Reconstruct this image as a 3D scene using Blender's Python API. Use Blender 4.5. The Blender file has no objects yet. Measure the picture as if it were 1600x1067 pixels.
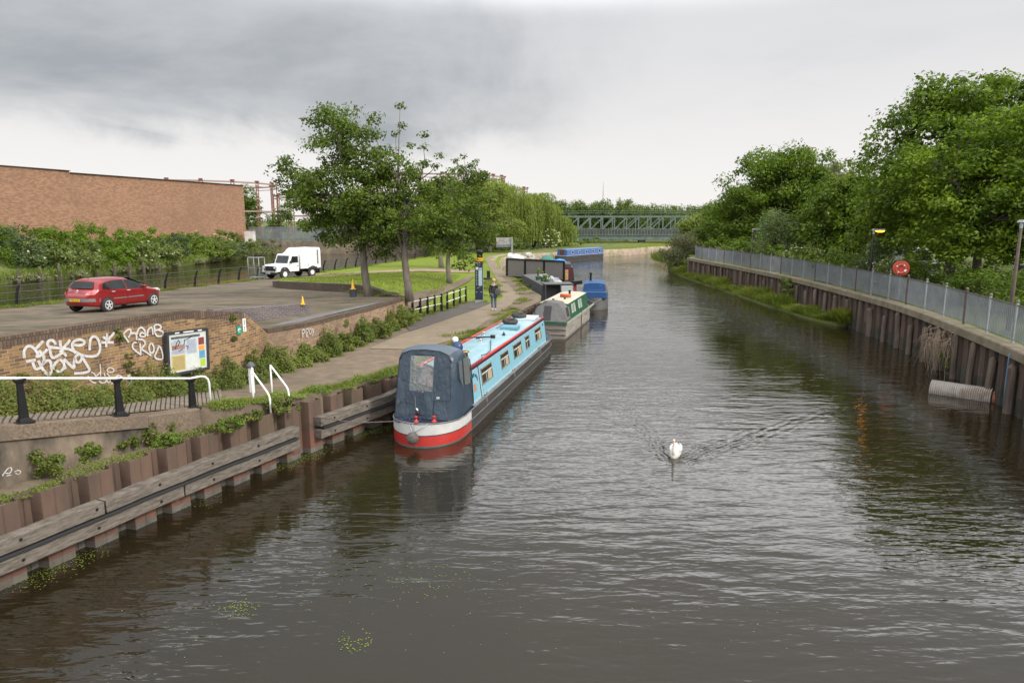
import bpy, bmesh, math, random
import numpy as np
from mathutils import Vector, Matrix
R = math.radians
random.seed(7)
sc = bpy.context.scene
COL = sc.collection

# ------------------------------------------------------------------ camera
F = 1067.0; PITCH = math.atan(189/1067); H = 6.2
cd = bpy.data.cameras.new('camera'); cam = bpy.data.objects.new('camera', cd); COL.objects.link(cam)
cam.location = (0, 0, H); cam.rotation_euler = (R(90)-PITCH, 0, 0)
cd.lens = 24.0; cd.sensor_width = 36.0; cd.clip_end = 6000; cd.clip_start = 0.1
sc.camera = cam

# ------------------------------------------------------------------ light
SUN = Vector((0.80, -0.38, 0.62)).normalized()
W = bpy.data.worlds.new('World'); sc.world = W; W.use_nodes = True
def build_world():
    nt = W.node_tree; nt.nodes.clear(); N = nt.nodes; L = nt.links
    def nd(t, **k):
        n = N.new(t)
        for a, b in k.items(): setattr(n, a, b)
        return n
    def math_(op, a, b=None, clamp=False):
        n = nd('ShaderNodeMath', operation=op, use_clamp=clamp)
        for i, s in enumerate((a, b)):
            if s is None: continue
            if isinstance(s, (int, float)): n.inputs[i].default_value = s
            else: L.new(s, n.inputs[i])
        return n.outputs[0]
    def sstep(v, a, b):
        n = nd('ShaderNodeMapRange', interpolation_type='SMOOTHERSTEP', clamp=True)
        L.new(v, n.inputs[0]); n.inputs[1].default_value = a; n.inputs[2].default_value = b
        return n.outputs[0]
    def dotp(v, d):
        n = nd('ShaderNodeVectorMath', operation='DOT_PRODUCT'); L.new(v, n.inputs[0]); n.inputs[1].default_value = d
        return n.outputs['Value']
    def noise(v, sc_, det, rough=.55, dist=0.):
        n = nd('ShaderNodeTexNoise'); L.new(v, n.inputs['Vector'])
        n.inputs['Scale'].default_value = sc_; n.inputs['Detail'].default_value = det
        n.inputs['Roughness'].default_value = rough; n.inputs['Distortion'].default_value = dist
        return n.outputs[0]
    tc = nd('ShaderNodeTexCoord').outputs['Generated']
    sx = nd('ShaderNodeSeparateXYZ'); L.new(tc, sx.inputs[0])
    z = math_('MAXIMUM', sx.outputs[2], 0.0)
    den = math_('ADD', z, 0.10)
    cb = nd('ShaderNodeCombineXYZ')
    L.new(math_('DIVIDE', sx.outputs[0], den), cb.inputs[0]); L.new(math_('DIVIDE', sx.outputs[1], den), cb.inputs[1])
    pl = cb.outputs[0]
    n1 = noise(pl, 0.40, 7, .55, .5); n2 = noise(pl, 1.1, 7, .62, .3); n3 = noise(tc, 7.0, 6, .6, .2)
    # bank of dark cloud ahead and to the left, ragged lower edge above the horizon
    lobe = math_('ADD', dotp(tc, Vector((-.58, .80, .12)).normalized()), math_('MULTIPLY', math_('SUBTRACT', n3, .5), .22))
    side = sstep(lobe, .64, 1.0)
    edge = math_('ADD', z, math_('MULTIPLY', math_('SUBTRACT', n3, .5), .11))
    edge = math_('ADD', edge, math_('MULTIPLY', math_('SUBTRACT', n1, .5), .06))
    low = sstep(edge, .080, .140)
    dark = math_('MULTIPLY', side, low)
    tex = math_('ADD', .50, math_('MULTIPLY', sstep(n1, .34, .64), .62))
    tex = math_('MULTIPLY', tex, math_('ADD', .80, math_('MULTIPLY', n2, .36)))
    dark = math_('MULTIPLY', dark, tex, True)
    ov = math_('MULTIPLY', sstep(n2, .42, .80), .15)
    ov = math_('MULTIPLY', ov, sstep(z, .05, .20))
    def mix(f, a, b):
        n = nd('ShaderNodeMix', data_type='RGBA')
        if isinstance(f, float): n.inputs[0].default_value = f
        else: L.new(f, n.inputs[0])
        for i, s in ((6, a), (7, b)):
            if isinstance(s, tuple): n.inputs[i].default_value = (*s, 1)
            else: L.new(s, n.inputs[i])
        return n.outputs[2]
    base = mix(sstep(z, .0, .28), (.72, .70, .685), (.590, .590, .602))
    grey = mix(ov, base, (.36, .375, .395))
    cloud = mix(dark, grey, (.300, .320, .343))
    sky = nd('ShaderNodeTexSky', sky_type='NISHITA', sun_disc=False)
    sky.sun_elevation = math.asin(SUN.z); sky.sun_rotation = math.atan2(SUN.x, SUN.y)
    bg1 = nd('ShaderNodeBackground'); L.new(sky.outputs[0], bg1.inputs[0]); bg1.inputs[1].default_value = 0.05
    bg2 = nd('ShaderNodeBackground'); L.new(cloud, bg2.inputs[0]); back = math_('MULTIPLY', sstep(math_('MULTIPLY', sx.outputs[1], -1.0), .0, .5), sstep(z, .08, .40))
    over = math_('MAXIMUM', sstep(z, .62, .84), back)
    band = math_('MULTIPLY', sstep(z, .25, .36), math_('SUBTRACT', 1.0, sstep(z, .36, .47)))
    L.new(math_('ADD', math_('ADD', 1.0, math_('MULTIPLY', over, 2.0)), math_('MULTIPLY', band, 2.1)), bg2.inputs[1])   # overcast brighter overhead; unseen band added to brighten water, rear boost added as fill
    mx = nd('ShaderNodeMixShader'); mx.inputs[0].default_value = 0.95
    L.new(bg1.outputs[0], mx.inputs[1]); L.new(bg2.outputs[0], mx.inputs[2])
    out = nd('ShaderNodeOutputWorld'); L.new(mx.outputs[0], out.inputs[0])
build_world()
sd = bpy.data.lights.new('sun', 'SUN'); sd.energy = 2.3; sd.angle = R(11); sd.color = (1, .95, .87)
so = bpy.data.objects.new('sun', sd); COL.objects.link(so); so.rotation_euler = (-SUN).to_track_quat('-Z', 'Y').to_euler()
sc.view_settings.view_transform = 'Standard'; sc.view_settings.look = 'None'
sc.view_settings.gamma = 1.0; sc.view_settings.exposure = 0.42

# ------------------------------------------------------------------ measuring (pixel of the 1600 px photograph -> world)
def ray(u, v):
    dx = (u-800)/F; dz = (533.5-v)/F
    return Vector((dx, math.cos(PITCH)+dz*math.sin(PITCH), -math.sin(PITCH)+dz*math.cos(PITCH)))
def G(u, v, z=0.0):
    r = ray(u, v); t = (z-H)/r.z; return Vector((r.x*t, r.y*t, z))
def D(u, v, y):
    r = ray(u, v); t = y/r.y; return Vector((r.x*t, y, H+r.z*t))
def PZ(x, y): return 2.45+.022*(x+5)-.023*(y-33)
def PL(u, v):
    r = ray(u, v); t = (2.45+.11+.759-H)/(r.z-.022*r.x+.023*r.y); return Vector((r.x*t, r.y*t, H+r.z*t))
def VP(u, v, p, d):
    r = ray(u, v); t = (p[0]*d[1]-p[1]*d[0])/(r.x*d[1]-r.y*d[0]); return Vector((r.x*t, r.y*t, H+r.z*t))
def smooth(t):
    t = max(0, min(1, t)); return t*t*(3-2*t)
def interp(x, pts):
    if x <= pts[0][0]: return pts[0][1]
    for (a, b), (c, d) in zip(pts, pts[1:]):
        if x <= c: return b+(d-b)*(x-a)/(c-a)
    return pts[-1][1]

# ------------------------------------------------------------------ materials
def M(name, c1, c2=None, scale=3.0, rough=.8, metal=0., bump=0., bscale=None, c3=None, s3=.5, t3=(.5, .7), spec=.5, stretch=(1, 1, 1), coat=0.):
    m = bpy.data.materials.new(name); m.use_nodes = True; nt = m.node_tree; N = nt.nodes; L = nt.links
    b = N['Principled BSDF']; b.inputs['Roughness'].default_value = rough; b.inputs['Metallic'].default_value = metal
    b.inputs['Specular IOR Level'].default_value = spec; b.inputs['Coat Weight'].default_value = coat
    tc = N.new('ShaderNodeTexCoord'); mp = N.new('ShaderNodeMapping'); mp.inputs['Scale'].default_value = stretch
    L.new(tc.outputs['Object'], mp.inputs[0])
    def noise(s, det=6, r=.6):
        n = N.new('ShaderNodeTexNoise'); n.inputs['Scale'].default_value = s; n.inputs['Detail'].default_value = det
        n.inputs['Roughness'].default_value = r; L.new(mp.outputs[0], n.inputs['Vector']); return n.outputs[0]
    def ramp(v, a, b_):
        n = N.new('ShaderNodeMapRange'); n.inputs[1].default_value = a; n.inputs[2].default_value = b_; L.new(v, n.inputs[0]); return n.outputs[0]
    def mix(f, a, c):
        n = N.new('ShaderNodeMix'); n.data_type = 'RGBA'; L.new(f, n.inputs[0])
        for i, s in ((6, a), (7, c)):
            if isinstance(s, tuple): n.inputs[i].default_value = (*s[:3], 1)
            else: L.new(s, n.inputs[i])
        return n.outputs[2]
    if c2 is None: c2 = tuple(c*.82 for c in c1)
    col = mix(ramp(noise(scale), .35, .65), c1, c2)
    if c3 is not None: col = mix(ramp(noise(s3, 5, .65), *t3), col, c3)
    L.new(col, b.inputs['Base Color'])
    if bump:
        bp = N.new('ShaderNodeBump'); bp.inputs['Strength'].default_value = 1; bp.inputs['Distance'].default_value = bump
        L.new(noise(bscale or scale*4, 5), bp.inputs['Height']); L.new(bp.outputs[0], b.inputs['Normal'])
    return m

def brick_mat(name, c1, c2, mortar, stain=None, bw=.225, bh=.075, bump=.006, weeds=None, blend=.35, s3=.6):
    m = bpy.data.materials.new(name); m.use_nodes = True; nt = m.node_tree; N = nt.nodes; L = nt.links
    b = N['Principled BSDF']; b.inputs['Roughness'].default_value = .92; b.inputs['Specular IOR Level'].default_value = .25
    uv = N.new('ShaderNodeUVMap'); uv.uv_map = 'UVMap'
    br = N.new('ShaderNodeTexBrick'); L.new(uv.outputs[0], br.inputs['Vector'])
    br.inputs['Scale'].default_value = 1; br.inputs['Brick Width'].default_value = bw; br.inputs['Row Height'].default_value = bh
    br.inputs['Mortar Size'].default_value = .009 if bw < .4 else .012; br.inputs['Mortar Smooth'].default_value = .3; br.inputs['Bias'].default_value = 0
    br.inputs['Color1'].default_value = (*c1, 1); br.inputs['Color2'].default_value = (*c2, 1); br.inputs['Mortar'].default_value = (*mortar, 1)
    tc = N.new('ShaderNodeTexCoord')
    def noise(s, det=6, r=.65):
        n = N.new('ShaderNodeTexNoise'); n.inputs['Scale'].default_value = s; n.inputs['Detail'].default_value = det; n.inputs['Roughness'].default_value = r
        L.new(tc.outputs['Object'], n.inputs['Vector']); return n.outputs[0]
    def ramp(v, a, b_, hi=1.):
        n = N.new('ShaderNodeMapRange'); n.inputs[1].default_value = a; n.inputs[2].default_value = b_; n.inputs[4].default_value = hi; L.new(v, n.inputs[0]); return n.outputs[0]
    def mix(f, a, c):
        n = N.new('ShaderNodeMix'); n.data_type = 'RGBA'; L.new(f, n.inputs[0]); L.new(a, n.inputs[6])
        if isinstance(c, tuple): n.inputs[7].default_value = (*c, 1)
        else: L.new(c, n.inputs[7])
        return n.outputs[2]
    col = br.outputs['Color']
    st = stain or tuple(c*.45 for c in c1)
    col = mix(ramp(noise(s3), .42, .75, .75), col, st)
    col = mix(ramp(noise(9, 3), .5, .8, .5), col, tuple(c*.5 for c in c2))
    L.new(col, b.inputs['Base Color'])
    bp = N.new('ShaderNodeBump'); bp.inputs['Strength'].default_value = 1; bp.inputs['Distance'].default_value = bump
    inv = N.new('ShaderNodeMath'); inv.operation = 'SUBTRACT'; inv.inputs[0].default_value = 1; L.new(br.outputs['Fac'], inv.inputs[1])
    ad = N.new('ShaderNodeMath'); ad.operation = 'ADD'; L.new(inv.outputs[0], ad.inputs[0]); L.new(noise(30, 3), ad.inputs[1])
    L.new(ad.outputs[0], bp.inputs['Height']); L.new(bp.outputs[0], b.inputs['Normal'])
    return m

def leaf_mat(name, cols, trans=.35, rough=.6):
    m = bpy.data.materials.new(name); m.use_nodes = True; nt = m.node_tree; N = nt.nodes; L = nt.links
    b = N['Principled BSDF']; b.inputs['Roughness'].default_value = rough; b.inputs['Specular IOR Level'].default_value = .3
    g = N.new('ShaderNodeNewGeometry'); cr = N.new('ShaderNodeValToRGB'); e = cr.color_ramp.elements
    e[0].color = (*cols[0], 1); e[1].color = (*cols[-1], 1); e[0].position = .08; e[1].position = .95
    for i, c in enumerate(cols[1:-1]):
        q = e.new((i+1)/(len(cols)-1)); q.color = (*c, 1)
    tc = N.new('ShaderNodeTexCoord'); n = N.new('ShaderNodeTexNoise'); n.inputs['Scale'].default_value = .55; n.inputs['Detail'].default_value = 3
    L.new(tc.outputs['Object'], n.inputs['Vector'])
    a = N.new('ShaderNodeMath'); a.operation = 'MULTIPLY_ADD'; L.new(n.outputs[0], a.inputs[0]); a.inputs[1].default_value = 1.5; a.inputs[2].default_value = -.55
    c = N.new('ShaderNodeMath'); c.operation = 'MULTIPLY_ADD'; L.new(g.outputs['Random Per Island'], c.inputs[0]); c.inputs[1].default_value = .55; L.new(a.outputs[0], c.inputs[2])
    L.new(c.outputs[0], cr.inputs[0]); L.new(cr.outputs[0], b.inputs['Base Color'])
    t = N.new('ShaderNodeBsdfTranslucent')
    br = N.new('ShaderNodeMix'); br.data_type = 'RGBA'; br.blend_type = 'MULTIPLY'; br.inputs[0].default_value = 1
    L.new(cr.outputs[0], br.inputs[6]); br.inputs[7].default_value = (1.5, 1.6, .7, 1); L.new(br.outputs[2], t.inputs[0])
    mx = N.new('ShaderNodeMixShader'); mx.inputs[0].default_value = trans
    L.new(b.outputs[0], mx.inputs[1]); L.new(t.outputs[0], mx.inputs[2]); L.new(mx.outputs[0], N['Material Output'].inputs[0])
    return m

def emit_mat(name, c, s):
    m = bpy.data.materials.new(name); m.use_nodes = True; b = m.node_tree.nodes['Principled BSDF']
    b.inputs['Base Color'].default_value = (*c, 1); b.inputs['Emission Color'].default_value = (*c, 1); b.inputs['Emission Strength'].default_value = s
    return m
def glass_mat(name, c, alpha=.35, rough=.08):
    m = bpy.data.materials.new(name); m.use_nodes = True; nt = m.node_tree; N = nt.nodes; b = N['Principled BSDF']
    b.inputs['Base Color'].default_value = (*c, 1); b.inputs['Roughness'].default_value = rough
    t = N.new('ShaderNodeBsdfTransparent'); mx = N.new('ShaderNodeMixShader'); mx.inputs[0].default_value = alpha
    n = N.new('ShaderNodeTexNoise'); n.inputs['Scale'].default_value = 7; bp = N.new('ShaderNodeBump'); bp.inputs['Distance'].default_value = .03
    nt.links.new(n.outputs[0], bp.inputs['Height']); nt.links.new(bp.outputs[0], b.inputs['Normal'])
    nt.links.new(t.outputs[0], mx.inputs[1]); nt.links.new(b.outputs[0], mx.inputs[2]); nt.links.new(mx.outputs[0], N['Material Output'].inputs[0])
    return m

m_grass = M('grass', (.175, .225, .030), (.120, .165, .024), 1.6, .95, bump=.05, bscale=9, c3=(.15, .17, .045), s3=.25, spec=.1)
m_rough = M('rough_grass', (.10, .135, .035), (.145, .15, .06), .8, .95, bump=.08, bscale=6, c3=(.05, .08, .015), s3=.3, spec=.1)
m_dirt = M('towpath_dirt', (.195, .152, .108), (.130, .102, .075), 2.2, .95, bump=.012, bscale=26, c3=(.105, .088, .066), s3=.45, spec=.15)
m_conc_path = M('path_concrete', (.235, .19, .135), (.185, .15, .108), 1.2, .92, bump=.006, bscale=30, c3=(.19, .155, .115), s3=.3, spec=.15)
m_asph = M('asphalt', (.115, .10, .090), (.085, .076, .068), 4, .93, bump=.006, bscale=40, spec=.2)
m_plaza = M('plaza_paving', (.175, .142, .104), (.105, .086, .063), 2.3, .93, bump=.015, bscale=7, c3=(.080, .072, .048), s3=.5, t3=(.48, .62), spec=.15, stretch=(.55, 1.5, 1))
m_sand = M('sandy_path', (.30, .22, .165), (.25, .185, .14), 1, .95, spec=.1)
m_setts = M('stone_setts', (.15, .145, .14), (.10, .10, .105), 5, .9, bump=.02, bscale=9)
m_conc = M('weathered_concrete', (.235, .185, .135), (.150, .120, .090), 1.4, .95, bump=.008, bscale=22, c3=(.050, .046, .038), s3=1.1, t3=(.40, .60), spec=.15, stretch=(1, 1, .45))
m_conc_top = M('aggregate_concrete', (.225, .172, .122), (.105, .082, .062), 22, .95, bump=.006, bscale=45, c3=(.13, .10, .08), s3=1.2, spec=.1)
m_pile = M('rusty_sheet_pile', (.118, .072, .050), (.070, .047, .034), 1.8, .75, bump=.004, bscale=14, c3=(.095, .090, .038), s3=.8, t3=(.55, .75), stretch=(1, 1, .35))
m_pile_rust = M('rust_red_pile', (.175, .078, .052), (.105, .055, .040), 2.5, .8, bump=.005, bscale=18, c3=(.075, .058, .040), s3=1.5, t3=(.5, .7), stretch=(1, 1, .3))
m_pile_wet = M('pile_waterline', (.15, .135, .115), (.085, .075, .060), 3, .5, bump=.004)
m_pile_wet2 = M('old_pile_waterline', (.055, .050, .036), (.032, .028, .022), 3, .5, bump=.004)
m_pile2 = M('old_sheet_pile', (.095, .058, .042), (.036, .028, .023), 1.4, .85, bump=.02, bscale=6, c3=(.19, .155, .12), s3=1.6, t3=(.6, .8), stretch=(1, 1, .22))
m_timber = M('weathered_timber', (.185, .160, .132), (.098, .083, .068), 6, .9, bump=.006, bscale=20, c3=(.07, .062, .052), s3=2.4, t3=(.52, .70), stretch=(.8, .8, 5), spec=.2)
m_timber_d = M('dark_timber', (.125, .095, .072), (.06, .046, .038), 2, .9, bump=.012, bscale=9, c3=(.20, .16, .125), s3=1.2, t3=(.62, .78), stretch=(2, 2, .35))
m_rubber = M('black_rubber', (.022, .022, .023), rough=.7)
m_black = M('black_paint', (.009, .009, .010), (.014, .014, .014), rough=.45, spec=.25)
m_white = M('white_paint', (.78, .78, .76), (.68, .68, .65), 6, .45)
m_galv = M('galvanised_steel', (.33, .345, .36), (.25, .265, .28), 3, .5, .35)
m_fence = M('fence_steel', (.205, .225, .245), (.15, .165, .18), 1.2, .55, .35)
m_rustrail = M('rusty_rail', (.10, .065, .05), (.06, .045, .04), 6, .8)
m_bark = M('bark', (.17, .145, .115), (.095, .08, .065), 3, .95, bump=.03, bscale=9, stretch=(1, 1, .4))
m_bark_d = M('dark_bark', (.06, .05, .04), (.04, .033, .027), 3, .95, bump=.02, bscale=8)
m_yb = brick_mat('london_stock_brick', (.34, .205, .085), (.130, .075, .050), (.36, .275, .18), (.075, .056, .036), s3=1.0)
m_yb2 = brick_mat('pale_stock_brick', (.37, .245, .15), (.21, .125, .085), (.32, .26, .20), (.13, .10, .07))
m_soldier = brick_mat('coping_brick', (.165, .115, .08), (.095, .065, .05), (.055, .045, .035), (.06, .05, .035), bw=.075, bh=.23)
m_blueb = brick_mat('blue_brick', (.16, .125, .125), (.11, .09, .095), (.27, .25, .23), (.075, .07, .07))
m_dkb = brick_mat('planter_brick', (.13, .095, .07), (.075, .06, .05), (.10, .085, .07), (.06, .055, .04))
m_redb = brick_mat('warehouse_brick', (.36, .205, .128), (.215, .115, .072), (.27, .18, .125), (.20, .12, .08), bw=.45, bh=.15, bump=.004, s3=.12)
m_stone = M('old_stone', (.155, .125, .09), (.10, .08, .06), 1.2, .95, bump=.05, bscale=2, c3=(.22, .18, .115), s3=.5)
LF = {
 'ash': leaf_mat('ash_leaf', [(.042, .068, .010), (.080, .122, .015), (.130, .185, .024)]),
 'ash2': leaf_mat('ash_leaf_light', [(.045, .072, .009), (.090, .135, .014), (.145, .205, .024)]),
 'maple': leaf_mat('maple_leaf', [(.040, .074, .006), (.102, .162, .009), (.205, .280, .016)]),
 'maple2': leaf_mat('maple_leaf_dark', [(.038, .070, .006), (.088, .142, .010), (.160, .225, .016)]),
 'far': leaf_mat('distant_leaf', [(.055, .085, .018), (.092, .135, .026), (.130, .180, .036)]),
 'willow': leaf_mat('willow_leaf', [(.100, .135, .022), (.160, .205, .036), (.225, .275, .052)]),
 'birch': leaf_mat('birch_leaf', [(.10, .145, .055), (.15, .20, .08), (.20, .25, .11)]),
 'hedge': leaf_mat('hedge_leaf', [(.060, .105, .008), (.105, .170, .012), (.155, .235, .018)]),
 'elder': leaf_mat('elder_leaf', [(.085, .120, .026), (.13, .170, .040), (.22, .25, .10)]),
 'grey': leaf_mat('grey_leaf', [(.055, .085, .035), (.085, .12, .048), (.12, .155, .065)]),
 'dry': leaf_mat('dry_leaf', [(.20, .19, .12), (.27, .255, .18), (.36, .35, .27)]),
 'weed': leaf_mat('weed_leaf', [(.070, .100, .018), (.125, .155, .028), (.215, .200, .060)]),
 'weed2': leaf_mat('weed_leaf_fresh', [(.082, .130, .016), (.130, .182, .026), (.19, .235, .042)]),
 'pink': leaf_mat('mixed_bush_leaf', [(.075, .085, .04), (.125, .135, .065), (.19, .165, .11)]),
 'reed': leaf_mat('reed_blade', [(.085, .122, .015), (.135, .172, .024), (.24, .235, .055)]),
 'flower': leaf_mat('white_flower', [(.55, .55, .42), (.65, .65, .5), (.75, .75, .6)]),
 'duckweed': leaf_mat('duckweed_leaf', [(.12, .17, .02), (.17, .22, .03), (.22, .27, .05)], trans=0),
}

# ------------------------------------------------------------------ object helpers
def tag(o, label=None, cat=None, group=None, kind=None):
    if label: o['label'] = label
    if cat: o['category'] = cat
    if group: o['group'] = group
    if kind: o['kind'] = kind
    return o
def thing(name, label, cat, loc=(0, 0, 0), rz=0., group=None):
    o = bpy.data.objects.new(name, None); COL.objects.link(o); o.location = loc; o.rotation_euler = (0, 0, rz)
    o.empty_display_size = .2
    return tag(o, label, cat, group)
def kids(o): return [c for c in bpy.data.objects if c.parent == o]
def copy_tree(o, loc=None, rz=None, label=None, scale=None, parent=None):
    c = o.copy(); COL.objects.link(c)
    if parent is not None: c.parent = parent
    if loc is not None: c.location = loc
    if rz is not None: c.rotation_euler = (0, 0, rz)
    if scale is not None: c.scale = scale
    if label: c['label'] = label
    for ch in kids(o): copy_tree(ch, parent=c)
    return c

class MB:
    def __init__(s): s.v = []; s.f = []; s.m = []; s.uv = {}
    def add(s, pts, faces, mi=0):
        o = len(s.v); s.v += [tuple(p) for p in pts]
        for f in faces: s.f.append([o+i for i in f]); s.m.append(mi)
    def poly(s, pts, mi=0): s.add(pts, [list(range(len(pts)))], mi)
    def box(s, c, d, rz=0., mi=0, top=(1, 1), tilt=None):
        x, y, z = [k/2 for k in d]; a, b = top
        P = [(-x, -y, -z), (x, -y, -z), (x, y, -z), (-x, y, -z), (-x*a, -y*b, z), (x*a, -y*b, z), (x*a, y*b, z), (-x*a, y*b, z)]
        mt = Matrix.Translation(c) @ Matrix.Rotation(rz, 4, 'Z')
        if tilt: mt = mt @ Matrix.Rotation(tilt[0], 4, tilt[1])
        s.add([mt @ Vector(p) for p in P], [(3, 2, 1, 0), (4, 5, 6, 7), (0, 1, 5, 4), (1, 2, 6, 5), (2, 3, 7, 6), (3, 0, 4, 7)], mi)
    def beam(s, a, b, w, h, mi=0, up=(0, 0, 1)):
        a = Vector(a); b = Vector(b); d = (b-a).normalized(); sd_ = d.cross(Vector(up)).normalized(); u = sd_.cross(d)
        P = [q+sd_*i*w/2+u*j*h/2 for q in (a, b) for i, j in ((-1, -1), (1, -1), (1, 1), (-1, 1))]
        s.add(P, [(3, 2, 1, 0), (4, 5, 6, 7), (0, 1, 5, 4), (1, 2, 6, 5), (2, 3, 7, 6), (3, 0, 4, 7)], mi)
    def tube(s, pts, r, n=8, mi=0, cap=True, flat=1.):
        pts = [Vector(p) for p in pts]; rs = r if isinstance(r, (list, tuple)) else [r]*len(pts)
        o = len(s.v); up = Vector((0, 0, 1)); prev = None
        for i, p in enumerate(pts):
            d = (pts[min(i+1, len(pts)-1)]-pts[max(i-1, 0)]).normalized()
            if prev is None: a = d.cross(up if abs(d.z) < .9 else Vector((1, 0, 0))).normalized()
            else: a = (prev-d*prev.dot(d)).normalized()
            prev = a; b = d.cross(a)
            for k in range(n):
                t = 2*math.pi*k/n; s.v.append(tuple(p+(a*math.cos(t)+b*math.sin(t)*flat)*rs[i]))
        for i in range(len(pts)-1):
            for k in range(n):
                s.f.append([o+i*n+k, o+i*n+(k+1) % n, o+(i+1)*n+(k+1) % n, o+(i+1)*n+k]); s.m.append(mi)
        if cap:
            s.f.append([o+k for k in range(n)][::-1]); s.m.append(mi); s.f.append([o+(len(pts)-1)*n+k for k in range(n)]); s.m.append(mi)
    def lathe(s, prof, c=(0, 0, 0), n=20, mi=0, axis='Z', sc_=(1, 1)):
        o = len(s.v)
        for r, z in prof:
            for k in range(n):
                t = 2*math.pi*k/n; p = (r*math.cos(t)*sc_[0], r*math.sin(t)*sc_[1], z)
                if axis == 'X': p = (p[2], p[0], p[1])
                if axis == 'Y': p = (p[0], p[2], p[1])
                s.v.append((p[0]+c[0], p[1]+c[1], p[2]+c[2]))
        for i in range(len(prof)-1):
            for k in range(n):
                s.f.append([o+i*n+k, o+i*n+(k+1) % n, o+(i+1)*n+(k+1) % n, o+(i+1)*n+k]); s.m.append(mi)
        s.f.append([o+k for k in range(n)][::-1]); s.m.append(mi); s.f.append([o+(len(prof)-1)*n+k for k in range(n)]); s.m.append(mi)
    def loft(s, rings, closed=True, caps=True, mi=0, mfun=None):
        o = len(s.v); n = len(rings[0])
        for r in rings: s.v += [tuple(p) for p in r]
        for i in range(len(rings)-1):
            for k in range(n if closed else n-1):
                s.f.append([o+i*n+k, o+i*n+(k+1) % n, o+(i+1)*n+(k+1) % n, o+(i+1)*n+k]); s.m.append(mfun(i, k) if mfun else mi)
        if caps:
            s.f.append([o+k for k in range(n)][::-1]); s.m.append(mfun(0, -1) if mfun else mi)
            s.f.append([o+(len(rings)-1)*n+k for k in range(n)]); s.m.append(mfun(len(rings)-2, -2) if mfun else mi)
    def prism(s, poly, z0, z1, mi=0):
        n = len(poly); f = lambda z, p: z(p[0], p[1]) if callable(z) else z
        P = [(p[0], p[1], f(z0, p)) for p in poly]+[(p[0], p[1], f(z1, p)) for p in poly]
        s.add(P, [list(range(n))[::-1], list(range(n, 2*n))]+[[k, (k+1) % n, n+(k+1) % n, n+k] for k in range(n)], mi)
    def xprism(s, poly, y0, y1, mi=0):      # polygon in (x, z), extruded along y
        n = len(poly); P = [(p[0], y0, p[1]) for p in poly]+[(p[0], y1, p[1]) for p in poly]
        s.add(P, [list(range(n)), list(range(n, 2*n))[::-1]]+[[(k+1) % n, k, n+k, n+(k+1) % n] for k in range(n)], mi)
    def build(s, name, mats, parent=None, smooth_=False, bev=0., fix=True):
        me = bpy.data.meshes.new(name); me.from_pydata(s.v, [], s.f)
        if not isinstance(mats, (list, tuple)): mats = [mats]
        for m in mats: me.materials.append(m)
        me.polygons.foreach_set('material_index', s.m)
        if fix:
            bm = bmesh.new(); bm.from_mesh(me); bmesh.ops.recalc_face_normals(bm, faces=bm.faces); bm.to_mesh(me); bm.free()
        if smooth_: me.polygons.foreach_set('use_smooth', [True]*len(me.polygons))
        if smooth_ == 'auto' and hasattr(me, 'set_sharp_from_angle'): me.set_sharp_from_angle(angle=R(40))
        o = bpy.data.objects.new(name, me); COL.objects.link(o); o.parent = parent
        if bev:
            b = o.modifiers.new('bevel', 'BEVEL'); b.width = bev; b.segments = 2; b.limit_method = 'ANGLE'
        return o

def wall_strip(name, pts, zb, zt, thick, mat, parent=None, face=1, cap=None):
    """brick wall along a plan polyline with its own bottom and top heights, mapped in metres"""
    vs = []; fs = []; uvs = []; mi = []; s = 0; n = len(pts); L_ = [0]
    for a, b in zip(pts, pts[1:]): L_.append(L_[-1]+math.hypot(b[0]-a[0], b[1]-a[1]))
    offs = []
    for i, p in enumerate(pts):
        a = pts[max(i-1, 0)]; b = pts[min(i+1, n-1)]; dx, dy = b[0]-a[0], b[1]-a[1]; l = math.hypot(dx, dy)
        offs.append((dy/l*face*thick, -dx/l*face*thick))
    for i, p in enumerate(pts):
        q = (p[0]-offs[i][0], p[1]-offs[i][1])
        vs += [(p[0], p[1], zb[i]), (p[0], p[1], zt[i]), (q[0], q[1], zt[i]), (q[0], q[1], zb[i])]
    def q(a, b, c, d, u): fs.append([a, b, c, d]); uvs.extend(u)
    for i in range(n-1):
        k = 4*i; l0, l1 = L_[i], L_[i+1]
        q(k, k+4, k+5, k+1, [(l0, zb[i]), (l1, zb[i+1]), (l1, zt[i+1]), (l0, zt[i])])
        q(k+1, k+5, k+6, k+2, [(l0, 0), (l1, 0), (l1, thick), (l0, thick)])
        q(k+3, k+2, k+6, k+7, [(l0, zb[i]), (l0, zt[i]), (l1, zt[i+1]), (l1, zb[i+1])])
    q(0, 1, 2, 3, [(0, zb[0]), (0, zt[0]), (thick, zt[0]), (thick, zb[0])])
    k = 4*(n-1); q(k, k+3, k+2, k+1, [(0, zb[-1]), (thick, zb[-1]), (thick, zt[-1]), (0, zt[-1])])
    me = bpy.data.meshes.new(name); me.from_pydata(vs, [], fs); me.materials.append(mat)
    ul = me.uv_layers.new(name='UVMap')
    for i, c in enumerate(uvs): ul.data[i].uv = c
    bm = bmesh.new(); bm.from_mesh(me); bmesh.ops.recalc_face_normals(bm, faces=bm.faces); bm.to_mesh(me); bm.free()
    o = bpy.data.objects.new(name, me); COL.objects.link(o); o.parent = parent
    return o

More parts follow.
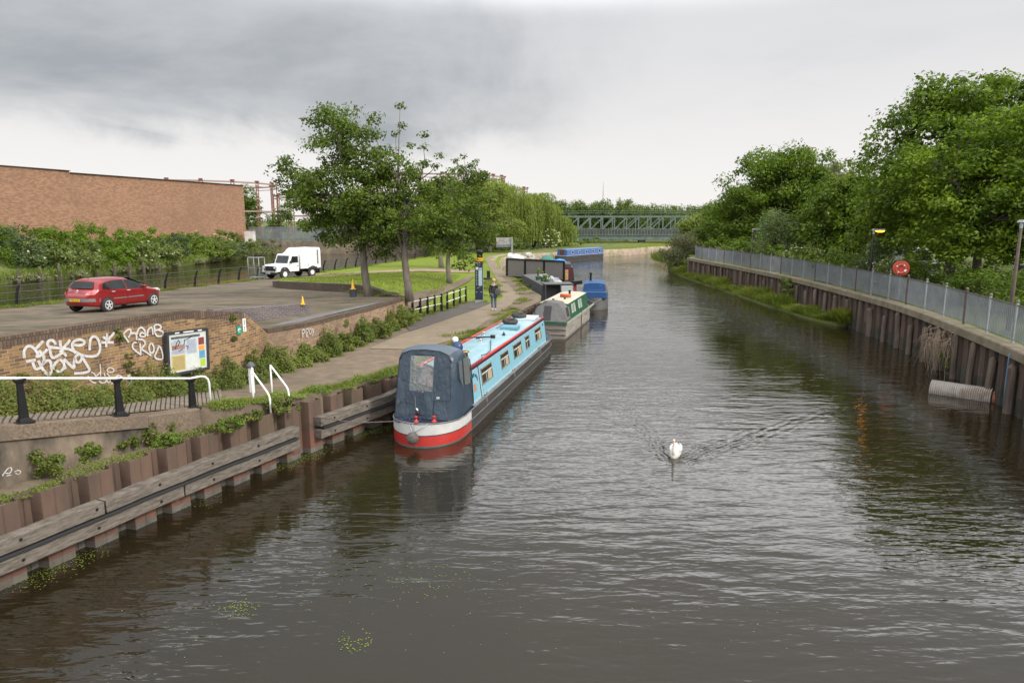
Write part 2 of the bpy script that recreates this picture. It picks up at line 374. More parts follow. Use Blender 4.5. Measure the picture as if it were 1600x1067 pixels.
def text_mesh(name, s, size, mat, parent, mtx, ext=.002, squeeze=1.):
    cu = bpy.data.curves.new('t', 'FONT'); cu.body = s; cu.size = size; cu.extrude = ext; cu.align_x = 'CENTER'; cu.align_y = 'CENTER'
    cu.resolution_u = 3
    t = bpy.data.objects.new('t', cu); COL.objects.link(t); bpy.context.view_layer.update()
    me = bpy.data.meshes.new_from_object(t.evaluated_get(bpy.context.evaluated_depsgraph_get()))
    bpy.data.objects.remove(t); bpy.data.curves.remove(cu)
    me.transform(mtx @ Matrix.Diagonal((squeeze, 1, 1, 1))); me.materials.clear(); me.materials.append(mat)
    o = bpy.data.objects.new(name, me); COL.objects.link(o); o.parent = parent
    return o
def frame_mtx(p, right, up):
    r = Vector(right).normalized(); u = Vector(up).normalized(); n = r.cross(u); u = n.cross(r)
    return Matrix(((r.x, u.x, n.x, p[0]), (r.y, u.y, n.y, p[1]), (r.z, u.z, n.z, p[2]), (0, 0, 0, 1)))

def drape(name, poly, zf, mat, off=0., step=1.5, skirt=None, kind='structure'):
    bm = bmesh.new(); vs = [bm.verts.new((p[0], p[1], 0)) for p in poly]
    es = [bm.edges.new((vs[i], vs[(i+1) % len(vs)])) for i in range(len(vs))]
    bmesh.ops.triangle_fill(bm, edges=es, use_beauty=True, use_dissolve=False)
    xs = [p[0] for p in poly]; ys = [p[1] for p in poly]
    if step:
        for ax, lo, hi in ((0, min(xs), max(xs)), (1, min(ys), max(ys))):
            k = math.ceil(lo/step)
            while k*step < hi:
                co = [0, 0, 0]; co[ax] = k*step; no = [0, 0, 0]; no[ax] = 1
                bmesh.ops.bisect_plane(bm, geom=bm.verts[:]+bm.edges[:]+bm.faces[:], plane_co=co, plane_no=no); k += 1
    for v in bm.verts: v.co.z = zf(v.co.x, v.co.y)+off
    bmesh.ops.recalc_face_normals(bm, faces=bm.faces)
    if sum(f.normal.z for f in bm.faces) < 0: bmesh.ops.reverse_faces(bm, faces=bm.faces[:])
    if skirt is not None:
        be = [e for e in bm.edges if len(e.link_faces) == 1]
        ret = bmesh.ops.extrude_edge_only(bm, edges=be)
        for g in ret['geom']:
            if isinstance(g, bmesh.types.BMVert): g.co.z = skirt
    me = bpy.data.meshes.new(name); bm.to_mesh(me); bm.free(); me.materials.append(mat)
    o = bpy.data.objects.new(name, me); COL.objects.link(o)
    if kind: o['kind'] = kind
    return o

rng = np.random.default_rng(11)
def quads(name, V, mat, parent=None, smooth_=False):
    """V: (n,4,3) array -> one mesh of loose quads"""
    n = len(V); me = bpy.data.meshes.new(name)
    me.vertices.add(4*n); me.vertices.foreach_set('co', V.reshape(-1).astype(np.float32))
    me.loops.add(4*n); me.loops.foreach_set('vertex_index', np.arange(4*n, dtype=np.int32))
    me.polygons.add(n); me.polygons.foreach_set('loop_start', np.arange(0, 4*n, 4, dtype=np.int32))
    me.update(calc_edges=True)
    if isinstance(mat, (list, tuple)):
        for m in mat: me.materials.append(m)
    else: me.materials.append(mat)
    o = bpy.data.objects.new(name, me); COL.objects.link(o); o.parent = parent
    return o
def unit(a): return a/(np.linalg.norm(a, axis=1, keepdims=True)+1e-9)
def leafquads(P, Nn, size, aspect=.55):
    n = len(P); r = rng.normal(size=(n, 3)); t = unit(np.cross(Nn, r)); b = np.cross(Nn, t)
    s = (size*rng.uniform(.6, 1.3, n))[:, None]
    return np.stack([P-t*s/2, P-b*s*aspect/2, P+t*s/2, P+b*s*aspect/2], 1)
def clumps(C, rad, per, flat=.65, pw=.45, up=.6, out=.7):
    k = len(C); rad = np.broadcast_to(rad, (k,)); d = unit(rng.normal(size=(k*per, 3)))
    rr = rng.uniform(0, 1, k*per)**pw; c = np.repeat(C, per, 0); q = np.repeat(rad, per)
    lump = 1+.25*np.sin(d[:, 0]*5+c[:, 1])*np.cos(d[:, 2]*6+c[:, 0])
    off = d*(rr*q*lump)[:, None]*np.array([1, 1, flat])
    Nn = unit(d*out+np.array([0, 0, up])+rng.normal(size=(k*per, 3))*.55)
    return c+off, Nn
def crown_points(ells, k, seed, shell=2.6):
    r = np.random.default_rng(seed); w = np.array([e[3]*e[4]*e[5] for e in ells])**.75; w /= w.sum(); out = []
    for i in r.choice(len(ells), k, p=w):
        e = ells[i]; d = r.normal(size=3); d /= np.linalg.norm(d); q = r.uniform()**(1/shell)
        out.append([e[0]+d[0]*e[3]*q, e[1]+d[1]*e[4]*q, e[2]+d[2]*e[5]*q])
    return np.array(out)

def tree(label, base, ells, nclump, crad, per, leaf, lm, trunk_r, trunk_top, cat='tree', name='broadleaf_tree', group=None, seed=1,
         lean=(0, 0), bark=None, shell=2.6, limbs=7, extra=None, flat=.65, up=.6):
    root = thing(name, label, cat, base, 0, group); r = random.Random(seed)
    C = crown_points(ells, nclump, seed, shell)
    rad = crad*np.random.default_rng(seed+5).uniform(.65, 1.3, nclump)
    P, Nn = clumps(C, rad, per, flat=flat, up=up)
    if extra is not None: 
        P2, N2 = clumps(np.array(extra), crad*.6, per//2); P = np.vstack([P, P2]); Nn = np.vstack([Nn, N2]); C = np.vstack([C, np.array(extra)])
    cr = quads('crown', leafquads(P, Nn, leaf), lm, root)
    mb = MB(); tx, ty = lean; ht = trunk_top
    pts = []; rs = []
    for i in range(9):
        t = i/8; pts.append((tx*t+.06*math.sin(t*7+seed), ty*t+.05*math.cos(t*5+seed), -.15+(ht+.15)*t)); rs.append(trunk_r*(1.25 if i == 0 else 1.05-.62*t))
    mb.tube(pts, rs, 10)
    hub = []
    zs = sorted(C[:, 2]); z0 = zs[int(len(zs)*.1)]
    for j in range(limbs):
        t = .42+.5*j/max(1, limbs-1); p0 = Vector(pts[int(t*8)]); c = C[r.randrange(len(C))]; e = ells[j % len(ells)]
        tgt = Vector((e[0]+(c[0]-e[0])*.6, e[1]+(c[1]-e[1])*.6, max(p0.z+.6, e[2]+(c[2]-e[2])*.5)))
        mid = p0.lerp(tgt, .5)+Vector((r.uniform(-.3, .3), r.uniform(-.3, .3), r.uniform(-.1, .4)))
        mb.tube([p0, p0.lerp(mid, .5)+Vector((0, 0, .05)), mid, tgt], [trunk_r*.42, trunk_r*.34, trunk_r*.26, trunk_r*.14], 6)
        hub += [mid, tgt]
    hub.append(Vector(pts[-1]))
    for c in C[::max(1, len(C)//90)]:
        c = Vector(c); h = min(hub, key=lambda q: (q-c).length+max(0, q.z-c.z)*1.5)
        m_ = h.lerp(c, .5)+Vector((r.uniform(-.2, .2), r.uniform(-.2, .2), r.uniform(0, .25)))
        mb.tube([h, m_, c], [trunk_r*.15, trunk_r*.10, trunk_r*.04], 4)
    mb.build('trunk', bark or m_bark, root, True)
    return root

def bush(label, base, ells, n, leaf, lm, name='bush', cat='bush', group=None, flowers=0, stems=True, lumps=28, seed=3, fl=.13):
    root = thing(name, label, cat, base, 0, group)
    C = crown_points(ells, lumps, seed, 4); C[:, 2] = np.maximum(C[:, 2], .1)
    mr = np.mean([min(e[3:6]) for e in ells])
    P, Nn = clumps(C, mr*.42*np.random.default_rng(seed).uniform(.7, 1.3, lumps), max(4, n//lumps), flat=.85, pw=.4)
    P[:, 2] = np.maximum(P[:, 2], .02)
    quads('foliage', leafquads(P, Nn, leaf, .6), lm, root)
    if flowers:
        Cf = crown_points([(e[0], e[1], e[2], e[3]*1.05, e[4]*1.05, e[5]*1.05) for e in ells], flowers, seed+9, 30)
        Pf, Nf = clumps(Cf, fl, 6, pw=.8); quads('blossom', leafquads(Pf, Nf, fl*.8, .9), LF['flower'], root)
    if stems:
        mb = MB(); r = random.Random(seed)
        for c in C[::3]:
            mb.tube([(c[0]*.15, c[1]*.15, -.1), (c[0]*.5, c[1]*.5, c[2]*.55), tuple(c)], [.035, .025, .012], 4)
        mb.build('stem', m_bark_d, root)
    return root

def blades(name, P, h, mat, w=.012, lean=.35, parent=None):
    n = len(P); a = rng.uniform(0, 2*np.pi, n); hh = (h*rng.uniform(.5, 1.25, n)) if np.isscalar(h) else h*rng.uniform(.6, 1.2, n)
    sd_ = np.stack([np.cos(a), np.sin(a), np.zeros(n)], 1)*(w*rng.uniform(.7, 1.5, n))[:, None]
    b = a+np.pi/2+rng.normal(size=n)*.4; ln = np.abs(rng.normal(size=n))*lean
    dr = np.stack([np.cos(b)*ln, np.sin(b)*ln, np.ones(n)], 1)
    mid = P+dr*(hh*.6)[:, None]; tip = P+dr*np.stack([hh*1.25, hh*1.25, hh*(1-.2*ln)], 1)
    return quads(name, np.stack([P-sd_, mid-sd_*.6, tip, mid+sd_*.6], 1), mat, parent)

# ================================================================== SETTING
def water():
    m = bpy.data.materials.new('canal_water'); m.use_nodes = True; nt = m.node_tree; N = nt.nodes; L = nt.links
    b = N['Principled BSDF']; b.inputs['Roughness'].default_value = .045; b.inputs['IOR'].default_value = 1.72
    tc = N.new('ShaderNodeTexCoord').outputs['Object']
    def mp(sc_, rot=0):
        n = N.new('ShaderNodeMapping'); n.inputs['Scale'].default_value = sc_; n.inputs['Rotation'].default_value = (0, 0, R(rot)); L.new(tc, n.inputs[0]); return n.outputs[0]
    def noise(v, s, det=3, r=.5, d=0.):
        n = N.new('ShaderNodeTexNoise'); n.inputs['Scale'].default_value = s; n.inputs['Detail'].default_value = det; n.inputs['Roughness'].default_value = r
        n.inputs['Distortion'].default_value = d; L.new(v, n.inputs['Vector']); return n.outputs[0]
    def mt(op, a, b_=None, c=None):
        n = N.new('ShaderNodeMath'); n.operation = op
        for i, s in enumerate((a, b_, c)):
            if s is None: continue
            if isinstance(s, (int, float)): n.inputs[i].default_value = s
            else: L.new(s, n.inputs[i])
        return n.outputs[0]
    calm = noise(mp((.10, .05, 1)), 1, 3)
    cr = N.new('ShaderNodeMapRange'); cr.inputs[1].default_value = .35; cr.inputs[2].default_value = .65; cr.inputs[3].default_value = .22; cr.inputs[4].default_value = 1.15; L.new(calm, cr.inputs[0])
    w1 = noise(mp((.55, 1.9, 1), 12), 1.25, 3, .5, .4)      # wind ripples, crests across the view
    w2 = noise(mp((.9, 2.6, 1), -16), 2.6, 2, .5, .3)
    w3 = noise(mp((1, 1.5, 1), 30), 9, 2, .5)
    w0 = noise(mp((.25, .6, 1), 5), .8, 2, .5)
    h = mt('MULTIPLY', w1, .042); h = mt('MULTIPLY_ADD', w2, .011, h); h = mt('MULTIPLY_ADD', w3, .0008, h)
    h = mt('MULTIPLY', h, cr.outputs[0]); h = mt('MULTIPLY_ADD', w0, .03, h)
    # wake of the swan: two arms of short waves opening behind the bird
    sub = N.new('ShaderNodeVectorMath'); sub.operation = 'SUBTRACT'; L.new(tc, sub.inputs[0]); sub.inputs[1].default_value = (SW.x, SW.y, 0)
    def dt(v):
        n = N.new('ShaderNodeVectorMath'); n.operation = 'DOT_PRODUCT'; L.new(sub.outputs[0], n.inputs[0]); n.inputs[1].default_value = (v[0], v[1], 0); return n.outputs['Value']
    w = dt((.42, .907)); lat = mt('ABSOLUTE', dt((.907, -.42))); wp = mt('ADD', w, .55)
    q = mt('SUBTRACT', mt('MULTIPLY', lat, .88), mt('MULTIPLY', wp, .47))
    q = mt('ADD', q, mt('MULTIPLY', mt('SUBTRACT', noise(tc, 1.2), .5), .42))
    s = mt('SINE', mt('MULTIPLY', mt('ADD', q, mt('MULTIPLY', wp, .12)), 24))
    en = mt('POWER', 2.718, mt('MULTIPLY', mt('MULTIPLY', q, q), -5.5))
    fd = mt('MULTIPLY', mt('POWER', 2.718, mt('MULTIPLY', wp, -.30)), mt('MULTIPLY_ADD', noise(tc, 2.2), 1.6, -.1)); on = mt('GREATER_THAN', wp, 0)
    wk = mt('MULTIPLY', mt('MULTIPLY', mt('MULTIPLY', s, en), mt('MULTIPLY', fd, on)), .022)
    h = mt('ADD', h, wk)
    bp = N.new('ShaderNodeBump'); bp.inputs['Strength'].default_value = 1; bp.inputs['Distance'].default_value = 1; L.new(h, bp.inputs['Height'])
    L.new(bp.outputs[0], b.inputs['Normal'])
    mx = N.new('ShaderNodeMix'); mx.data_type = 'RGBA'; L.new(noise(tc, .15, 4), mx.inputs[0])
    mx.inputs[6].default_value = (.0125, .0095, .0042, 1); mx.inputs[7].default_value = (.020, .0155, .0072, 1); L.new(mx.outputs[2], b.inputs['Base Color'])
    return m
SW = G(1055, 712)
m_water = water()
mb = MB(); mb.poly([(-320, -60, 0), (320, -60, 0), (320, 420, 0), (-320, 420, 0)])
tag(mb.build('canal_water', m_water), kind='structure')
mb = MB(); mb.poly([(-5000, -5000, -1.6), (5000, -5000, -1.6), (5000, 5000, -1.6), (-5000, 5000, -1.6)])
tag(mb.build('ground', m_rough), kind='structure')

# ---- plan lines (metres)
PILE = [(-12.2, 3.7), (-8.31, 12.16), (-6.85, 15.4), (-5.5, 18.1), (-4.15, 20.6), (-3.2, 23.2), (-2.3, 26.3), (-.9, 31.5), (.4, 37), (1.75, 42.0), (1.95, 45.4), (1.0, 52.2), (.15, 61.5)]
WALL = [(-15.3, 3.0), (-10.8, 14.07), (-9.75, 16.7), (-9.0, 18.5), (-8.15, 20.55), (-7.95, 21.9), (-7.2, 24.3), (-6.3, 28.9), (-5.25, 34.3)]
WTOP = [4.0, 3.78, 3.80, 3.78, 3.47, 2.74, 2.62, 2.50, 2.43]
def zt(x, y): return interp(y, [(2, 3.2), (12, 2.5), (15.5, 1.86), (19, 1.42), (23, 1.27), (30, 1.24), (60, 1.22)])
XL = [(34, -5.2), (38, -4.0), (42, -2.6), (46, -1.7), (59, -2.0), (72, -2.9), (88, -4.0), (99, -4.2), (104, -6), (125, -9)]
def hI(x, y):
    if y > 104: base = 1.24+.5*smooth((y-112)/25); return base
    e = interp(y, XL); t = smooth((e-x)/7.0)
    p = max(1.35, PZ(x, y)) if y < 60 else max(1.3, PZ(x, y)*.75+.4)
    return 1.24+(p-1.24)*t
# back river edge beside the curved railing
RAIL1 = [(-27.0, 18.0), (-25.4, 26.5), (-24.2, 33.2), (-23.3, 36.6), (-22.6, 39.9), (-21.9, 43.1), (-21.35, 46.0), (-20.9, 48.7), (-20.45, 51.2), (-20.0, 53.7)]
RAIL2 = [(-17.9, 61.0), (-17.5, 63.6), (-17.1, 66.2), (-16.7, 68.9), (-16.3, 71.6), (-15.8, 74.4), (-15.3, 77.2), (-14.7, 80.1), (-14.1, 83.1), (-13.4, 86.2), (-12.6, 89.4), (-11.7, 92.7)]
BEDGE = [(-29, 8)]+[(x-.35, y) for x, y in RAIL1]+[(-19.2, 57)]+[(x-.35, y) for x, y in RAIL2]+[(-11, 97), (-12, 108), (-16, 128)]

tow = PILE+[(-5.4, 61.5), (-5.4, 36.3), (-5.25, 34.3)]+[WALL[i] for i in range(len(WALL)-2, -1, -1)]
CWL = [(-13.9, 5.0), (-9.62, 11.65), (-8.72, 13.2), (-8.02, 14.35), (-7.35, 15.35)]
tow = [(-14.4, 3.7)]+CWL+[(-6.9, 15.5)]+PILE[3:10]+[WALL[-1]]+[WALL[i] for i in range(len(WALL)-2, -1, -1)]
drape('towpath_ground', tow, zt, m_dirt, step=1.5, skirt=-1.5)
plz = [(-29, 3.0)]+WALL+[(-5.6, 35.0), (-7.41, 38.0), (-8.43, 38.4), (-11.12, 40.4), (-13.47, 42.5), (-15.3, 44.8), (-16.6, 49), (-16.3, 58.5), (-17.6, 60.2)]+[(-19.2, 57)]+[(x-.35, y) for x, y in RAIL1[::-1]]+[(-29, 8)]
plz = [(-29, 3.0)]+[(x-.1, y) for x, y in WALL]+plz[len(WALL)+1:]
drape('plaza', plz, PZ, m_plaza, step=3, skirt=-1.5)
isl = [(-5.25, 34.3), (1.75, 42.0)]+PILE[10:]+[(-1.1, 70), (-1.6, 85), (-1.4, 95), (.3, 101), (3.5, 106.5), (8, 112), (14, 118), (21, 124), (26, 132), (34, 141), (44, 149), (60, 160), (60, 200), (-40, 200), (-30, 150), (-16, 128), (-12, 108), (-11, 97)]+[(x-.35, y) for x, y in RAIL2[::-1]]+[(-17.5, 60.15), (-16.3, 58.45), (-16.55, 49), (-15.25, 44.85), (-13.45, 42.55), (-11.1, 40.45), (-8.42, 38.45), (-7.40, 38.05), (-5.6, 35.05)]
drape('island_ground', isl, hI, m_grass, step=1.5, skirt=-1.5)
# raised lawn behind the curved brick planter wall
PLW = [(-15.3, 44.6), (-14.6, 43.3), (-13.3, 41.9), (-11.1, 40.1), (-9.6, 38.9), (-8.4, 38.1), (-7.6, 37.3), (-6.9, 36.2), (-6.2, 35.2)]
def hL(x, y):
    d = min(math.hypot(x-a, y-b) for a, b in PLW)
    return hI(x, y)+.03+.38*(1-smooth((d-1)/9))*smooth((interp(y, XL)-x)/2.2)*smooth((x+16.4)/1.2+.5)
drape('lawn', PLW[:8]+[(-5.9, 35.9), (-5.6, 39), (-5.3, 44), (-4.9, 52), (-6, 60), (-8.5, 60.5), (-12, 57), (-15.2, 52), (-15.9, 47)], hL, m_grass, step=1.0, skirt=.8)
drape('sandy_path', [(-16.3, 46.5), (-15.8, 52), (-12.2, 58.0), (-8.5, 61.5), (-5.4, 63), (-3.2, 66), (-3.0, 69), (-5.5, 67.2), (-9, 65.5), (-13.0, 62.5), (-16.6, 59.5), (-17.2, 55), (-17.0, 49)], hI, m_sand, off=.045, step=1)
pL = [(-5.6, 26.3), (-4.9, 29.6), (-3.39, 34.09), (-1.78, 39.25), (-.75, 43.1), (-.6, 45.0), (-1.33, 59.2), (-2.26, 71.13), (-3.4, 88.98), (-3.3, 97.5), (-1.5, 103.2), (1.2, 107.8)]
pR = [(-3.6, 26.0), (-2.0, 29.4), (-1.23, 34.09), (-.7, 37.3), (.62, 44.2), (.45, 47.5), (-.11, 59.2), (-1.2, 71.13), (-2.49, 88.98), (-2.2, 96.5), (-.3, 101.0), (2.4, 105.8)]
def hP(x, y): return zt(x, y) if y < 40 else hI(x, y)
drape('meadow', [(-30, 150), (-16, 128), (-13, 112), (-3, 108), (3.2, 107.2), (7.8, 112.6), (13.8, 118.6), (20.8, 124.6), (25.8, 132.6), (33.8, 141.6), (43.8, 149.6), (59, 160), (59, 199), (-39, 199)], hI, m_rough, off=.03, step=3)
drape('concrete_towpath', pL+pR[::-1], hP, m_conc_path, off=.018, step=1.5)
drape('dirt_verge', [(1.55, 41.8), (1.8, 45.2), (.85, 52.1), (.0, 61), (-.9, 61), (-.15, 52), (.55, 45), (.62, 44.2)], hI, m_dirt, off=.02, step=1)
drape('dirt_verge', [(-1.23, 34.09), (-.7, 37.3), (.62, 44.2), (1.5, 43.5), (1.7, 42.0), (.4, 36.9), (-.9, 31.4), (-1.3, 31.0)], hP, m_dirt, off=.02, step=1)
drape('dirt_verge', [(-.2, 39.2), (.55, 37.6), (1.72, 41.9), (1.93, 45.4), (.98, 52.1), (.7, 52), (1.0, 45.6), (.6, 44.6), (.2, 42.6)], lambda x, y: 1.24, m_dirt, off=.047, step=1)
drape('asphalt_path', [(-4.6, 30.6), (-3.42, 34.0), (-1.80, 39.2), (-1.3, 41.4), (-2.9, 42.3), (-3.8, 38.9), (-5.0, 36.2), (-5.15, 34.3), (-5.25, 32.5)], hP, m_asph, off=.026, step=1)
drape('worn_track', [(-5.3, 36.3), (-5.0, 40), (-4.0, 47), (-3.5, 54), (-3.3, 60), (-3.8, 60), (-4.2, 54), (-4.8, 47), (-5.7, 41), (-6.3, 36.9)], lambda x, y: hL(x, y) if x < -5.2 else hI(x, y)+.03, m_dirt, off=.05, step=.75)
# ramp of ribbed setts beside the left railing
drape('setts_ramp', [(-9.5, 12.4), (-7.4, 15.7), (-6.6, 16.6), (-7.4, 19.3), (-8.2, 18.6), (-9.6, 15.1), (-10.9, 12.0)], zt, m_dirt, off=.02, step=1)
drape('setts_strip', [(-7.6, 24.2), (-7.2, 26.0), (-6.3, 29.5), (-5.9, 31.5), (-6.6, 30.2), (-7.4, 27.2), (-8.1, 24.9), (-8.4, 22.6)], PZ, m_setts, off=.03, step=1)
mb = MB(); r = random.Random(4)
for i in range(46):
    t = i/45; a = Vector((-9.75+2.6*t, 11.6+4.7*t)); b = Vector((-10.45+2.2*t, 12.5+6.2*t))
    zz = lambda p: zt(p.x, p.y)+.045
    mb.beam((a.x, a.y, zz(a)), (b.x, b.y, zz(b)), .075, .04)
tag(mb.build('ramp_rib', M('rib_stone', (.20, .165, .125), (.12, .10, .075), 4, .9)), kind='structure')

# far bank of the back river, the land behind it and the right bank
LB = [(-75, 20), (-58, 48), (-50.5, 66), (-49, 72), (-47.6, 78.5), (-46, 88), (-45.2, 100), (-45, 118), (-44, 128), (-30, 131), (-22, 133)]
def hF(x, y):
    d = min(math.hypot(x-a, y-b) for a, b in LB+[((LB[i][0]+LB[i+1][0])/2, (LB[i][1]+LB[i+1][1])/2) for i in range(len(LB)-1)])
    return .55+2.0*smooth(d/7)
drape('far_river_bank', LB+[(-30, 150), (-40, 200), (-40, 420), (-600, 420), (-600, 20)], hF, m_rough, step=6, skirt=-1.5)
mb = MB(); mb.prism([(-40, 200), (60, 200), (60, 160), (600, 160), (3000, 3000), (-3000, 3000), (-600, 420), (-40, 420)], -1.5, 1.7)
tag(mb.build('far_ground', m_rough), kind='structure')
RW = [(5.5, -8), (12.6, 10), (16.45, 21.3), (17.6, 25.6), (18.75, 30.3), (19.5, 34.5), (19.95, 38.8), (20.4, 44), (20.75, 50), (20.8, 56), (20.6, 63), (20.2, 70), (19.9, 77)]
def hR(x, y): return 2.1 if y < 100 else 2.1-.9*smooth((y-100)/20)
drape('right_bank_ground', [(p[0]+.2, p[1]) for p in RW]+[(21.5, 84), (24, 92), (29, 99), (42, 108), (60, 120), (600, 160), (600, -60), (5.7, -60)], hR, m_rough, step=8, skirt=-1.5)
# grassy berm at the foot of the right wall
BERM = [(20.15, 39.9), (19.3, 40.2), (18.9, 42.5), (18.65, 49), (18.75, 58), (18.8, 67), (18.9, 74), (19.2, 81), (20.5, 88), (24, 92), (21.5, 84)]
drape('grass_berm', BERM+[(p[0]+.1, p[1]) for p in RW[::-1][:7]], lambda x, y: .12+.28*smooth((x-18.7)/1.5), m_rough, step=1, skirt=-.5)
drape('reed_bed', [(21, 89), (25, 88.5), (30, 95), (40, 104), (29, 106), (23, 101)], lambda x, y: .2, m_rough, step=2, skirt=-.5)

MUD = [(-1.6, 85), (-1.4, 95), (.3, 101), (3.5, 106.5), (8, 112), (14, 118), (21, 124), (26, 132), (34, 141), (44, 149)]
def drop(x, y): return 0.
mb = MB(); Ra = [(x+.25, y-.35, -.3) for x, y in MUD]; Rb = [(x+.1, y-.15, .55) for x, y in MUD]; Rc = [(x, y, 1.2) for x, y in MUD]; Rd = [(x-1.2, y+1.6, 1.29) for x, y in MUD]
mb.loft([[a, b, c, d] for a, b, c, d in zip(Ra, Rb, Rc, Rd)], closed=False, caps=False)
tag(mb.build('mud_bank', M('mud_bank', (.36, .27, .20), (.22, .175, .13), 1.1, .95, bump=.05, bscale=4, c3=(.14, .15, .06), s3=.5, t3=(.5, .62)), smooth_=True), kind='structure')

# ---- brick wall of the plaza
t = thing('brick_wall', 'long yellow stock brick wall with white graffiti between the towpath and the plaza', 'wall', (WALL[4][0], WALL[4][1], 1.4))
def rel(pts, o): return [(p[0]-o.location.x, p[1]-o.location.y) for p in pts]
def relz(z, o): return [a-o.location.z for a in z]
wb = [zt(x, y)-.3 for x, y in WALL]
w1 = wall_strip('wall', rel(WALL[:5], t), relz(wb[:5], t), relz([z-.23 for z in WTOP[:5]], t), .34, m_yb, t, 1)
w2 = wall_strip('coping', rel([(x+.004, y-.002) for x, y in WALL[:5]], t), relz([z-.23 for z in WTOP[:5]], t), relz(WTOP[:5], t), .348, m_soldier, t, 1)
w3 = wall_strip('wall', rel(WALL[4:6], t), relz([wb[4], wb[5]], t), relz([WTOP[4]-.02, WTOP[5]-.15], t), .33, m_yb, t, 1)
w3b = wall_strip('wall', rel(WALL[5:], t), relz(wb[5:], t), relz([z-.15 for z in WTOP[5:]], t), .34, m_yb2, t, 1)
w4 = wall_strip('coping', rel([(x+.02, y-.01) for x, y in WALL[5:]], t), relz([z-.15 for z in WTOP[5:]], t), relz(WTOP[5:], t), .38, m_soldier, t, 1)
WALLT = t
# graffiti, sprayed on the wall face
m_paint = M('spray_paint', (.56, .55, .54), (.40, .385, .37), 14, .9, c3=(.27, .215, .16), s3=9, t3=(.58, .72))
def strokes(name, segs, z, org, wid, plane, parent):
    p, q = plane; d = Vector((q[0]-p[0], q[1]-p[1], 0)).normalized(); nrm = Vector((d.y, -d.x, 0)); o = parent.location; mb = MB()
    for k, s in enumerate(segs):
        P = [VP(org[0]+a/z, org[1]+b/z, p, d)+nrm*(.006+.0012*(k % 6)) for a, b in s]
        for _ in range(2):      # round the corners
            Q = [P[0]]
            for a, b in zip(P, P[1:]): Q += [a.lerp(b, .25), a.lerp(b, .75)]
            Q.append(P[-1]); P = Q
        L_, R_ = [], []
        for i, a in enumerate(P):
            e = (P[min(i+1, len(P)-1)]-P[max(i-1, 0)]).normalized(); sd_ = e.cross(nrm).normalized()*wid/2
            L_.append(a+sd_-o); R_.append(a-sd_-o)
        for i in range(len(P)-1): mb.poly([L_[i], L_[i+1], R_[i+1], R_[i]])
    return mb.build(name, m_paint, parent, fix=False)
PA = (WALL[1], WALL[4])
g1 = [[(145,570),(135,490),(170,425),(220,412),(280,450),(330,540),(300,560)],[(280,455),(330,410),(385,350)],[(285,545),(350,545),(440,455)],[(330,470),(385,530),(400,590),(375,650)],
[(545,395),(520,350),(480,335),(440,360),(440,410),(470,430),(560,440),(680,445),(780,480),(890,540),(1040,555),(1110,500),(1115,400),(1080,310),(1030,285),(990,320),(980,400),(980,470)],
[(465,440),(475,500),(500,575),(560,550),(640,490),(680,550)],[(600,340),(605,400),(640,490)],[(730,335),(680,400),(640,440),(600,500)],
[(760,400),(800,405),(860,410),(920,385),(905,345),(850,330),(780,350),(750,400),(770,460),(800,510)],[(1205,250),(1190,430)],[(1130,370),(1290,370)],[(1300,240),(1220,330)],[(1150,300),(1240,345)],
[(165,615),(290,590)],[(250,620),(280,720),(360,690)],[(320,600),(370,700),(430,780),(480,780),(490,700),(480,600),(420,600),(370,660)],[(590,590),(530,640),(520,700),(570,750),(640,720),(660,650),(620,600),(590,590)],
[(640,590),(650,650),(670,710)],[(650,580),(720,650),(790,715),(775,620),(800,540),(860,520),(890,560),(860,620),(810,630),(790,560)],[(890,560),(940,650),(995,735),(890,765),(780,765)]]
g2 = [[(960,800),(975,850),(1030,885),(1060,885)],[(1115,645),(1120,720),(1120,800)],[(1000,750),(1040,765),(1060,810),(1115,750)],[(1165,760),(1175,800)],[(1200,760),(1240,810)],
[(1250,690),(1200,710),(1210,750),(1270,755),(1300,720),(1250,690)],[(1100,860),(1130,890),(1190,880),(1200,840),(1215,890),(1250,870),(1245,840)],[(1260,900),(1310,850)],[(1260,850),(1320,890),(1360,950)],[(1090,925),(1180,920),(1280,975)],[(1140,975),(1200,950)]]
g3 = [[(580,370),(545,310),(505,265),(560,210),(605,195),(610,250),(575,310)],[(600,260),(650,245),(680,265),(680,340)],[(680,270),(700,200),(745,170),(790,220),(800,290),(745,300),(715,270),(750,240),(790,260)],[(820,290),(820,210),(880,160),(890,270)],
[(905,150),(920,290),(1010,290),(1030,235),(960,210)],[(905,150),(960,135),(1000,170),(980,200),(920,215)],[(680,370),(640,370),(620,430),(670,480),(740,530)],[(725,380),(735,520)],[(700,330),(760,330),(800,380),(760,430),(730,450),(800,490),(870,540)],
[(870,370),(835,420),(850,500),(890,510),(910,440),(870,370)],[(965,420),(940,480),(900,570),(1010,595),(1020,540),(985,420),(950,420)],[(560,800),(600,790),(620,850),(580,920)],[(410,820),(440,790),(480,800),(500,830)]]
strokes('graffiti', g1, 8.206, (20, 490), .064, PA, WALLT)
strokes('graffiti', g2, 8.206, (20, 490), .03, PA, WALLT)
strokes('graffiti', g3, 8.206, (130, 490), .048, PA, WALLT)
g4 = [[(490,400),(495,465)],[(490,405),(510,395),(512,425),(495,435)],[(520,395),(525,465)],[(522,400),(540,385),(540,420),(524,430),(540,468)],[(552,395),(545,430),(560,440),(570,400),(552,392)],[(575,390),(580,440)],[(570,390),(588,410),(575,450)]]
strokes('graffiti', g4, 5.336, (380, 440), .035, (WALL[6], WALL[7]), WALLT)

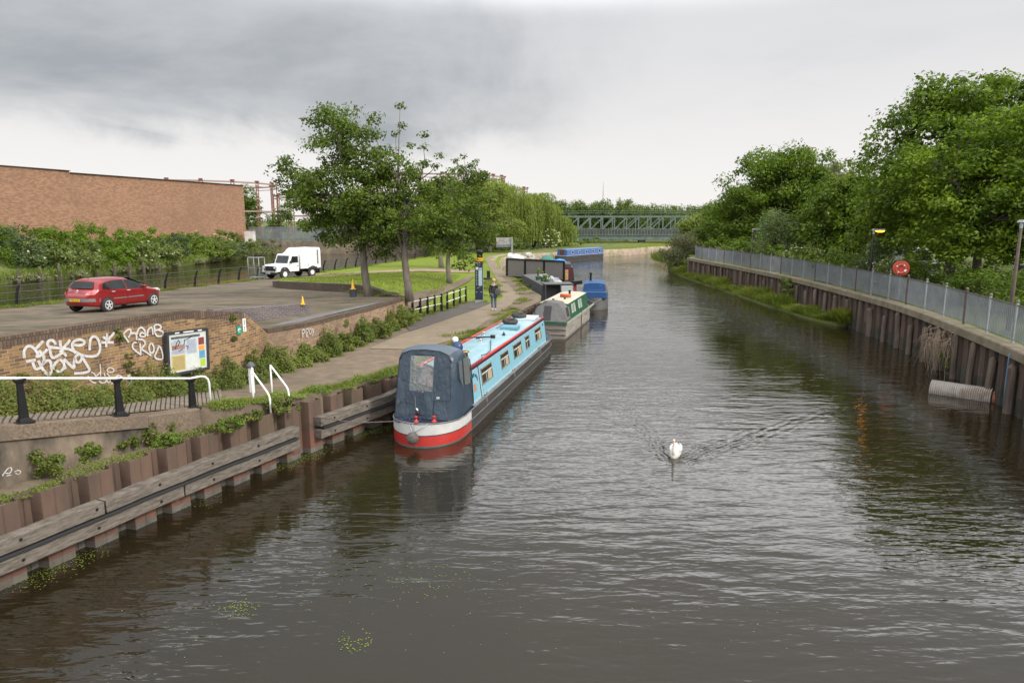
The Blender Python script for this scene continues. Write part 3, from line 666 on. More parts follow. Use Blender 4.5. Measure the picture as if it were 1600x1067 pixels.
# ---- sheet piling with two timber walers, left bank
def polyline_samples(pts, step):
    out = []; L_ = 0; seg = []
    for a, b in zip(pts, pts[1:]): l = math.hypot(b[0]-a[0], b[1]-a[1]); seg.append((L_, l, a, b)); L_ += l
    s = 0
    while s <= L_:
        for s0, l, a, b in seg:
            if s0 <= s <= s0+l+1e-6: t = (s-s0)/l; out.append((a[0]+(b[0]-a[0])*t, a[1]+(b[1]-a[1])*t, (b[0]-a[0])/l, (b[1]-a[1])/l, s)); break
        s += step
    return out
def ptop(y): return interp(y, [(0, 1.45), (17, 1.45), (20.5, 1.3), (26, 1.22), (60, 1.15)])
def piling(name, pts, top, zb, label, mats, side=1, per=.86, dep=.24, y0=None, cat='wall', group=None, jag=.0, base=(0, 0, 0)):
    t = thing(name, label, cat, base, 0, group); r = random.Random(3)
    prof = [(0, 0), (.05, dep), (.27, dep), (.29, dep-.015), (.31, dep), (.53, dep), (.60, 0), (.72, 0), (.735, .02), (.75, 0)]
    prof = [(a/.86*per, b) for a, b in prof]
    S = polyline_samples(pts, per); A = []
    for x, y, dx, dy, s in S:
        nx, ny = dy*side, -dx*side; k = r.uniform(-jag, jag)
        for a, b in prof: A.append((x+dx*a+nx*b, y+dy*a+ny*b, k))
    mb = MB(); n = len(A); zz = [zb, .0, .13, .60, 9]
    for li in range(4):
        P = [(p[0]-base[0], p[1]-base[1], zz[li]) for p in A]+[(p[0]-base[0], p[1]-base[1], (top(p[1])+p[2]) if li == 3 else zz[li+1]) for p in A]
        mb.add(P, [(k, k+1, n+k+1, n+k) for k in range(n-1)], 1 if li < 2 else (2 if li == 2 else 0))
    # thickness of the steel seen from above
    P = []
    for x, y, k in A: P += [(x-base[0], y-base[1], top(y)+k), (x-.02-base[0], y-base[1], top(y)+k), (x-.02-base[0], y-base[1], top(y)-.4)]
    mb.add(P, [(3*k, 3*k+3, 3*k+4, 3*k+1) for k in range(n-1)]+[(3*k+1, 3*k+4, 3*k+5, 3*k+2) for k in range(n-1)], 0)
    mb.build('sheet_pile', mats, t, fix=False)
    return t
pl_base = (-6.85, 15.4, 0)
PT = piling('sheet_pile_wall', PILE[:10], ptop, -.8, 'rusty brown corrugated sheet pile wall along the near left canal edge with timber rubbing beams', [m_pile, m_pile_wet, m_pile_rust], base=pl_base)
def off(pts, d):
    out = []
    for i, p in enumerate(pts):
        a = pts[max(i-1, 0)]; b = pts[min(i+1, len(pts)-1)]; dx, dy = b[0]-a[0], b[1]-a[1]; l = math.hypot(dx, dy); out.append((p[0]+dy/l*d, p[1]-dx/l*d))
    return out
def waler(y0, y1, z, hh, dep, d, name, m):
    pts = [p for p in off(PILE[:10], d)]
    S = [s for s in polyline_samples(pts, .04) if y0 <= s[1] <= y1]; mb = MB()
    rings = []
    for x, y, dx, dy, s in S:
        nx, ny = dy, -dx; w = .008*math.sin(s*1.3)+.004*math.sin(s*3.7); x -= pl_base[0]; y -= pl_base[1]
        rings.append([(x-nx*dep/2, y-ny*dep/2, z-hh/2+w), (x+nx*dep/2, y+ny*dep/2, z-hh/2+w), (x+nx*dep/2, y+ny*dep/2, z+hh/2+w), (x-nx*dep/2, y-ny*dep/2, z+hh/2+w)])
    mb.loft(rings); return mb.build(name, m, PT, bev=.005)
for a, b in ((3.8, 9.0), (9.0, 12.3), (12.3, 17.05), (17.75, 24.5)):
    waler(a, b, .84, .24, .26, .37, 'timber_beam', m_timber)
for a, b in ((3.8, 10.2), (10.2, 13.9), (13.9, 17.05), (17.75, 24.5)):
    waler(a, b, .50, .23, .26, .37, 'timber_beam', m_timber)
waler(3.8, 17.0, .665, .05, .34, .37, 'rubber_strip', m_rubber); waler(17.8, 24.4, .665, .05, .34, .37, 'rubber_strip', m_rubber)
mb = MB()
for x, y, dx, dy, s in polyline_samples(off(PILE[:10], .505), 1.35):
    if y < 24 and not 16.8 < y < 18:
        for z in (.86, .49): mb.tube([(x-pl_base[0], y-pl_base[1], z), (x+dy*.012-pl_base[0], y-dx*.012-pl_base[1], z)], .028, 8)
mb.build('bolt', m_black, PT)
# capping of soil and the concrete abutment with coping
CW = [(-13.9, 5.0), (-9.62, 11.65), (-8.72, 13.2), (-8.02, 14.35), (-7.35, 15.35)]
t = thing('concrete_retaining_wall', 'stained concrete retaining wall with a thick coping under the black and white railing', 'wall', (-8.3, 13.2, 1.4))
ct = [interp(y, [(5, 3.3), (11.65, 2.56), (13.2, 2.25), (14.35, 2.02), (15.25, 1.86)]) for x, y in CW]
wall_strip('wall', rel(off(CW, .10), t), relz([.8]*5, t), relz([z-.235 for z in ct], t), .3, m_conc, t, 1)
wall_strip('coping', rel(off(CW[:4], .17), t), relz([z-.24 for z in ct[:4]], t), relz([z+.03 for z in ct[:4]], t), .42, m_conc_top, t, 1)
mb = MB(); a, b = off(CW, .19)[3:5]; nx, ny = -.82, .57
mb.prism([(a[0]-t.location.x, a[1]-t.location.y), (b[0]-t.location.x, b[1]-t.location.y), (b[0]+nx*.5-t.location.x, b[1]+ny*.5-t.location.y), (a[0]+nx*.44-t.location.x, a[1]+ny*.44-t.location.y)], -.15, lambda x, y: .64-.11*(y-1.1))
mb.build('end_block', m_conc_top, t, bev=.03)
strokes('graffiti', [[(20,660),(60,600),(100,570),(120,600),(90,640),(50,630)],[(110,650),(60,660)],[(140,620),(180,600),(210,620),(180,650),(150,630)]], 6.4, (0, 640), .018, (off(CW, .1)[1], off(CW, .1)[2]), t)
drape('bank_soil', [(-12.15, 3.9), (-8.29, 12.2), (-6.8, 15.5), (-6.9, 15.8), (-7.6, 15.4), (-8.9, 13.3), (-14.2, 5.2)], lambda x, y: 1.36, m_dirt, step=.7)

# ---- low blue-brick upstand, planter wall
t = thing('low_brick_wall', 'low dark purple brick wall with a sloping top standing on the plaza', 'wall', (-9.2, 25.2, PZ(-9.2, 25.2)))
a, b = (-10.3, 23.4), (-8.05, 27.0)
wall_strip('wall', rel([a, b], t), relz([2.5, 2.4], t), relz([3.16, 2.93], t), .42, m_blueb, t, 1)
t = thing('planter_wall', 'low curved dark brick wall holding the edge of the lawn', 'wall', (-11.1, 40.1, PZ(-11.1, 40.1)))
PLWf = PLW+[(-5.6, 34.6)]
wall_strip('wall', rel(PLWf, t), relz([PZ(x, y)-.2 for x, y in PLWf], t), relz([PZ(x, y)+h for (x, y), h in zip(PLWf, [.36, .42, .45, .45, .45, .42, .36, .26, .12, .05])], t), .34, m_dkb, t, -1)

# ---- warehouse
t = thing('brick_warehouse', 'huge windowless orange brick warehouse behind the river bushes', 'building', (-56, 108, 2))
BW = [(-76, 42), (-63.0, 86.0), (-60.3, 95.6), (-50.0, 130.0)]
top = lambda p: 12.95 if p[1] < 100 else 12.6
wall_strip('wall', rel(BW[:3], t), relz([1.5]*3, t), relz([12.85]*3, t), .5, m_redb, t, 1)
wall_strip('wall', rel(BW[2:], t), relz([1.5]*2, t), relz([12.6]*2, t), .5, m_redb, t, 1)
wall_strip('wall', rel([(-50.0, 130.0), (-75, 138)], t), relz([1.5]*2, t), relz([12.6]*2, t), .5, m_redb, t, 1)
mb = MB(); mb.prism(rel([(-76.6, 42), (-63.6, 86), (-50.6, 130.4), (-75, 139), (-110, 139), (-120, 42)], t), 10.0, 10.2); mb.build('roof', m_asph, t)
mb = MB()
for p, q in ((BW[0], BW[2]), (BW[2], BW[3])):
    z = 10.87 if q == BW[2] else 10.62
    mb.beam((p[0]-t.location.x, p[1]-t.location.y, z), (q[0]-t.location.x, q[1]-t.location.y, z), .62, .06)
mb.build('coping', M('lead_coping', (.12, .115, .11)), t)
for fr in (.18, .52, .80):
    px, py = -60.3+10.3*fr+.28, 95.6+34.4*fr-.1; mb = MB(); mb.beam((px+56, py-108, .2), (px+56, py-108, 10.4), .07, .07); mb.build('movement_joint', m_dkb, t)
mb = MB(); mb.beam((-60.9+56+.5, 93.3-108+.35, 5.4), (-60.9+56+.5, 93.3-108+.35, 7.6), .12, .12); mb.build('drainpipe', m_dkb, t)

# ---- stone quay wall, palisade and white pier behind the truck
t = thing('stone_quay_wall', 'old brown stone quay wall across the back river', 'wall', (-38, 129.4, 0))
wall_strip('wall', rel([(-46, 127.6), (-30, 130.6), (-15, 128.6)], t), [-.5]*3, [2.4]*3, .8, m_stone, t, 1)
t = thing('palisade_fence', 'grey steel palisade fence on top of the stone quay wall', 'fence', (-38, 131.5, 2.3))
mb = MB(); r = random.Random(5)
for i in range(150):
    x = -12+i*.22; mb.box((x, .04*x*.0, 1.35), (.15, .04, 2.7)); 
mb.build('pale', m_fence, t); mb = MB()
for z in (.5, 2.1): mb.box((4.5, .06, z), (33, .05, .08))
for i in range(12): mb.box((-12+i*3, .1, 1.2), (.12, .1, 2.4))
mb.build('rail', m_galv, t)
t = thing('white_pier', 'white painted brick pier at the water edge beside the warehouse', 'pier', (-49.0+.6, 127.6, 2.0))
mb = MB(); mb.box((0, 0, .9), (1.6, 1.2, 2.8)); mb.build('pier_body', M('flaking_white', (.62, .60, .58), (.45, .40, .38), 1.2), t, bev=.03)
mb = MB(); mb.box((0, 0, 2.39), (1.75, 1.3, .16)); mb.build('pier_cap', m_redb and M('red_cap', (.3, .16, .12)), t)

# ---- gas holder guide frames
def gasholder(label, cx, cy, rad, zt_, n, dw=.7, a0=0.0):
    t = thing('gas_holder_frame', label, 'gas holder', (cx, cy, 1.7), 0, 'gas holder frames on the skyline')
    hgt = zt_-1.7; red = M('gas_holder_red', (.22, .085, .06), (.16, .07, .055), .5, .8); mr = MB(); ring = []
    for k in range(n):
        a = a0+2*math.pi*k/n; x, y = rad*math.cos(a), rad*math.sin(a); c = MB()
        for s in (-1, 1):
            c.box((x-math.sin(a)*s*dw/2, y+math.cos(a)*s*dw/2, hgt/2), (.16, .16, hgt))
        for j in range(int(hgt/.9)):
            c.box((x, y, .6+j*.9), (.12, dw, .12), a)
        c.box((x, y, hgt+.05), (.6, .6, .4), a, top=(1.3, 1.3))
        c.build('column', red, t)
        ring.append((x, y))
    pk = M('ring_pink', (.30, .21, .18), (.24, .17, .15), .4)
    for lv, hh in ((hgt-.25, .35), (hgt-1.0, .15), (hgt*.5, .3)):
        mr = MB()
        for i in range(n):
            a, b = ring[i], ring[(i+1) % n]; mr.beam((a[0], a[1], lv), (b[0], b[1], lv), .25, hh)
        mr.build('ring_girder', pk, t)
gasholder('tall gas holder frame rising behind the warehouse roof on the left', -76, 166, 19, 14.8, 18)
gasholder('gas holder frame seen at the left edge of the ash trees', -48, 196, 18, 13.0, 18, 1.0)
gasholder('tallest gas holder frame showing above the willows', -18.5, 178, 16.6, 17.0, 22, .6)
gasholder('low gas holder frame beyond the right end of the willows', -3.5, 205, 8, 15.5, 12, .8)

# ---- iron railway bridge
t = thing('railway_bridge', 'long green lattice girder railway bridge crossing the river', 'bridge', (25, 139, 2.6), R(-4))
m_green = M('bridge_green', (.105, .15, .125), (.075, .11, .095), .8, .6, c3=(.15, .16, .14), s3=.6); m_br2 = M('bridge_bars', (.13, .165, .145), (.09, .12, .105), .8, .6)
x0, x1 = -26, 46; hgt = 4.7
for yy, nm in ((0, 'girder'), (5.5, 'girder')):
    mb = MB(); mb.box(((x0+x1)/2, yy, hgt-.35), (x1-x0, .45, .35)); mb.box(((x0+x1)/2, yy, .25), (x1-x0, .5, .5)); mb.box(((x0+x1)/2, yy, 1.0), (x1-x0, .12, .12))
    mb.box(((x0+x1)/2, yy-.25, 1.75), (x1-x0, .2, .22)); mb.build(nm, m_green, t)
    mb = MB(); k = 0; x = x0
    while x < x1:
        mb.beam((x, yy-.1, .4), (x, yy-.1, hgt-.4), .22, .18, up=(0, 1, 0)); mb.beam((x, yy-.15, 1.8), (x+2.4, yy-.15, hgt-.5), .2, .1, up=(0, 1, 0)) if yy == 0 or k % 2 == 0 else None
        x += 2.4; k += 1
    mb.build('lattice_bar', m_br2, t)
mb = MB(); x = x0
while x < x1: mb.box((x, -.42, 1.25), (.09, .08, 1.3)); x += .6
for z in (.75, 1.9): mb.box(((x0+x1)/2, -.42, z), (x1-x0, .1, .1))
mb.build('parapet', m_br2, t)
mb = MB(); mb.box(((x0+x1)/2, .9, 1.15), (x1-x0, .06, 1.7)); mb.build('web_plate', M('web_plate', (.085, .095, .08), (.14, .125, .10), 2.5, .8), t)
mb = MB(); mb.box(((x0+x1)/2, 2.7, -.1), (x1-x0, 6.2, .3)); mb.build('deck', m_green, t)
mb = MB()
for z in (hgt+.35, hgt+.75): mb.beam((x0, .1, z), (x1, .1, z), .08, .08)
x = x0
while x < x1: mb.beam((x, .1, hgt-.2), (x, .1, hgt+.8), .1, .1); x += 3.6
mb.build('handrail', m_br2, t)
for xx in (1.2, 24): 
    mb = MB(); mb.lathe([(.75, -2.6), (.75, -.4), (.95, -.38), (.95, -.25)], (xx, 1, 0), 16); mb.build('pier', M('bridge_pier', (.42, .41, .38), (.3, .29, .27), .8), t, True)

# ---- sky mast far away
t = thing('radio_mast', 'thin pale radio mast on the horizon above the distant trees', 'mast', (47, 360, 1.7))
mb = MB(); mb.tube([(0, 0, 0), (0, 0, 18.5), (0, 0, 24)], [.3, .2, .06], 6); mb.build('mast', m_galv, t)

# ================================================================== RIGHT BANK
RB = (19.5, 34.5, 0)
RWc = [(9.6, 2.0), (12.6, 10), (16.45, 21.3)]+RW[3:]
t = piling('quay_wall', RWc, lambda y: 1.84, -.8, 'tall dark rusty piled quay wall with timber posts along the right bank', [m_pile2, m_pile_wet2], side=-1, per=.8, dep=.2, base=RB, jag=.05)
RR = off(RWc, -.28); mb = MB(); r = random.Random(8)
for i, (x, y, dx, dy, s) in enumerate(polyline_samples(RR, 1.72)):
    h = r.uniform(1.35, 1.83); w = r.uniform(.22, .33); px, py = x-RB[0]+r.uniform(-.05, .05), y-RB[1]
    q = MB(); q.tube([(px, py, -.8), (px+r.uniform(-.05, .05), py, .5), (px+r.uniform(-.05, .05), py, h-.08), (px, py, h)], [w/2, w/2*.96, w/2, w/2*.6], 8)
    q.build('timber_post', m_timber_d, t, 'auto')
def rib(pts, z0, z1, wid, dz=0):
    mb = MB(); a = off(pts, -wid*.5-.12); b = off(pts, wid*.5); 
    mb.loft([[(p[0]-RB[0], p[1]-RB[1], z0), (p[0]-RB[0], p[1]-RB[1], z1-.04), (p[0]-RB[0]+.05, p[1]-RB[1], z1), (q[0]-RB[0], q[1]-RB[1], z1), (q[0]-RB[0], q[1]-RB[1], z0)] for p, q in zip(a, b)])
    return mb
m_cope = M('mossy_coping', (.20, .165, .115), (.13, .11, .075), 2.5, .95, bump=.02, bscale=8, c3=(.10, .105, .04), s3=1.2)
RS = [(s[0], s[1]) for s in polyline_samples(RWc, 1.5)]
rib(RS, 1.80, 2.12, .45).build('coping', m_cope, t)
# railings, one panel and one post per bay
FR = off(RWc, .02); BAY = 2.2
S = [s for s in polyline_samples(off(RWc, .10), BAY)]
t = thing('steel_railing', 'long pale grey steel railing of close vertical bars on the right quay', 'railing', (19.5, 34.5, 2.12))
o = t.location
for i, (a, b) in enumerate(zip(S, S[1:])):
    A = Vector((a[0]-o.x, a[1]-o.y, 0)); B = Vector((b[0]-o.x, b[1]-o.y, 0)); q = MB(); n = 16
    for k in range(1, n):
        p = A.lerp(B, k/n); q.tube([(p.x, p.y, .10), (p.x, p.y, 1.30)], .0235, 4, cap=False)
    ux = (B-A).normalized()
    q.beam(A+Vector((0, 0, .13)), B+Vector((0, 0, .13)), .045, .02)
    q.build('railing_panel', m_fence, t)
    q = MB(); q.beam(A+Vector((0, 0, 1.28)), B+Vector((0, 0, 1.28)), .06, .025)
    for k in range(0, n, 2):
        p = A.lerp(B, (k+.5)/n); q.tube([(p.x, p.y, 1.29), (p.x, p.y, 1.36)], [.012, .002], 4, cap=False)
    q.build('top_rail', m_rustrail, t)
for i, a in enumerate(S):
    q = MB(); x, y = a[0]-o.x, a[1]-o.y; q.box((x, y, .68), (.07, .07, 1.36)); q.build('post', m_galv if i % 3 else m_rustrail, t)
    q = MB(); q.lathe([(.02, 1.36), (.045, 1.38), (.055, 1.41), (.045, 1.45), (.01, 1.47)], (x, y, 0), 8); q.build('post_cap', m_cope, t, True)
# lamps
def lamp(label, x, y, z0, hgt, rz, lit=False, lean=0):
    t = thing('street_lamp', label, 'street lamp', (x, y, z0), rz, 'street lamps behind the right railing')
    mb = MB(); mb.tube([(0, 0, -.1), (0, 0, 1.2), (0, 0, hgt)], [.075, .07, .045], 10); mb.build('pole', m_rustrail if not lit else m_black, t, True)
    mb = MB(); mb.box((.28, 0, hgt+.02), (.75, .26, .10), 0, top=(.85, .8)); mb.tube([(0, 0, hgt-.25), (0, 0, hgt+.02)], .06, 8); mb.build('lamp_head', m_galv, t, bev=.02)
    mb = MB(); mb.lathe([(.10, -.09), (.17, -.04), (.18, 0)], (.36, 0, hgt-.03), 12, sc_=(1.5, .75)); mb.build('lamp_lens', emit_mat('sodium_glow', (1, .36, .02), 7) if lit else M('lens', (.45, .43, .38), rough=.25), t, True)
lamp('street lamp with a glowing orange light behind the right railing', *D(1366, 357, 40)[:2], 2.1, 3.55, 0, True)
lamp('tall pale headed street lamp at the right edge of the picture', *D(1590, 400, 25.5)[:2], 2.1, 4.05, R(15))
lamp('small unlit street lamp in front of the large round tree', *D(1177, 357, 62)[:2], 2.1, 3.3, 0)
# lifebuoy housing
p = D(1409, 412, 36); t = thing('lifebuoy_station', 'red lifebuoy housing on a post behind the right railing', 'lifebuoy', (p.x, p.y, 2.1), R(-28))
m_red = M('red_plastic', (.46, .055, .035), (.40, .045, .03), 3, .4)
mb = MB(); mb.tube([(0, .05, -.1), (0, .05, 1.2)], .045, 8); mb.build('post', m_galv, t)
pr = [(math.cos(a)*.34+(.06 if math.cos(a) > 0 else -.06), math.sin(a)*.38+1.62) for a in [k*math.pi/12 for k in range(24)]]
mb = MB(); mb.xprism(pr, -.05, .10); mb.build('housing', m_red, t, bev=.03)
mb = MB()
for k in range(24):
    a, b = 2*math.pi*k/24, 2*math.pi*(k+1)/24
    mb.tube([(.22*math.cos(a), -.085, 1.6+.22*math.sin(a)), (.22*math.cos(b), -.085, 1.6+.22*math.sin(b))], .055, 8, cap=False)
mb.build('lifebuoy', M('buoy_orange', (.55, .10, .05), rough=.5), t, True)
mb = MB()
for a0 in (-40, 50, 140, 230):
    L_ = [a0+k*8 for k in range(5)] if a0 == -40 else [a0+k*5 for k in range(3)]
    mb.tube([(.22*math.cos(R(a)), -.085, 1.6+.22*math.sin(R(a))) for a in L_], .062, 8)
mb.build('reflective_band', m_white, t, True)
# corrugated pipe afloat, rope on the wall
a, b = G(1457, 613), G(1556, 628); t = thing('corrugated_pipe', 'grey corrugated pipe lying in the water against the right quay', 'pipe', ((a.x+b.x)/2, (a.y+b.y)/2+.1, .12), math.atan2(b.y-a.y, b.x-a.x))
Ln = (b-a).length; pr = []
for k in range(int(Ln/.065)): x = -Ln/2+k*.065; pr += [(.30, x), (.335, x+.015), (.335, x+.04), (.30, x+.055)]
mb = MB(); mb.lathe(pr, n=24, axis='X'); mb.build('pipe_shell', M('pipe_grey', (.36, .33, .30), (.27, .245, .22), 3, .75, c3=(.18, .13, .09), s3=2), t, 'auto')
mb = MB(); mb.lathe([(.26, Ln/2-.02), (.26, Ln/2+.10), (.20, Ln/2+.11)], n=16, axis='X'); mb.build('pipe_end', M('rusty_end', (.25, .10, .06), rough=.9), t)
t = thing('mooring_rope', 'blue rope hanging down the right quay wall', 'rope', (0, 0, 0)); mb = MB()
P = [VP(1583, 552, (16.0, 21.3), (.33, .94)), VP(1580, 575, (16.0, 21.3), (.33, .94)), VP(1577, 600, (15.9, 21.3), (.33, .94)), VP(1573, 636, (15.9, 21.3), (.33, .94))]
t.location = P[0]; mb.tube([p-P[0]+Vector((-.12, 0, 0)) for p in P], .016, 6); mb.build('rope', M('blue_rope', (.06, .16, .26), rough=.8), t, True)

# ================================================================== LEFT BANK FURNITURE
# black curved posts with three rails by the back river
def curved_railing(label, pts, zf, rail_m=m_black):
    t = thing('curved_railing', label, 'railing', (pts[0][0], pts[0][1], zf(*pts[0]))); o = t.location
    for i, (x, y) in enumerate(pts):
        a = pts[max(i-1, 0)]; b = pts[min(i+1, len(pts)-1)]; d = Vector((b[0]-a[0], b[1]-a[1], 0)).normalized(); nrm = Vector((d.y, -d.x, 0))
        z = zf(x, y)-o.z; base = Vector((x-o.x, y-o.y, z)); q = MB(); P = []; W_ = []
        for k in range(9):
            s = k/8; P.append(base+nrm*(.30*s**2.2-.05)+Vector((0, 0, -.05+1.16*s))); W_.append(.085*(1-.45*s))
        rings = []
        for k, p in enumerate(P):
            tt = (P[min(k+1, 8)]-P[max(k-1, 0)]).normalized(); ac = tt.cross(d).normalized()
            rings.append([p+ac*W_[k]+d*.022, p+ac*W_[k]-d*.022, p-ac*W_[k]-d*.022, p-ac*W_[k]+d*.022])
        q.loft(rings); q.build('post', m_black, t, bev=.006)
    for s in (.36, .68, .97):
        q = MB(); P = []
        for i, (x, y) in enumerate(pts):
            a = pts[max(i-1, 0)]; b = pts[min(i+1, len(pts)-1)]; d = Vector((b[0]-a[0], b[1]-a[1], 0)).normalized(); nrm = Vector((d.y, -d.x, 0))
            P.append(Vector((x-o.x, y-o.y, zf(x, y)-o.z))+nrm*(.30*s**2.2-.05)+Vector((0, 0, -.05+1.16*s)))
        q.tube(P, .022, 6); q.build('rail', M('rail_grey', (.06, .062, .065), rough=.45), t, True)
curved_railing('black railing with inward curved posts behind the red car', RAIL1, PZ)
curved_railing('black railing with inward curved posts beyond the white truck', RAIL2, lambda x, y: hI(x, y))
# timber posts standing in the back river
r = random.Random(2)
for i, (u, v, vt) in enumerate([(29, 443, 421), (63, 440, 417), (94, 437, 415), (124, 432, 414), (152, 431, 412), (179, 430, 411), (203, 428, 411), (225, 426, 410), (249, 423, 414)]):
    p = G(u, v); t = thing('mooring_post', ['leaning', 'upright', 'weathered'][i % 3]+' timber post standing in the back river, '+['first', 'second', 'third', 'fourth', 'fifth', 'sixth', 'seventh', 'eighth', 'ninth'][i]+' from the left', 'post', p, 0, 'timber posts in the back river')
    h = (v-vt)/F*p.y*1.02; mb = MB(); mb.tube([(0, 0, -.5), (.02, 0, h*.5), (r.uniform(-.06, .06), 0, h)], [.17, .16, .15], 8); mb.build('post_shaft', m_timber_d, t, 'auto')

# white rail on black cast posts on the coping
t = thing('cast_iron_railing', 'white tube handrail on three black tapered cast iron posts', 'railing', (-8.2, 12.6, 2.3)); o = t.location
fp = [VP(-70, 690, CW[1], (CW[2][0]-CW[1][0], CW[2][1]-CW[1][1])), None]
posts = []
for u, v, vt in ((40, 664, 592), (190, 657, 592), (310, 634, 592)):
    for k in range(400):      # walk along the coping to the post's place
        s = k/400; q = (CW[1][0]+(CW[4][0]-CW[1][0])*s, CW[1][1]+(CW[4][1]-CW[1][1])*s)
        rr = ray(u, v); tt = q[1]/rr.y
        if rr.x*tt <= q[0]-.02: break
    zz = interp(q[1], [(11.65, 2.59), (13.2, 2.28), (14.35, 2.05), (15.25, 1.87)]); D_ = D(u, vt, q[1]); posts.append((q[0]-o.x-.05, q[1]-o.y, zz-o.z, D_.z-o.z))
ang = math.atan2(CW[4][1]-CW[1][1], CW[4][0]-CW[1][0])
posts.insert(0, (posts[0][0]*2-posts[1][0], posts[0][1]*2-posts[1][1], posts[0][2]+.35, posts[0][3]*2-posts[1][3]))
for x, y, z0, z1 in posts:
    q = MB(); h = z1-z0
    q.box((x, y, z0+.02), (.30, .22, .045), ang); q.box((x, y, z0+.075), (.20, .15, .07), ang, top=(.8, .8)); q.box((x, y, z0+.08+h*.42), (.15, .10, h*.84), ang, top=(.62, .72))
    q.box((x, y, z1-.055), (.105, .075, .07), ang, top=(1.9, 1.5)); q.box((x, y, z1-.012), (.20, .11, .03), ang); q.build('post', m_black, t, bev=.008)
q = MB(); P = [Vector((p[0], p[1], p[3]+.012)) for p in posts]; e = P[-1]; d = Vector((math.cos(ang), math.sin(ang), 0)); zb = posts[-1][2]-.03
q.tube(P+[e+d*.25, e+d*.36+Vector((0, 0, -.03)), e+d*.43+Vector((0, 0, -.10)), e+d*.46+Vector((0, 0, -.2)), Vector((e.x+d.x*.46, e.y+d.y*.46, zb))], .024, 10); q.build('handrail', m_white, t, True)
# ladder handrails
def hoop(label, a, b, h):
    t = thing('ladder_handrail', label, 'handrail', (a[0], a[1], a[2]), 0, 'white handrails of the canal ladder'); q = MB(); B = Vector(b)-Vector(a)
    q.tube([(0, 0, -.05), (0, 0, h)], .024, 10); q.tube([(0, 0, h-.01), B*.86+Vector((0, 0, h*.50)), B*.96+Vector((0, 0, h*.42)), B+Vector((0, 0, h*.3)), B+Vector((0, 0, -.1))], .024, 10)
    q.build('handrail_tube', m_white, t, True)
a = G(397, 640, 1.5); b = G(423, 644, 1.46); hoop('near white bent tube handrail at the canal ladder beside the white bollard', a, b, 1.02)
a = G(426, 627, 1.5); b = G(452, 632, 1.46); hoop('far white bent tube handrail at the canal ladder', a, b, .98)
p = G(394, 613, 1.55); t = thing('bollard', 'white ribbed timber bollard with a dark grey cap behind the ladder handrails', 'bollard', p)
q = MB()
for k in range(4): q.box((-.05+k*.04, .03-k*.03, .36), (.036, .10, .74))
q.build('bollard_shaft', m_white, t, bev=.01); q = MB(); q.lathe([(.12, .71), (.13, .76), (.07, .83), (.03, .86)], (.01, 0, 0), 10); q.build('cap', M('lead_grey', (.08, .085, .09), rough=.6), t, True)

# black posts with white rails by the totem
def white_rails(label, us):
    P = [G(u, v, 1.26) for u, v in us]; t = thing('post_and_rail_fence', label, 'railing', P[0], 0, 'black post and white rail fences on the towpath'); o = P[0]
    d = (P[-1]-P[0]).normalized()
    for i, p in enumerate(P):
        w = d*(i*(P[-1]-P[0]).length/(len(P)-1)); q = MB(); q.box((w.x, w.y, .44), (.13, .11, .96), math.atan2(d.y, d.x), top=(.75, .75)); q.lathe([(.055, .92), (.045, .96), (.01, .985)], (w.x, w.y, 0), 8); q.build('post', m_black, t, bev=.006)
    for z in (.42, .84):
        q = MB(); e = P[-1]-P[0]; q.tube([(-d.x*.08, -d.y*.08, z), (e.x, e.y, z)], .024, 8); q.build('rail', m_white, t, True)
    return t
white_rails('longer black post fence with two white rails next to the end of the brick wall', [(645, 497), (652, 495), (665, 492), (679, 488.5), (690, 486)])
t = white_rails('shorter black post fence with two white rails beside the tall sign', [(699, 483), (709, 480), (719, 477), (728, 472)])

# wayfinding totem
t = thing('wayfinding_sign', 'tall dark blue wayfinding pillar with a yellow top and map panel', 'sign', G(748.5, 473, 1.24), R(3))
m_navy = M('navy_panel', (.018, .028, .048), rough=.35); m_yel = M('sign_yellow', (.70, .36, .01), rough=.4)
q = MB(); q.box((0, 0, .06), (.46, .14, .24)); q.build('base', m_galv, t)
q = MB(); q.box((0, 0, 1.35), (.48, .13, 2.35)); q.build('panel', m_navy, t, bev=.008)
q = MB(); q.box((.257, .0, 1.32), (.032, .15, 2.62)); q.build('side_trim', m_galv, t)
q = MB(); q.box((0, 0, 2.62), (.55, .16, .20)); q.build('yellow_cap', m_yel, t, bev=.008)
q = MB(); q.box((.09, -.072, 1.52), (.22, .006, .95)); q.build('map', M('map_blue', (.26, .40, .46), (.36, .47, .45), 9, .4), t)
q = MB(); q.box((-.11, -.072, 2.10), (.16, .006, .16)); q.box((.10, -.072, 2.05), (.2, .006, .05)); q.box((.10, -.072, 2.13), (.2, .006, .02))
for k in range(9): q.box((-.14, -.071, 1.92-.1*k), (.10-.03*(k % 3 == 1), .005, .022))
q.box((-.02, -.071, .93), (.22, .005, .015), 0, tilt=(R(-20), 'Y')); q.box((-.14, -.071, .66), (.07, .005, .03)); q.box((.14, -.071, .66), (.07, .005, .03)); q.build('lettering', M('sign_text', (.55, .57, .58), rough=.5), t)
text_mesh('title', 'Bow Locks', .075, m_black, t, frame_mtx((-.02, -.083, 2.60), (1, 0, 0), (0, 0, 1)))
text_mesh('subtitle', 'Three Mills', .07, M('sign_white', (.7, .7, .7)), t, frame_mtx((-.06, -.07, 2.44), (1, 0, 0), (0, 0, 1)))
t = thing('rubber_weight', 'small black rubber weight lying on the verge behind the tall sign', 'weight', G(761, 437, 1.26))
q = MB(); q.box((0, 0, .08), (.8, .5, .16)); q.box((.12, .1, .45), (.28, .1, .62), tilt=(.25, 'X')); q.build('weight_body', m_rubber, t, bev=.03)
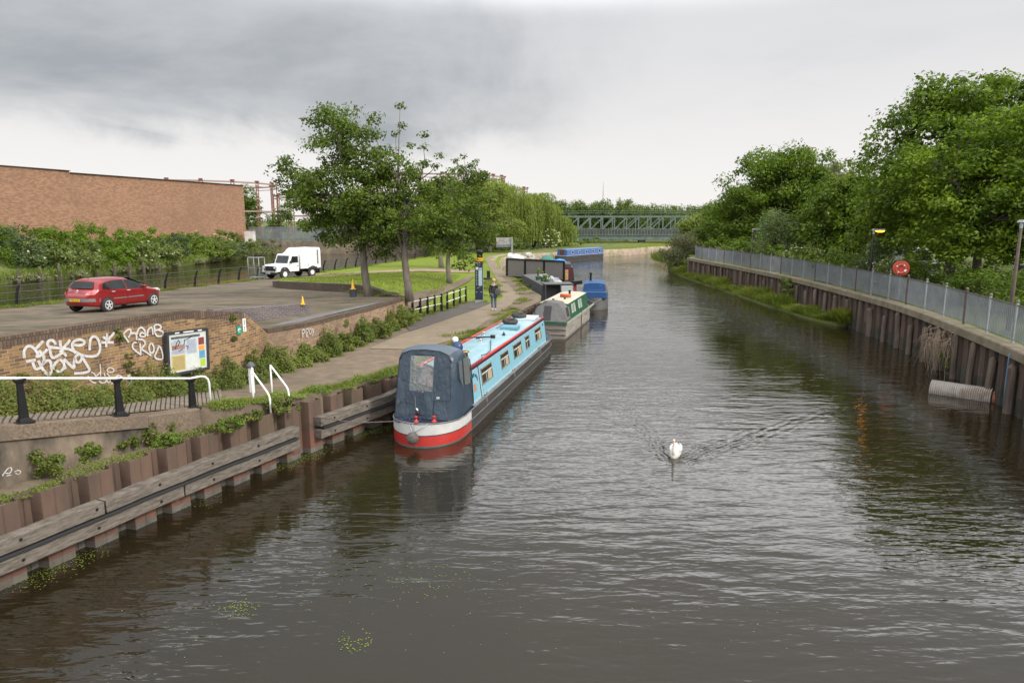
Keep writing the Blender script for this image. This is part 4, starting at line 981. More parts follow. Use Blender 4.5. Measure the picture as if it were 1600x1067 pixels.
p = G(749, 401, 1.3); t = thing('litter_bin', 'dark domed litter bin seen just above the wayfinding pillar', 'bin', G(749.5, 408, 1.3)); q = MB(); q.lathe([(.34, 0), (.36, .9), (.5, 1.0), (.45, 1.25), (.2, 1.4)], n=14); q.build('bin_body', m_black, t, True)

# pole sign seen from behind
p = G(800, 425, 1.24); t = thing('pole_sign', 'large grey notice on a tall galvanised pole by the footbridge', 'sign', p)
q = MB(); q.box((0, 0, 1.65), (.13, .13, 3.4)); q.build('pole', m_galv, t, bev=.01)
q = MB(); q.box((-.78, .02, 2.85), (1.52, .05, .95), R(6)); q.build('panel', M('sign_back', (.33, .32, .29), (.22, .215, .20), 3, .7), t)
q = MB(); q.box((-.78, -.02, 2.53), (1.5, .03, .26), R(6)); q.build('lower_band', M('sign_dark', (.10, .105, .12), (.15, .15, .16), 4, .6), t)
q = MB(); r = random.Random(1)
for k in range(6): q.box((-1.4+k*.24, -.03+(k*.024-.065), 2.95+r.uniform(-.12, .2)), (.10, .02, r.uniform(.12, .3)), R(6))
q.build('pictogram', M('sign_mark', (.42, .42, .34), (.14, .14, .12), 7, .7), t)

# footbridge parapet over the side arm
a = G(793, 427, 1.2); a = Vector((-.45, 61.5, 1.2)); b = Vector((4.35, 57.3, 1.2)); t = thing('footbridge', 'dark steel footbridge parapet with three grey mesh panels over the side dock', 'bridge', a, math.atan2(b.y-a.y, b.x-a.x)); Ln = (b-a).length
q = MB(); q.box((Ln/2, 1.2, -.25), (Ln+.4, 2.4, .3)); q.build('deck', m_black, t)
q = MB()
for z in (.03, 1.62): q.box((Ln/2, 0, z), (Ln, .14, .14))
for k in range(4): q.box((Ln*k/3, 0, .83), (.16, .12, 1.6))
q.build('frame', m_black, t); q = MB()
for k in range(3): q.box((Ln*(k+.5)/3, .02, .83), (Ln/3-.2, .04, 1.42))
q.build('mesh_panel', M('mesh_panel', (.20, .185, .17), (.12, .115, .11), 14, .8, bump=.01, bscale=60), t)
q = MB(); q.box((.1, .5, -.55), (1.2, 2.4, 1.3)); q.build('abutment', m_stone, t)
# pale caps of dock machinery
for i, (u, v, zz, rr, w) in enumerate([(797, 397, 2.8, .26, .9), (806, 399, 2.5, .45, .8), (812, 402, 2.3, .42, .8)]):
    y = 64-i*.6; p = D(u, v, y); t = thing('gas_canister', 'white topped canister behind the footbridge, '+['tall narrow one on the left', 'middle one', 'squat one on the right'][i], 'canister', (p.x, p.y, 1.24), 0, 'white topped canisters behind the footbridge')
    hz = p.z-1.24; q = MB(); q.lathe([(rr, 0), (rr, hz-.1)], n=14); q.build('drum', M('drum_dark', (.07, .07, .07)), t); q = MB(); q.lathe([(rr*1.02, hz-.55), (rr*1.02, hz-.1), (rr*.7, hz+.05), (.05, hz+.1)], n=14); q.build('lid', m_white, t, True)

# notice board on the brick wall
c = [VP(u, v, (WALL[1][0]+.10, WALL[1][1]-.05), (WALL[4][0]-WALL[1][0], WALL[4][1]-WALL[1][1])) for u, v in ((257, 520), (322, 511), (325, 577), (261, 588))]
ctr = sum(c, Vector())/4; rt = ((c[1]-c[0])+(c[2]-c[3])).normalized(); w = ((c[1]-c[0]).length+(c[2]-c[3]).length)/2; h = ((c[0]-c[3]).length+(c[1]-c[2]).length)/2
rz = math.atan2(rt.y, rt.x); t = thing('notice_board', 'framed information board with coloured panels hung on the graffitied brick wall', 'notice board', ctr, 0)
t.rotation_euler = (0, -math.atan2(rt.z, math.hypot(rt.x, rt.y)), rz)
q = MB(); q.box((0, 0, 0), (w*.96, .07, h*.96)); q.build('back', M('board_paper', (.56, .57, .54), (.50, .52, .50), 3, .4), t)
q = MB()
for s in (-1, 1): q.box((s*(w/2-.03), -.02, 0), (.07, .11, h)); q.box((0, -.022, s*(h/2-.035)), (w-.14, .11, .075))
q.build('frame', M('board_frame', (.035, .04, .045), rough=.4), t, bev=.006)
def panel(nm, x0, x1, z0, z1, c, c2=None, d=0): 
    q = MB(); q.box(((x0+x1-1)/2*w, -.037-d, (z0+z1-1)/2*h), ((x1-x0)*w, .006, (z1-z0)*h)); q.build(nm, M(nm, c, c2 or c, 8, .5), t)
panel('title_bar', .11, .80, .82, .875, (.05, .07, .08), (.10, .12, .13)); panel('picture', .10, .43, .60, .80, (.45, .50, .53), (.30, .33, .36)); panel('picture_boats', .12, .42, .58, .68, (.20, .09, .06), (.33, .22, .18), .003)
panel('text_panel', .10, .43, .47, .58, (.42, .46, .55)); panel('text_panel', .44, .72, .44, .80, (.40, .45, .54), (.48, .52, .58)); panel('ochre_panel', .10, .42, .10, .45, (.50, .39, .13), (.44, .35, .12))
panel('map_panel', .44, .72, .10, .42, (.50, .54, .50), (.58, .60, .57)); panel('red_photo', .76, .90, .62, .79, (.30, .05, .04), (.12, .04, .04)); panel('orange_panel', .76, .90, .49, .60, (.75, .28, .04)); panel('blue_panel', .77, .91, .30, .48, (.07, .24, .42), (.12, .30, .45)); panel('green_panel', .79, .91, .11, .28, (.34, .50, .04))
q = MB()
for k in range(14): q.box(((.265-.5)*w, -.0445, (.42-.022*k-.5)*h), (w*.27, .002, .005))
for k in range(16): q.box(((.58-.5)*w, -.0445, (.77-.02*k-.5)*h), (w*(.24-.04*(k % 3 == 0)), .002, .005))
for k in range(5): q.box(((.265-.5)*w, -.0445, (.56-.018*k-.5)*h), (w*.29, .002, .005))
q.build('printed_text', M('print', (.16, .16, .17)), t)
q = MB(); 
for P in ([(.20,.60),(.22,.72),(.27,.80),(.30,.74),(.25,.66)],[(.40,.68),(.42,.78),(.50,.80),(.60,.84)],[(.44,.64),(.50,.62),(.48,.56)],[(.28,.54),(.36,.58)]): q.tube([((a-.5)*w, -.048, (b-.5)*h) for a, b in P], .009, 5)
q.build('scribble', m_black, t)
q = MB(); q.box((-.27*w, -.078, .462*h), (.1*w, .004, .03)); q.box((0, -.078, .462*h), (.25*w, .004, .03)); q.box((.28*w, -.078, .462*h), (.1*w, .004, .03)); q.build('frame_sticker', m_white, t)
dW = Vector((WALL[4][0]-WALL[1][0], WALL[4][1]-WALL[1][1], 0)).normalized()
def wall_sign(nm, label, u, v, w, h, m):
    p = VP(u, v, (WALL[1][0]+.02, WALL[1][1]-.01), dW); t = thing(nm, label, 'sign', p, math.atan2(dW.y, dW.x)); q = MB(); q.box((0, 0, 0), (w, .02, h)); q.build('plate', m, t, bev=.004); return t
t = wall_sign('wall_sign', 'small green footpath sign with a white arrow disc on the brick wall', 373.5, 516, .17, .24, M('sign_green', (.015, .30, .20), rough=.4))
q = MB(); q.tube([(.03*math.cos(a)*1.6, -.013, .04*math.sin(a)*1.4) for a in [k*.5 for k in range(11)]], .009, 5); q.tube([(-.04, -.013, 0), (.03, -.013, .03)], .009, 5); q.build('arrow', m_white, t)
t = wall_sign('wall_notice', 'narrow white vertical notice with black marks on the brick wall', 381.5, 508, .13, .40, m_white)
q = MB(); q.box((0, -.012, .09), (.055, .004, .17)); q.build('grey_mark', M('mark_grey', (.35, .35, .36)), t)
q = MB(); q.box((0, -.012, -.07), (.035, .004, .04)); q.box((0, -.012, -.14), (.035, .004, .04)); q.build('black_mark', m_navy, t)

# traffic cones
def cone(label, p, h, base=None):
    t = thing('traffic_cone', label, 'traffic cone', p, .3, 'yellow traffic cones on the plaza'); q = MB()
    q.box((0, 0, .015), (h*.5, h*.5, .03)); q.lathe([(h*.18, .03), (h*.05, h*.97), (h*.035, h)], n=16); q.build('cone_body', M('cone_yellow', (.72, .42, .02), (.65, .36, .02), 3, .5), t, 'auto')
    q = MB(); q.lathe([(h*.143, h*.28), (h*.105, h*.55)], n=16, c=(0, 0, 0)); q.build('red_mark', M('cone_red', (.45, .06, .03), (.6, .3, .03), 5, .5), t, True)
cone('yellow traffic cone standing on the end of the low purple brick wall', (-8.22, 26.68, 2.945), .33)
p = PL(552, 464); cone('yellow traffic cone standing on a dark bucket beside the curved planter wall', (p.x, p.y, p.z+.40), .50)
t = thing('bucket', 'dark grey bucket under the traffic cone by the planter wall', 'bucket', p); q = MB(); q.lathe([(.17, 0), (.21, .37), (.22, .39), (.0, .39)], n=16); q.build('bucket_body', M('bucket_grey', (.045, .055, .07), rough=.6), t, 'auto')
q = MB(); q.box((0, .23, .38), (.3, .03, .06)); q.build('handle', m_rubber, t)

# roll cage trolley next to the truck
p = PL(402, 437); t = thing('roll_cage', 'empty galvanised roll cage trolley parked beside the white truck', 'trolley', p, R(-14)); q = MB(); w, d, h = .95, .75, 1.72
for x in (-w/2, w/2):
    for y in (-d/2, d/2): q.tube([(x, y, .18), (x, y, h)], .022, 8)
for y in (-d/2, d/2): q.tube([(-w/2, y, h), (w/2, y, h)], .022, 8)
for x in (-w/2, w/2): q.tube([(x, -d/2, h), (x, d/2, h)], .022, 8); q.tube([(x, -d/2, .9), (x, d/2, .9)], .012, 6)
q.build('frame', m_galv, t, True); q = MB()
for k in range(9): q.tube([(-w/2+k*w/8, -d/2, .22), (-w/2+k*w/8, d/2, .22)], .008, 5)
for k in range(5): q.tube([(-w/2, -d/2+k*d/4, .22), (w/2, -d/2+k*d/4, .22)], .008, 5); q.tube([(-w/2, d/2, .22+k*.1), (w/2, d/2, .22+k*.1)], .008, 5)
q.build('mesh_floor', m_galv, t)
for x in (-w/2+.06, w/2-.06):
    for y in (-d/2+.06, d/2-.06): q = MB(); q.lathe([(.07, -.02), (.07, .02)], (x, y, .07), 12, axis='X'); q.box((x, y, .14), (.05, .05, .1)); q.build('wheel', m_galv, t)

# ================================================================== BOATS
m_lblue = M('boat_pale_blue', (.205, .43, .525), (.185, .395, .485), 1.5, .4, c3=(.15, .31, .37), s3=2.2, t3=(.56, .78), stretch=(2.2, 2.2, .5), coat=.2)
m_roofb = M('boat_roof_blue', (.25, .41, .46), (.20, .35, .41), .9, .34, c3=(.36, .48, .51), s3=.7)
m_bred = M('boat_red', (.44, .028, .020), (.38, .026, .02), 2, .4, c3=(.25, .03, .025), s3=2.5, t3=(.58, .74), coat=.2)
m_nvy = M('boat_navy', (.025, .03, .065), rough=.4)
m_hull = M('hull_black', (.030, .030, .031), (.055, .050, .046), 2.2, .42, c3=(.095, .085, .072), s3=1.6, t3=(.58, .75), stretch=(.35, 1, 2))
m_hullg = M('hull_wet_grey', (.125, .12, .105), (.085, .08, .07), 2.2, .5, stretch=(.3, 1, 1))
m_bwhite = M('boat_white', (.50, .50, .48), (.42, .42, .40), 3, .5, c3=(.30, .28, .25), s3=2.6, t3=(.6, .8))
m_glass = M('dark_glass', (.025, .022, .017), (.07, .055, .035), 1.8, .06)
m_frame = M('bronze_frame', (.33, .29, .22), rough=.35, metal=.4)
m_curt = M('curtain', (.40, .33, .22), (.25, .19, .12), 12, .9, stretch=(6, 6, .3))
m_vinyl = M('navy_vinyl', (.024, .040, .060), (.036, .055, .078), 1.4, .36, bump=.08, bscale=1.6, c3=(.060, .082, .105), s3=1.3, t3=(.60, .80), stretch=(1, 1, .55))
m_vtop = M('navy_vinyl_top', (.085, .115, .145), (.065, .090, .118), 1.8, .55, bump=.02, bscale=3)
m_clear = glass_mat('clear_vinyl', (.30, .33, .33), .42, .12)
m_brass = M('brass', (.40, .28, .10), rough=.35, metal=.8)
m_chrome = M('chrome', (.5, .5, .5), rough=.2, metal=.9)
m_tyre = M('tyre_rubber', (.022, .022, .022), (.04, .038, .036), 5, .8)
m_rope = M('rope_fender', (.06, .055, .05), (.12, .11, .10), 14, .95, bump=.03, bscale=18)
m_grot = M('grey_rope', (.22, .21, .19), rough=.9)

def hullrings(L_, Wh, zg, sr=1.3, bl=3.2, square=False, sheer=.18, draft=.45):
    ss = ([0.0, .02, .06, .13, .24, .4, .62, .9, 1.3] if not square else [0, .5, 1.3])+[1.9, 2.6]
    x = 3.6
    while x < L_-bl: ss.append(x); x += 1.2
    ss += [L_-bl+bl*t for t in (0, .2, .4, .55, .7, .82, .92, .98, 1)]
    rings = []
    for s in ss:
        w = Wh
        if s < sr and not square: w = Wh*max(.002, math.sqrt(max(0, 1-(1-s/sr)**2)))
        if s > L_-bl: w = Wh*max(.02, 1-((s-(L_-bl))/bl)**2.1)
        z = zg+(sheer*((s-(L_-bl))/bl)**2 if s > L_-bl else 0)+(.06*(1-s/sr)**2 if s < sr else 0)
        h = [(w, z), (w*1.0, .36), (w*1.0, .33), (w*.995, .05), (w*.97, -.06), (w*.9, -draft)]
        rings.append([(s, a, b) for a, b in h]+[(s, -a, b) for a, b in h[::-1]])
    return ss, rings
def deck(ss, rings, mat, parent, dz=-.02, name='deck'):
    q = MB(); n = len(rings)
    q.add([p for r_ in rings for p in ((r_[0][0], r_[0][1]*.985, r_[0][2]+dz), (r_[-1][0], r_[-1][1]*.985, r_[-1][2]+dz))], [(2*i, 2*i+1, 2*i+3, 2*i+2) for i in range(n-1)])
    return q.build(name, mat, parent)
def cabin_rings(stations, zb, zt_, wb, wt, camber=.07):
    return [[(s, wb, zb), (s, wt, zt_), (s, wt*.55, zt_+camber*.75), (s, 0, zt_+camber), (s, -wt*.55, zt_+camber*.75), (s, -wt, zt_), (s, -wb, zb)] for s in stations]
def side_y(z, zb, zt_, wb, wt): return wb+(wt-wb)*(z-zb)/(zt_-zb)
def side_quad(q, x0, x1, z0, z1, sy, sgn=-1, off_=.006, th=.0, mi=0):
    a = lambda x, z: (x, sgn*(sy(z)+off_), z)
    P = [a(x0, z0), a(x1, z0), a(x1, z1), a(x0, z1)]
    B = [(p[0], p[1]-sgn*(th+.015), p[2]) for p in P]
    q.add(P+B, [(0, 1, 2, 3), (0, 1, 5, 4), (1, 2, 6, 5), (2, 3, 7, 6), (3, 0, 4, 7)], mi)
def window(parent, x0, x1, z0, z1, sy, sgn=-1, curtain=True, gm=None, fm=None, bar=True, port=False):
    f = .035; q = MB(); zc = z0+(z1-z0)*.64
    for a, b, c, d in ((x0, x1, z0, z0+f), (x0, x1, z1-f, z1), (x0, x0+f, z0, z1), (x1-f, x1, z0, z1)): side_quad(q, a, b, c, d, sy, sgn, .020+.001*(a == x0), .02)
    w = q.build('window_frame', fm or m_frame, parent)
    q = MB(); side_quad(q, x0+.01, x1-.01, z0+.01, z1-.01, sy, sgn, .006); q.build('pane', gm or m_glass, w)
    if bar:
        q = MB(); side_quad(q, x0+f, x1-f, zc-.02, zc+.015, sy, sgn, .018); xm = x0+(x1-x0)*.42; side_quad(q, xm-.012, xm+.012, z0+f, zc-.02, sy, sgn, .017); q.build('glazing_bar', m_bwhite, w)
    if curtain:
        q = MB(); side_quad(q, x0+(x1-x0)*.56, x1-.09, z0+f, zc-.03, sy, sgn, .009); q.build('curtain', m_curt, w)
    return w

# ---- the pale blue narrowboat in front
BD = Vector((.243, .970, 0)); BO = Vector((-2.687, 18.10, 0)); BH = math.atan2(BD.y, BD.x)
B = thing('narrowboat', 'pale blue narrowboat with red handrails and a dark navy canopy moored in front', 'narrowboat', BO, BH)
def toB(p): return Matrix.Rotation(-BH, 3, 'Z') @ (Vector(p)-BO)
LB_, WH = 17.0, 1.05
ss, rings = hullrings(LB_, WH, .64, bl=3.0)
def hm(i, k):
    if k in (-1, -2): return 1
    a = k if k < 5 else 10-k
    s = ss[min(i, len(ss)-1)]
    if s < 1.85:
        if a in (0,): return 2
        if a == 1: return 0
        if a == 2: return 3
    if a <= 2: return 0
    return 1
q = MB(); q.loft(rings, closed=False, caps=False, mfun=hm); q.build('hull', [m_hull, m_hullg, m_bwhite, m_bred], B, 'auto')
deck(ss, rings, m_nvy, B)
for s in (-1, 1):
    q = MB(); P = [(r_[0][0], s*(r_[0][1]+.01), .345) for r_, x in zip(rings, ss) if x >= 1.3]; q.tube(P, .022, 6); q.build('rubbing_strake', m_hullg, B, True)
    q = MB(); P = [(r_[0][0], s*(r_[0][1]-.0), r_[0][2]+.0) for r_, x in zip(rings, ss)]; q.tube(P, .022, 6); q.build('gunwale', M('gunwale_grey', (.16, .155, .15), (.08, .08, .08), 2, .5), B, True)
q = MB()
for s in (-1, 1):
    P = []
    q.add([(x, s*w, .652) for x in (2.3, 14.1) for w in (.93, 1.035)], [(0, 1, 3, 2)])
q.build('side_deck', M('side_deck_grey', (.20, .19, .185), (.12, .115, .11), 2, .6), B)
cz0, cz1, cwb, cwt = .65, 1.74, .945, .80
sy = lambda z: side_y(z, cz0, cz1, cwb, cwt)
X0, X1 = 2.25, 13.85
q = MB(); q.loft(cabin_rings([X0, X1], cz0, cz1, cwb, cwt, .075), closed=False, caps=True, mfun=lambda i, k: 1 if k in (1, 2, 3, 4) else 0)
q.build('cabin', [m_lblue, m_roofb], B)
# coloured edge lines on the cabin side
q = MB(); side_quad(q, X0, X1, 1.655, 1.742, sy, -1, .008); side_quad(q, X0, X1, 1.655, 1.742, sy, 1, .008); q.build('side_band', m_nvy, B)
q = MB()
for a, b, c, d in ((X0+.1, 3.27, 1.63, 1.65), (3.43, X1-.08, 1.63, 1.65), (X0+.1, 3.27, .70, .72), (3.43, X1-.08, .70, .72), (3.255, 3.275, .7, 1.65), (3.43, 3.45, .7, 1.65)): side_quad(q, a, b, c, d, sy, -1, .006)
q.build('coach_line', m_bwhite, B)
q = MB(); side_quad(q, 3.31, 3.375, .66, 1.655, sy, -1, .004); q.build('panel_gap', m_nvy, B)
for s in (-1, 1):
    q = MB(); q.tube([(X0, s*(cwt-.01), cz1+.035), (X1, s*(cwt-.01), cz1+.035)], .047, 8); q.build('handrail', m_bred, B, True)
for a, b in ((3.56, 4.82), (5.97, 7.08), (7.83, 9.14), (11.70, 12.93)): window(B, a, b, 1.00, 1.52, sy)
window(B, 9.83, 10.55, 1.0, 1.52, sy, curtain=False)
for a, b in ((4, 5.2), (7, 8.2), (10, 11.2)): window(B, a, b, 1.0, 1.52, sy, 1)
q = MB(); side_quad(q, 2.68, 2.92, .98, 1.22, sy, -1, .010); side_quad(q, 13.4, 13.55, 1.45, 1.55, sy, -1, .010, mi=1); q.build('badge', [M('badge_copper', (.34, .15, .08), (.42, .25, .15), 20, .5), m_nvy], B)
nm = 'TEN BOB NOTE'
for i, ch in enumerate(nm):
    if ch == ' ': continue
    a = R(150-120*i/(len(nm)-1)); x = 2.80+.40*math.cos(a); z = 1.07+.42*math.sin(a); tl = a-math.pi/2
    up = Vector((-math.sin(tl), 0, math.cos(tl))); rt = Vector((math.cos(tl), 0, math.sin(tl)))
    text_mesh('name_letter', ch, .15, m_nvy, B, frame_mtx((x, -(sy(z)+.012), z), rt, up+Vector((0, (cwb-cwt)/(cz1-cz0)*1, 0))*1.0), .002)
# canopy
def hood_ring(sb, st, w, zt_, zb=.655):
    pr = [(w, zb), (w*.985, 1.15), (w*.955, 1.75), (w*.92, zt_-.28), (w*.80, zt_-.10), (w*.52, zt_-.02), (0, zt_+.015)]
    R_ = [(sb+(st-sb)*(z-zb)/(zt_-zb), y, z) for y, z in pr]
    return R_+[(p[0], -p[1], p[2]) for p in R_[-2::-1]]
hr = [hood_ring(.62, .98, .84, 2.54), hood_ring(.72, 1.04, .90, 2.58), hood_ring(1.15, 1.3, .985, 2.63), hood_ring(1.7, 1.75, .985, 2.60), hood_ring(2.05, 2.0, .965, 2.50), hood_ring(2.36, 2.22, .955, 2.36, .66)]
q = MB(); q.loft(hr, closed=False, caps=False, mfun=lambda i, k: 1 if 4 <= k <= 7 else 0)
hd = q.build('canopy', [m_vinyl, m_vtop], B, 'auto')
hw = lambda z: interp(z, [(.655, .84), (1.15, .827), (1.75, .80), (2.28, .773), (2.46, .67)])
fx = lambda z: .62+.36*(z-.655)/1.9
def front_quad(nm, pts, mat, d=.01):
    q = MB(); q.poly([(fx(z)-d, y, z) for y, z in pts]); return q.build(nm, mat, hd)
# rear face built round the clear panel
q = MB()
for y0, y1, z0, z1 in ((.84, .42, .655, 2.28), (-.26, -.84, .655, 2.28), (.42, -.26, .655, 1.44), (.42, -.26, 2.40, 2.45)):
    n = 8
    for k in range(n):
        a, b = z0+(z1-z0)*k/n, z0+(z1-z0)*(k+1)/n; cl = lambda y, z: max(-hw(z), min(hw(z), y))
        q.poly([(fx(a), cl(y0, a), a), (fx(a), cl(y1, a), a), (fx(b), cl(y1, b), b), (fx(b), cl(y0, b), b)])
P = [(y, z) for y, z in [(.773, 2.28), (.67, 2.46), (.44, 2.54), (0, 2.575), (-.44, 2.54), (-.67, 2.46), (-.773, 2.28), (-.26, 2.28), (-.26, 2.40), (.42, 2.40), (.42, 2.28)]]
q.poly([(fx(z), y, z) for y, z in P]); q.build('rear_flap', m_vinyl, hd)
front_quad('clear_window', [(.44, 1.42), (-.28, 1.42), (-.28, 2.42), (.44, 2.42)], m_clear, .012)
q = MB(); q.poly([(fx(z)-.045-.02*math.sin(y*9), y, z) for y, z in [(.47, .78), (-.30, .78), (-.33, 1.44), (.5, 1.44)]]); q.build('lower_flap', m_vinyl, hd)
q = MB(); q.poly([(fx(z)-.022, y, z) for y, z in [(-.27, 1.18), (-.8, 1.22), (-.74, 2.2), (-.27, 2.3)]]); q.build('loose_flap', m_vinyl, hd)
q = MB()
for z in (1.2,): q.tube([(fx(1.2)-.02, .80, 1.2), (.9, .97, 1.2), (1.2, .985, 1.2)], .012, 5)
q.tube([(fx(2.28)-.012, -.79, 2.27), (fx(2.46)-.012, -.69, 2.46), (fx(2.54)-.012, -.44, 2.56), (fx(2.57)-.012, 0, 2.59), (fx(2.54)-.012, .44, 2.56), (fx(2.46)-.012, .69, 2.46), (fx(2.28)-.012, .79, 2.27)], .014, 6)
q.build('piping', M('dark_piping', (.02, .025, .035), rough=.5), hd, True)
q = MB(); q.tube([(2.37, -.97, .70), (2.28, -.94, 1.7), (2.24, -.90, 2.1), (2.22, -.6, 2.33)], .018, 6); q.build('edge_piping', M('dark_piping', (.02, .025, .035), rough=.5), hd, True)
for (x0, x1, x2, x3) in ((1.05, 1.38, 1.45, 1.10), (1.5, 2.05, 2.12, 1.50)):
    q = MB(); q.poly([(x0, -.985, 1.50+.3*(x0 < 1.2)), (x1, -.975, 1.42), (x2, -.915, 2.24), (x3, -.935, 2.27)]); q.build('side_window', glass_mat('smoked_vinyl', (.20, .21, .19), .55, .15), hd)
q = MB(); q.box((.545, -.5, 1.32), (.012, .09, .06)); q.build('white_tab', m_bwhite, hd); q = MB(); q.lathe([(.05, -.02), (.05, .02)], (.60, .72, 1.12), 10, axis='X'); q.build('chrome_disc', m_chrome, hd)
# things seen through the clear panel
q = MB(); q.box((1.9, .1, 1.2), (.05, .9, 1.1)); q.build('cabin_door', M('door_varnish', (.30, .12, .05), (.4, .2, .1), 4, .4), B); q = MB(); q.box((1.5, .25, 1.75), (.3, .25, .55), .4, tilt=(.4, 'X')); q.box((1.35, -.05, 1.6), (.2, .3, .3), .2); q.build('stowed_sheet', M('sheet_pale', (.5, .5, .48), (.55, .2, .2), 7, .9), B)
# stern gear
q = MB(); q.tube([(.62, .16, .7), (.50, .16, 1.0), (.48, .15, 1.1), (.52, .18, 1.3), (.50, .05, 1.46), (.40, -.1, 1.50), (.36, -.12, 1.5)], .018, 6); q.build('tiller', M('tiller_steel', (.25, .25, .26), rough=.3, metal=.6), B, True)
q = MB(); q.tube([(.50, .13, 1.0), (.56, .10, .80)], .035, 8); q.build('tiller_grip', m_chrome, B, True)
for x, y in ((.28, .06), (.42, -.42)):
    q = MB(); q.lathe([(.09, .67), (.08, .69), (.035, .70), (.035, .79), (.05, .80), (.05, .83)], (x, y, 0), 12); q.build('stern_dolly', m_bred, B, True)
q = MB(); q.lathe([(.02, -.16), (.11, -.13), (.17, -.04), (.175, .04), (.12, .13), (.04, .17)], (-.16, .0, .33), 16); fn = q.build('rope_fender', m_rope, B, True)
q = MB(); q.tube([(-.14, .02, .46), (.02, .16, .70)], .014, 6); q.tube([(-.14, -.02, .46), (.05, -.38, .70)], .014, 6); q.build('chain', m_galv, fn, True)
q = MB()
for k in range(3): q.tube([(.30+.05*k+.17*math.cos(a), .55+.17*math.sin(a)-.2*k, .67+.015*k+.01*math.sin(3*a)) for a in [j*.45 for j in range(14)]], .014, 5)
q.build('rope_coil', M('blue_line', (.03, .05, .09), rough=.8), B, True)
# roof furniture
def onroof(u, v, z=1.80): return toB(G(u, v, z))
q = MB(); p = Vector((2.98, -.50, 1.8)); q.lathe([(.115, 0), (.105, .40), (.15, .41), (.15, .44)], (p.x, p.y, 1.76), 16); q.build('chimney', m_brass, B, True)
q = MB(); q.lathe([(.01, .36), (.10, .38), (.165, .46), (.18, .56), (.15, .67), (.07, .735), (.01, .745)], (p.x-.05, p.y+.22, 1.76), 16); q.tube([(p.x-.05, p.y+.22, 1.76), (p.x-.05, p.y+.22, 2.2)], .03, 6); q.build('domed_lantern', M('royal_blue', (.012, .035, .13), rough=.4), B, True)
p = onroof(708, 541); q = MB(); q.lathe([(.16, 0), (.15, .02), (.05, .05), (.04, .16), (.08, .19), (.115, .26), (.09, .34), (.02, .37)], (p.x, .74, 1.78), 14); q.build('aerial_dome', m_white, B, True)
for u, v in ((755.5, 523), (751, 534)):
    p = onroof(u, v); q = MB(); q.lathe([(.11, 0), (.10, .015), (.04, .03), (.04, .07), (.08, .075), (.07, .11), (.02, .13)], (p.x, p.y, 1.80), 14); q.build('mushroom_vent', m_chrome, B, True)
p = onroof(787, 524); q = MB(); q.box((p.x, p.y, 1.83), (.14, .10, .07)); q.box((p.x+.02, p.y, 1.89), (.05, .05, .08)); q.build('roof_fitting', m_rubber, B, bev=.01)
a, b = onroof(710, 531, 1.95), onroof(770, 526, 1.86); q = MB(); q.tube([a+Vector((0, 0, .0)), a.lerp(b, .4)+Vector((0, 0, .04)), b], .022, 6); q.tube([onroof(744, 529), onroof(766, 527)], .03, 6); q.box((b.x, b.y, 1.86), (.14, .16, .12)); q.build('folding_aerial', m_black, B, True)
q = MB(); P = [onroof(u, v, 1.84) for u, v in ((767, 531), (766.5, 542), (766, 548), (760, 553), (752, 555), (754, 560), (750, 563), (735, 574))]; q.tube(P, .014, 6); q.build('hose', m_rubber, B, True)
p, p2 = onroof(776, 513), onroof(788, 507); q = MB(); q.tube([p, p2], .02, 6); q.build('boat_hook', m_rubber, B)
p = onroof(797, 514); q = MB(); q.box((p.x, p.y, 1.87), (.62, .72, .12)); q.build('roof_hatch', M('hatch_blue', (.12, .31, .38), rough=.4), B, bev=.015)
q = MB(); q.box((13.15, -.10, 1.84), (1.1, 1.05, .08), tilt=(-.03, 'Y')); q.build('front_hatch', M('hatch_white', (.50, .58, .60), rough=.4), B, bev=.01)
for x in (3.55, 7.3, 12.0):
    q = MB(); q.tube([(x, -.95, .67), (x, -.98, .72), (x+.3, -.98, .72), (x+.3, -.95, .67)], .02, 6); q.tube([(x, -1.05, .62), (x, -1.06, .3)], .008, 4); q.build('fender_eye', m_galv, B, True)
q = MB(); q.loft([[(13.9, .9, .66), (13.9, .78, 1.72), (13.9, 0, 1.8), (13.9, -.78, 1.72), (13.9, -.9, .66)], [(15.2, .72, .70), (15.1, .4, 1.2), (15.05, 0, 1.3), (15.1, -.4, 1.2), (15.2, -.72, .70)]], closed=False); q.build('bow_cover', m_vtop, B)
# tyres and pole lie loose on the roof
for lab, u, v, w, ti in (('black tyre lying flat on the pale blue roof, the nearer of two', 797, 502, .30, .12), ('black tyre on the pale blue roof leaning on the farther white hatch', 811, 493, .30, .10)):
    p = G(u, v, 1.95); t = thing('tyre', lab, 'tyre', (p.x, p.y, 1.95 if w else 1.9), .3, 'tyres on the blue narrowboat roof'); q = MB()
    q.tube([(.245*math.cos(2*math.pi*k/30), .245*math.sin(2*math.pi*k/30), 0) for k in range(31)], .098, 12, cap=False)
    ob = q.build('tyre_body', m_tyre, t, True); t.rotation_euler = (ti, .05, 0)
t = thing('mooring_line', 'blue mooring line from the navy canopy boat to the piled bank', 'rope', toB((0, 0, 0))); t.location = BO
a = Vector((.15*BD.x-(-.55)*BD.y*-1, 0, 0)); A = Matrix.Rotation(BH, 3, 'Z') @ Vector((.15, .62, .68)); E_ = G(495, 652, 1.05)-BO
q = MB(); q.tube([A, A.lerp(E_, .5)+Vector((0, 0, -.10)), E_], .014, 6); q.build('line', m_rope, t, True)

